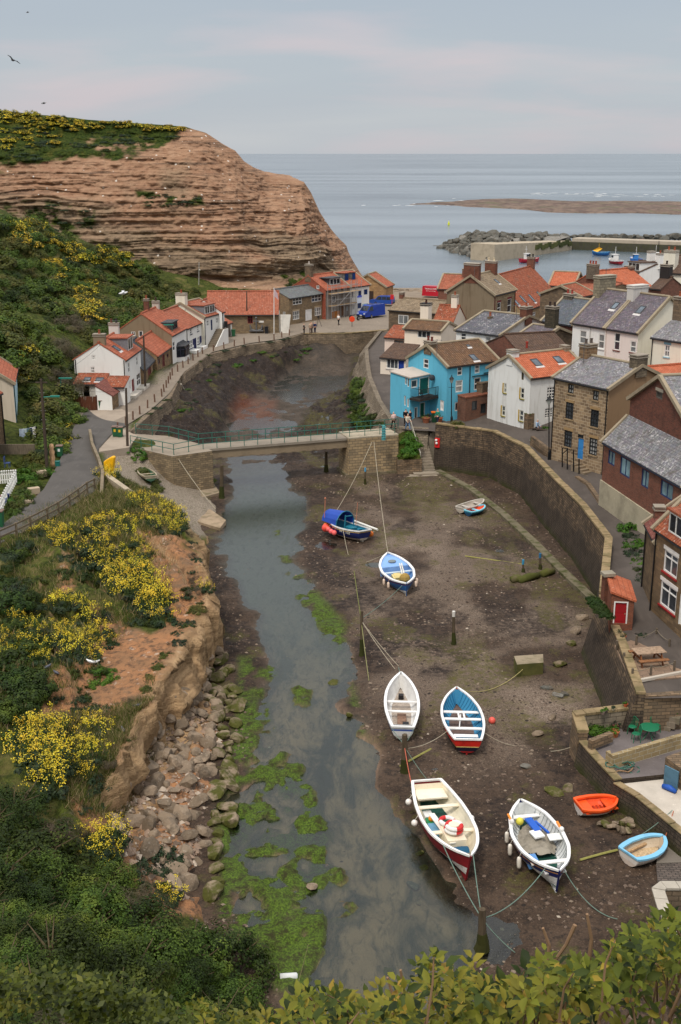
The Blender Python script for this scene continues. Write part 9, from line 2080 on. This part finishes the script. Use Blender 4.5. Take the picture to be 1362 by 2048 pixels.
mb=MB();q=[Pz(a,b,.85)for a,b in((1028,1312),(1086,1308),(1087,1325),(1034,1329))];mb.prism([(p.x,p.y)for p in(q[3],q[2],q[1],q[0])],-.2,.85,m=0,mt=1);tag(mb.build('mooring_block',[m_concrete((96,94,52),.5,.8),m_concrete((150,136,114),.4,.4)]),'big mossy concrete mooring block on the mud','mooring block')
for i,(a,b)in enumerate((((1022,1160),(1048,1158)),((1038,1162),(1078,1150)),((1082,1150),(1108,1142)))):mb=MB();p,q=Pz(*a,.2),Pz(*b,.25);mb.tube([p,p.lerp(q,.5)+Vector((0,.1,.05)),q],[.28,.32,.22],8);tag(mb.build('log',m_leaf((50,56,22),(96,96,44),(90,80,60),.9,.05),smooth=True),('mossy log lying left of the blue stake','mossy log between the two blue stakes','mossy log against the wall ledge')[i],'log')
for i,(a,b,z0,z1)in enumerate(((984,1441,.2,0),(186,1333,0,0))):
 if i==0:p=Pz(a,b,.2);mb=MB();mb.ball(p,.21);tag(mb.build('buoy',m_paint((236,100,86),.4),smooth=True),'pink red buoy lying on the mud right of the red rowing boat','buoy')
mb=MB();a,b=Pz(560,1955,.05),Pz(593,1953,.05);mb.tube([a,b,b+Vector((.05,0,0))],[.16,.16,.1],10);tag(mb.build('gas_cylinder',m_paint((206,208,206)),smooth=True),'white cylinder lying on the mud at the bottom edge','cylinder')
def pebbles():
 r=np.random.RandomState(8);V=[];F_=[];mi=[];base=0
 oct_=np.array([(1,0,0),(0,1,0),(-1,0,0),(0,-1,0),(0,0,1)],float);ff=[(0,1,4),(1,2,4),(2,3,4),(3,0,4)]
 n=0
 while n<9000:
  x,y=r.uniform(-10,18),34+80*r.uniform()**1.3
  a,b=project(x,y,0);a,b=float(a),float(b)
  if y<30 or b>2060 or not(380<a<1362):continue
  if inpoly(RIVER,x,y)and r.uniform()<.95:continue
  if vnoise(x*.35,y*.3,4)<-.25+.3*r.uniform():continue
  s=.03+.10*r.uniform()**3;rot=r.uniform(0,6.28);c,sn=math.cos(rot),math.sin(rot);q=oct_*[s*r.uniform(.8,1.5),s,s*.6];q=np.stack([q[:,0]*c-q[:,1]*sn+x,q[:,0]*sn+q[:,1]*c+y,q[:,2]+bankz(x,y)],1)
  V.append(q);k=int(r.choice(4,p=(.46,.42,.11,.01)))
  for f in ff:F_.append([i+base for i in f]);mi.append(k)
  base+=5;n+=1
 tag(mk('pebbles',np.concatenate(V),F_,[m_plain((112,96,84),.9,.2),m_plain((74,62,54),.9,.2),m_plain((136,121,105),.9,.2),m_plain((176,164,148),.9,.2)],mi),kind='stuff')
pebbles()
def rubble():
 r=np.random.RandomState(18);V=[];F_=[];mi=[];base=0;oct_=np.array([(1,.3,.2),(0,1,0),(-1,.1,.1),(.1,-1,0),(.1,.1,1)],float);ff=[(0,1,4),(1,2,4),(2,3,4),(3,0,4)]
 for p in pxpoly_pts([(240,1580),(330,1460),(400,1400),(440,1420),(440,1800),(340,1800),(215,1690)],1500,nearz,rp,38,80):
  s=.05+.20*r.uniform()**2;rot=r.uniform(0,6.28);c,sn=math.cos(rot),math.sin(rot);q=oct_*[s*r.uniform(.8,1.5),s,s*.8];q=np.stack([q[:,0]*c-q[:,1]*sn+p.x,q[:,0]*sn+q[:,1]*c+p.y,q[:,2]+p.z-.02],1);V.append(q);k=int(r.choice(3,p=(.5,.25,.25)))
  for f in ff:F_.append([i+base for i in f]);mi.append(k)
  base+=5
 tag(mk('rubble',np.concatenate(V),F_,[m_plain((150,128,110),.9,.2),m_plain((110,94,80),.9,.2),m_plain((186,170,152),.9,.2)],mi),kind='stuff')
rubble()
def breakwater():
 W_=[Pz(985,523,-1),Pz(1143,500,-1)]
 a,b=W_;ta,tb=PY(990,489,a.y),PY(1142,482,b.y);zt=(ta.z+tb.z)/2
 d=(b-a).normalized();n=Vector((-d.y,d.x,0));n=n if n.y>0 else-n
 rt=empty('harbour_breakwater',a.lerp(b,.5).to_tuple(),0,'pale concrete breakwater arm in front of the heap of armour rocks','breakwater')
 mb=MB();q=[a+Vector((.5,0,0)),b,b+n*6,a+n*9+d*2];mb.hexa([Vector((p.x,p.y,-3))for p in q]+[Vector((p.x,p.y,ta.z if i in(0,3)else tb.z))for i,p in enumerate(q)]);mb.build('arm_wall',m_concrete((178,164,142),.4),rt)
 mb=MB();
 for k in range(12):
  p=a.lerp(b,.52+.04*k)-n*.3;mb.box((p.x,p.y,1.6+.4*math.sin(k*2.1)),(2.2,.5,1.5),math.atan2(d.y,d.x))
 mb.build('weed_band',m_leaf((60,66,34),(92,92,50),None,.9,.05),rt)
 c=Pz(1143,499,-1);e=Pz(1480,512,-1)
 rt2=empty('harbour_pier',c.lerp(e,.5).to_tuple(),0,'long harbour pier wall with a dark weedy lower half beyond the boats','pier');t1=PY(1143,479,c.y).z
 mb=MB();dd=(e-c).normalized();nn=Vector((-dd.y,dd.x,0));q=[c,e,e+nn*7,c+nn*7];mb.hexa([Vector((p.x,p.y,1.7))for p in q]+[Vector((p.x,p.y,t1+.4))for p in q]);mb.build('pier_parapet',m_concrete((176,164,146),.3),rt2)
 mb=MB();q=[c-nn*.4,e-nn*.4,e+nn*7,c+nn*7];mb.hexa([Vector((p.x,p.y,-3))for p in q]+[Vector((p.x,p.y,1.72))for p in q]);mb.build('pier_base',m_concrete((76,74,62),.5,.6),rt2)
 mb=MB()
 for u in(30,52,54):p=c+dd*u;mb.beam(p-nn*.5+Vector((0,0,0)),p-nn*.5+Vector((0,0,t1+1.6)),.15,.15)
 mb.build('ladder',m_plain((60,58,56)),rt2)
 mb=MB();p=PY(1282,482,c.y+2-.6);mb.box(p,(1.8,.15,1.3));mb.box(p-Vector((0,.1,0)),(1.1,.05,.5),m=1);tag(mb.build('warning_sign',[m_paint((196,34,40)),m_paint((232,228,222))]),'red and white sign on the harbour pier wall','sign')
 hull=[(874,497),(905,480),(950,467),(1060,468),(1140,471),(1140,482),(1000,488),(986,505),(984,523),(930,510)]
 k=0;r=random.Random(5);ctr=[]
 vs,fs,nb=[],[],0
 while k<235:
  x,y=r.uniform(874,1142),r.uniform(466,523)
  if not inpoly(hull,x,y):continue
  yb=np.interp(x,[874,930,985,1142],[497,511,523,500]);yt=np.interp(x,[874,905,950,1142],[496,480,467,470]);t=min(1,max(0,(yb-y)/max(4,yb-yt)))
  Yb=Pz(x,yb,-1).y;p=PY(x,y,Yb+t*26)
  if x>986 and t<.38:continue
  s=r.uniform(1.0,2.3);k+=1
  if k<=66:rock('dark',p-Vector((0,0,s*.2)),s*1.15,'grey armour rock in the heap on the outer breakwater','armour rocks of the breakwater','boulder');continue
  me=RM[('dark',r.randrange(6))];ro=Matrix.Rotation(r.uniform(0,6),3,'Z')
  vs+=[p+ro@Vector((v.co.x*s*1.1,v.co.y*s,v.co.z*s*.8))for v in me.vertices];fs+=[tuple(i+nb for i in q.vertices)for q in me.polygons];nb+=len(me.vertices)
 for k in range(62):
  x=1148+k*4.4;p=PY(x,r.uniform(469,475),c.y+r.uniform(9,13));s=r.uniform(1.2,2.0);me=RM[('dark',r.randrange(6))];ro=Matrix.Rotation(r.uniform(0,6),3,'Z')
  vs+=[p+ro@Vector((v.co.x*s*1.1,v.co.y*s,v.co.z*s*.8-.6))for v in me.vertices];fs+=[tuple(i+nb for i in q.vertices)for q in me.polygons];nb+=len(me.vertices)
 tag(mk('armour_rocks',vs,fs,m_rock('dark')),kind='stuff')
 mb=MB();f0=[Pz(x,y,-1.2)for x,y in((880,497),(930,510),(986,522))];bk=[PY(952,470,f0[1].y+26),PY(1140,473,f0[1].y+24)]
 top=[PY(925,478,f0[0].y+12)]
 mb.quad(f0[0],f0[1],bk[0],top[0]);mb.quad(f0[1],f0[2],bk[1],bk[0]);e_=[p+Vector((0,30,-p.z-2))for p in(top[0],bk[0],bk[1])];mb.quad(top[0],bk[0],e_[1],e_[0]);mb.quad(bk[0],bk[1],e_[2],e_[1])
 tag(mb.build('rock_mound',m_rock('dark')),kind='structure')
 for i,x in enumerate((1074,1078)):mb=MB();p=PY(x,486,b.y+3);mb.tube([p,p+Vector((0,0,1.1)),p+Vector((0,0,1.5))],[.22,.28,.2],6);mb.ball(p+Vector((0,0,1.72)),.15);tag(mb.build('person',m_plain((40,44,52))),('figure in dark clothes on the breakwater, the left of two','figure in dark clothes on the breakwater, the right of two')[i],'person')
breakwater()
def harbour_boat(label,a,b,z,beam,bands,cabin,extra=None,mast=True,deck=(190,180,170)):
 p,q=Pz(*a,z),Pz(*b,z);H=1.5
 B=boat('fishing_boat',label,a,b,-.0,beam,'transom',H,bands,gun=bands[-1][1],ins=deck,floor=deck,gw=.1,keelh=.3,cat='fishing boat',bowdeck=(.75,deck));B['root'].location.z=-1.35;B['M']=Matrix.Translation(B['root'].location)@B['root'].rotation_euler.to_matrix().to_4x4()
 if cabin:
  x,L_,W_,hh,col=cabin;mb=MB();mb.box((x,0,H-.3+hh/2),(L_,W_,hh));mb.box((x,0,H-.3+hh+.05),(L_+.3,W_+.3,.1),m=1);c=mb.build('wheelhouse',[m_paint(col),m_paint((220,218,214))],B['root'],local=True)
  mb=MB()
  for s_ in(1,-1):mb.box((x,s_*(W_/2+.01),H-.3+hh*.7),(L_*.7,.03,hh*.32))
  mb.box((x+L_/2+.01,0,H-.3+hh*.7),(.03,W_*.75,hh*.32));mb.build('wheelhouse_window',GLS,c,local=True)
  if mast:mb=MB();mb.tube([(x-.3,0,H+hh-.4),(x-.3,0,H+hh+2.0)],.07,5);mb.tube([(x-.8,0,H+hh+1.0),(x+.2,0,H+hh+1.0)],.05,5);mb.build('mast',m_plain((210,208,204)),B['root'],local=True)
 return B
harbour_boat('red and blue fishing boat with white wheelhouse beside the breakwater arm',(1078,518),(1040,519.5),-1,2.8,[(0,(60,110,160)),(.35,(170,30,52)),(.9,(190,60,70))],(-1.0,1.4,1.3,1.9,(230,228,224)))
B=harbour_boat('blue boat with a yellow canvas cover under the pier wall',(1184,504),(1218,505.5),-1,2.8,[(0,(210,210,208)),(.3,(36,96,160)),(.88,(80,150,200))],None);mb=MB();L_=B['L'];mb.quad(Vector((L_*.46,0,1.9)),Vector((L_*.1,1.3,1.5)),Vector((L_*-.1,0,2.6)),Vector((L_*.1,0,3.0)));mb.quad(Vector((L_*.46,0,1.9)),Vector((L_*.1,0,3.0)),Vector((-L_*.1,0,2.6)),Vector((L_*.1,-1.3,1.5)));mb.tube([(L_*.1,0,1),(L_*.1,0,4.2)],.06,5);inboat(B,mb,'canvas_cover',m_paint((226,176,50)))
harbour_boat('white and red fishing boat in the middle of the outer harbour',(1219,519),(1242,523),-1,3.0,[(0,(110,24,34)),(.45,(150,28,40)),(.85,(226,224,220))],(.4,1.8,1.6,1.9,(228,226,222)))
harbour_boat('fishing boat with white wheelhouse and red rail at the right of the harbour',(1306,512),(1316,526),-1,3.0,[(0,(190,40,40)),(.5,(206,204,198)),(.85,(200,50,48))],(.2,2.2,1.7,2.1,(226,222,216)))
harbour_boat('small bright blue boat half hidden behind the white gabled house',(1262,516),(1280,520),-1,2.6,[(0,(40,90,160)),(.6,(50,120,200))],(0,1.3,1.3,1.5,(60,130,200)))
mb=MB();p=Pz(897.5,450.5,-.9);mb.lathe(p,[(.5,0),(.5,.8),(.2,1.6),(.05,2.2)],8);tag(mb.build('channel_buoy',m_paint((206,210,50))),'tiny yellow channel buoy out beyond the breakwater','buoy')
r_=random.Random(6)
for i in range(16):p=Pz(790+i*4.2+r_.uniform(-1,1),584+r_.uniform(-1.5,2),4.0);rock('dry',p,r_.uniform(.5,.9),'pale boulder along the edge of the seaward quay','pale boulders on the seaward quay')
RG=(170,160,140);RGN=(112,134,122)
pier_t=Pz(748,884,4.1)
b2b=B2['at'](B2['L']*.49,0,1.25);b2s=B2['at'](-B2['L']*.47,.3,.95)
sagrope(pier_t,b2b,.5,.025,RG,'long pale rope from the bridge pier to the bow of the blue open boat',20);sagrope(pier_t+Vector((-.2,0,0)),B1['at'](B1['L']*.4,.3,1.2),.4,.025,RG,'long pale rope from the bridge pier to the canopied coble',18)
sagrope(Pz(350,907,4.1),b2b,5.2,.03,RG,'very long slack rope from the left abutment across the river to the blue boat',40)
sagrope(b2s,T1_-Vector((0,0,.5)),.15,.02,RGN,'green rope from the stern of the blue boat to the river edge post')
sagrope(B1['at'](-.15*B1['L'],B1['W'](.3),.9),Pz(708,1140,.05),.5,.02,RG,'rope hanging from the canopied coble to the weedy mud');sagrope(Pz(708,1140,.05),T1_-Vector((0,0,.8)),.1,.03,(120,122,72),'weed covered rope lying on the mud towards the river edge post')
for i,q in enumerate((Pz(790,1338,.06),Pz(797,1332,.06))):sagrope(T1_-Vector((0,0,.7)),q,.1,.022,RG,('slack rope from the river edge post to the mud, upper of two','slack rope from the river edge post to the mud, lower of two')[i])
sagrope(T1_-Vector((0,0,.9)),Pz(738,1362,.06),.1,.025,(140,138,96),'taut weedy rope from the river edge post down to the mud');sagrope(Pz(797,1334,.06),B3['at'](B3['L']*.49,0,1.15),.1,.02,RGN,'rope end rising from the mud to the bow of the white rowing boat')
for i,y in enumerate((.6,-.6)):sagrope(B3['at'](-B3['L']*.49,y,.9),T3_-Vector((0,0,.6)),.05,.018,RGN,('rope from the stern of the white boat to the stout post, left one','rope from the stern of the white boat to the stout post, right one')[i])
sagrope(T3_-Vector((0,0,.8)),B4['at'](-.3*B4['L'],-B4['W'](.2)if False else B4['W'](.2),.9),.25,.02,RG,'pale rope from the stout post to the red topped rowing boat');sagrope(T3_-Vector((0,0,.7)),B5['at'](-B5['L']*.49,-.8,1.2),.1,.024,(190,104,84),'orange rope from the stout post to the stern of the red coble');sagrope(T3_-Vector((0,0,.7)),Pz(985,1640,.08),1.0,.015,RGN,'thin rope from the stout post across the mud towards the white and navy boat')
sagrope(B4['at'](-.3*B4['L'],-B4['W'](.2),.9),Pz(1050,1492,.06),.25,.02,RG,'rope from the red topped boat across the mud to the right');sagrope(Pz(1050,1492,.06),Pz(1152,1490,.6),.35,.02,RG,'rope lying on the gravel up to the patio wall');sagrope(B4['at'](.49*B4['L'],0,1.15),Pz(1062,1322,.8),.9,.02,(176,164,110),'slack yellowish rope from the red topped boat to the mooring block')
p4=T4_-Vector((0,0,.45))
sagrope(B5['at'](.3*B5['L'],-B5['W'](.8),1.2),p4,.15,.022,RGN,'green rope from the bow rail of the red coble to the pool post');sagrope(B5['at'](.47*B5['L'],.2,1.3),p4,.1,.022,RGN,'green rope from the stem of the red coble to the pool post');sagrope(B6['at'](.42*B6['L'],-.5,1.15),p4,.45,.024,RGN,'green rope curving from the white and navy boat to the pool post');sagrope(B6['at'](.46*B6['L'],.3,1.15),Pz(1235,1838,.25),.5,.02,RGN,'thin rope from the white and navy boat towards the yard wall');sagrope(p4,Pz(1030,1905,.05),.1,.02,RGN,'short rope from the pool post into the near shrubs')
sagrope(B7['at'](.5*B7['L'],0,.45),Pz(1238,1557,SLZ+.15),.05,.02,(92,140,132),'teal rope from the orange dinghy up to the slip wall');sagrope(B8['at'](.48*B8['L'],-.1,.6),Pz(1347,1622,SLZ+.1),.05,.022,(176,104,74),'rusty rope from the pale blue dinghy up to the slip wall');sagrope(B8['at'](.1*B8['L'],B8['W'](.6),.6),Pz(1345,1620,SLZ+.1),.1,.018,RGN,'thin green rope from the pale blue dinghy to the slip wall')
for i,(a,b)in enumerate((((800,1533),(862,1498)),((930,1112),(1050,1130)),((1160,1720),(1235,1700)))):sagrope(Pz(*a,.1),Pz(*b,.1),-.02,.06,(150,146,84),('pale weed covered rope lying on the mud beside the stout post','weed covered chain lying on the mud near the blue stakes','weed covered rope lying beside the pale blue dinghy')[i],name='weedy_rope')
mb=MB();pts=[Pz(a,b,z)for a,b,z in((362,768,4.0),(372,785,2.6),(385,802,1.6),(392,808,1.2))];mb.tube(pts,.08,6);tag(mb.build('hose',m_plain((206,196,180))),'pale hose hanging down the seafront wall','hose')
def skin(name,J,E,mat,parent=None):
 me=bpy.data.meshes.new(name);me.from_pydata([j[0]for j in J],E,[]);o=bpy.data.objects.new(name,me);COL.objects.link(o)
 sk=o.modifiers.new('skin','SKIN');sb=o.modifiers.new('sub','SUBSURF');sb.levels=1;sb.render_levels=1
 for i,j in enumerate(J):me.skin_vertices[0].data[i].radius=(j[1],j[1]*(j[2]if len(j)>2 else 1));
 me.skin_vertices[0].data[0].use_root=True
 SKINS.append((o,name,mat,parent))
SKINS=[]
def bake_skins():
 bpy.context.view_layer.update();dg=bpy.context.evaluated_depsgraph_get();ms=[bpy.data.meshes.new_from_object(q[0].evaluated_get(dg))for q in SKINS]
 for nm,(o,name,mat,parent)in zip(ms,SKINS):
  bpy.data.objects.remove(o);nm.materials.clear();nm.materials.append(mat);nm.polygons.foreach_set('use_smooth',np.ones(len(nm.polygons),bool));n=bpy.data.objects.new(name,nm);COL.objects.link(n);n.parent=parent
SKIN=m_plain((206,160,134),.6,.3)
def person(loc,rz,label,top,legs,hair,pose='stand',s=1.0,arm=0.3):
 r=empty('person',loc,rz,label,'person');r.scale=(s,s,s)
 st={'stand':(.05,-.03),'walk':(.26,-.24)}.get(pose,(0,0))
 if pose=='sit':hip=.5;kn=[(.45,.09,.48),(.45,-.09,.48)];ft=[(.5,.09,.06),(.5,-.09,.06)];dz=-.42
 else:hip=.92;kn=[(st[0]*.5+.03,.10,.49),(st[1]*.5+.03,-.10,.49)];ft=[(st[0],.10,.07),(st[1],-.10,.07)];dz=0
 t=[(0,0,.95+dz),(.0,0,1.18+dz),(.0,0,1.38+dz),(.01,0,1.5+dz),(.03,0,1.62+dz),(.04,0,1.70+dz)]
 hd=[(arm,.17,.98+dz),(arm*.6,-.2,.9+dz)]
 el=[(arm*.15,.26,1.12+dz),(arm*.05,-.27,1.12+dz)];sh=[(0,.19,1.41+dz),(0,-.19,1.41+dz)]
 J=[(t[0],.13,1.2),(t[1],.13,1.2),(t[2],.13,1.25),(t[3],.055),(t[4],.095),(t[5],.085)];E=[(0,1),(1,2),(2,3),(3,4),(4,5)]
 for k in(0,1):
  i=len(J);J+=[(sh[k],.06),(el[k],.045),(hd[k],.036),((hd[k][0]+.08,hd[k][1],hd[k][2]-.07),.03)];E+=[(2,i),(i,i+1),(i+1,i+2),(i+2,i+3)]
  i=len(J);J+=[((.0,.1*(1-2*k),.88+dz),.09),(kn[k],.06),(ft[k],.045),((ft[k][0]+.16,ft[k][1],.04),.04)];E+=[(0,i),(i,i+1),(i+1,i+2),(i+2,i+3)]
 skin('body',J,E,SKIN,r)
 J=[(t[0],.155,1.2),(t[1],.15,1.25),(t[2],.15,1.3),((0,0,1.46+dz),.075)];E=[(0,1),(1,2),(2,3)]
 for k in(0,1):i=len(J);J+=[(sh[k],.08),(el[k],.064),(tuple(.85*a+.15*b for a,b in zip(hd[k],el[k])),.052)];E+=[(2,i),(i,i+1),(i+1,i+2)]
 skin('jacket',J,E,m_plain(top,.8,.15),r)
 J=[((0,0,.97+dz),.15,1.2)];E=[]
 for k in(0,1):i=len(J);J+=[((.0,.1*(1-2*k),.86+dz),.11),(kn[k],.08),(tuple(.9*a+.1*b for a,b in zip(ft[k],kn[k])),.062)];E+=[(0,i),(i,i+1),(i+1,i+2)]
 skin('trousers',J,E,m_plain(legs,.8,.15),r)
 skin('hair',[((.01,0,1.66+dz),.10),((.02,0,1.75+dz),.085)],[(0,1)],m_plain(hair,.8,.2),r)
 for k in(0,1):
  mb=MB();mb.box((ft[k][0]+.06,ft[k][1],.05),(.28,.1,.1));mb.build('shoe',m_plain((34,32,32)),r,local=True)
person(Pz(787,857,4.02),pi*.65,'person in a pale pink shirt and dark trousers walking off the bridge',(226,196,190),(58,48,46),(216,206,196),'walk');person(Pz(811,851,4.02),-1.2,'person in black standing by the blue extension wall',(26,26,32),(28,28,34),(46,34,28));person(Pz(820,853,4.02),2.6,'person in navy beside the open white door',(28,32,52),(24,26,36),(40,34,30),arm=.4);person(Pz(815,861,4.02),-.8,'grey haired person in a cream jacket and blue jeans at the bridge end',(216,208,190),(112,140,172),(190,180,166),'walk')
person(Pz(875,850,4.02),-2.2,'person in a white shirt and green cardigan walking past the flower tubs',(40,130,110),(44,50,70),(200,180,150),'walk');person(Pz(1074,864,4.1),-.6,'white haired man in a pale blue shirt sitting by the white house',(160,186,214),(60,62,70),(214,208,200),'sit')
for i,(a,b,c_,l_,h_,rz,lb2)in enumerate(((608,669,(30,30,34),(26,26,30),(40,32,28),0,'person in black standing alone at the quay edge'),(621,667,(190,164,140),(120,104,92),(150,110,70),2,'person in beige at the left of the talking pair'),(624,666,(150,110,96),(70,62,60),(90,60,40),3,'person in rust brown in the middle of the talking pair'),(630,666,(38,48,84),(30,36,60),(206,206,206),-2,'person in navy with a white hat beside the talking pair'),(677,650,(232,230,226),(26,28,34),(40,34,30),1,'person in a white top and black trousers crossing the quay'))):person(Pz(a,b,4.36),rz,lb2,c_,l_,h_,'walk' if i==4 else 'stand')
bake_skins()
mb=MB();p=Pz(637,653,4.36)
for k in range(3):a=k*2.1;mb.tube([p+Vector((.5*math.cos(a),.5*math.sin(a),0)),p+Vector((0,0,1.4))],.03,5)
mb.box(p+Vector((0,0,1.55)),(.35,.25,.25));tag(mb.build('camera_tripod',m_plain((30,30,32))),'black camera tripod standing on the quay','tripod')
def gull(loc,rz,label,flying=True,s=1.0,col=(236,236,234),wing=(206,208,210),bank=0.0):
 r=empty('gull',loc,0,label,'gull');r.rotation_euler=(bank,0,rz);r.scale=(s,s,s)
 mb=MB();mb.tube([(-.30,0,0),(-.2,0,.01),(0,0,.02),(.15,0,.04),(.24,0,.08),(.30,0,.10),(.34,0,.09)],[.02,.06,.09,.075,.05,.045,.01],8);mb.tube([(.33,0,.09),(.40,0,.075)],[.018,.004],5,m=1)
 mb.build('body',[m_plain(col),m_plain((220,170,50))],r,smooth=True,local=True)
 for s_ in(1,-1):
  mb=MB();pts=([(0,.05),(.02,.35),(-.08,.68)]if flying else[(.05,.07),(-.12,.10),(-.34,.04)]);zz=((.04,.16,.10)if flying else(.07,.08,.04));ch=((.20,.17,.03)if flying else(.10,.08,.02))
  for(p,z0,c0),(q,z1,c1)in zip(list(zip(pts,zz,ch)),list(zip(pts,zz,ch))[1:]):
   v=[Vector((p[0]+c0/2,s_*p[1],z0)),Vector((p[0]-c0/2,s_*p[1],z0)),Vector((q[0]-c1/2,s_*q[1],z1)),Vector((q[0]+c1/2,s_*q[1],z1))];v=v if s_<0 else v[::-1];mb.hexa([a-Vector((0,0,.012))for a in v]+[a+Vector((0,0,.012))for a in v])
  mb.build('wing',m_plain(wing),r,local=True)
 if not flying:
  mb=MB();mb.tube([(.0,.03,-.05),(.0,.03,-.14)],.01,4);mb.tube([(.0,-.03,-.05),(.0,-.03,-.14)],.01,4);mb.build('legs',m_plain((200,150,130)),r,local=True)
gull(PY(246,587,118),.2,'white gull gliding in front of the green hillside',s=1.4);gull(PY(26,121,120),2.4,'dark gull flying high in the sky at the left',s=1.1,col=(70,70,76),wing=(60,60,66),bank=.5);gull(PY(87,207,200),.4,'distant gull in the sky just over the headland',s=1.3,col=(150,150,154),wing=(150,150,154));gull(PY(55,25,200),.4,'tiny distant gull near the top left corner',s=.8,col=(120,120,124),wing=(120,120,124));gull(PY(1243,55,300),.3,'faint distant gull in the sky at upper right',s=.4)if False else None
gull(PY(880,1700,49.5),2.9,'grey winged gull flying low past the bow of the red coble',s=1.25,col=(214,214,216),wing=(150,154,160),bank=.3)
for i,(a,b)in enumerate(((181,1333),(190,1334))):p=pxpoly_pts([(a-1,b-1),(a+1,b-1),(a+1,b+1),(a-1,b+1)],1,nearz,rp,40,90)[0];gull(p+Vector((0,0,.3)),(2.6,.4)[i],('white gull resting on the bluff, the left of two','white gull resting on the bluff, the right of two')[i],False,.85)
for i,(a,b,rz)in enumerate(((95,1341,1),(112,1352,2.4),(275,1418,.5),(305,1440,1.2),(245,1466,2))):p=pxpoly_pts([(a-1,b-1),(a+1,b-1),(a+1,b+1),(a-1,b+1)],1,nearz,rp,40,90)[0];gull(p+Vector((0,0,.18)),rz,'grey pigeon perched on a bare ledge of the bluff',False,.8,(92,94,104),(80,82,92))
for o in[o for o in bpy.data.objects if o.get('label')=='grey pigeon perched on a bare ledge of the bluff']:o['group']='pigeons on the bluff ledges';o.name='pigeon';o['category']='pigeon'
tp_=PY(79,762,98.5)
for a,b,Y,lb2 in((30,742,117,'thin telephone wire from the telegraph pole to the cream house'),(252,780,112,'thin telephone wire from the telegraph pole to the pole at the bridge'),(200,690,131,'thin telephone wire from the telegraph pole to the white gable')):sagrope(tp_,PY(a,b,Y),.5,.012,(40,40,42),lb2,name='wire')
for i,(a,b,Y)in enumerate(((949,540,161),(1033,620,137),(1168,700,104.5),(1212,548,128),(874,690,121),(232,650,138))):
 p=PY(a,b,Y);mb=MB();mb.tube([p-Vector((0,0,1.2)),p+Vector((0,0,.6))],.025,4);mb.tube([p+Vector((-.5,0,.5)),p+Vector((.5,0,.5))],.02,4)
 for k in range(5):mb.tube([p+Vector((-.4+.2*k,-.25,.5)),p+Vector((-.4+.2*k,.25,.5))],.014,4)
 tag(mb.build('aerial',m_plain((90,90,92))),'thin television aerial on the '+('brick stack of the big grey gable','stack of the blotched slate house','left stack of the stone house','stone stack of the purple slate terrace','stack of the blue house','far stack of the white cottage')[i],'aerial')
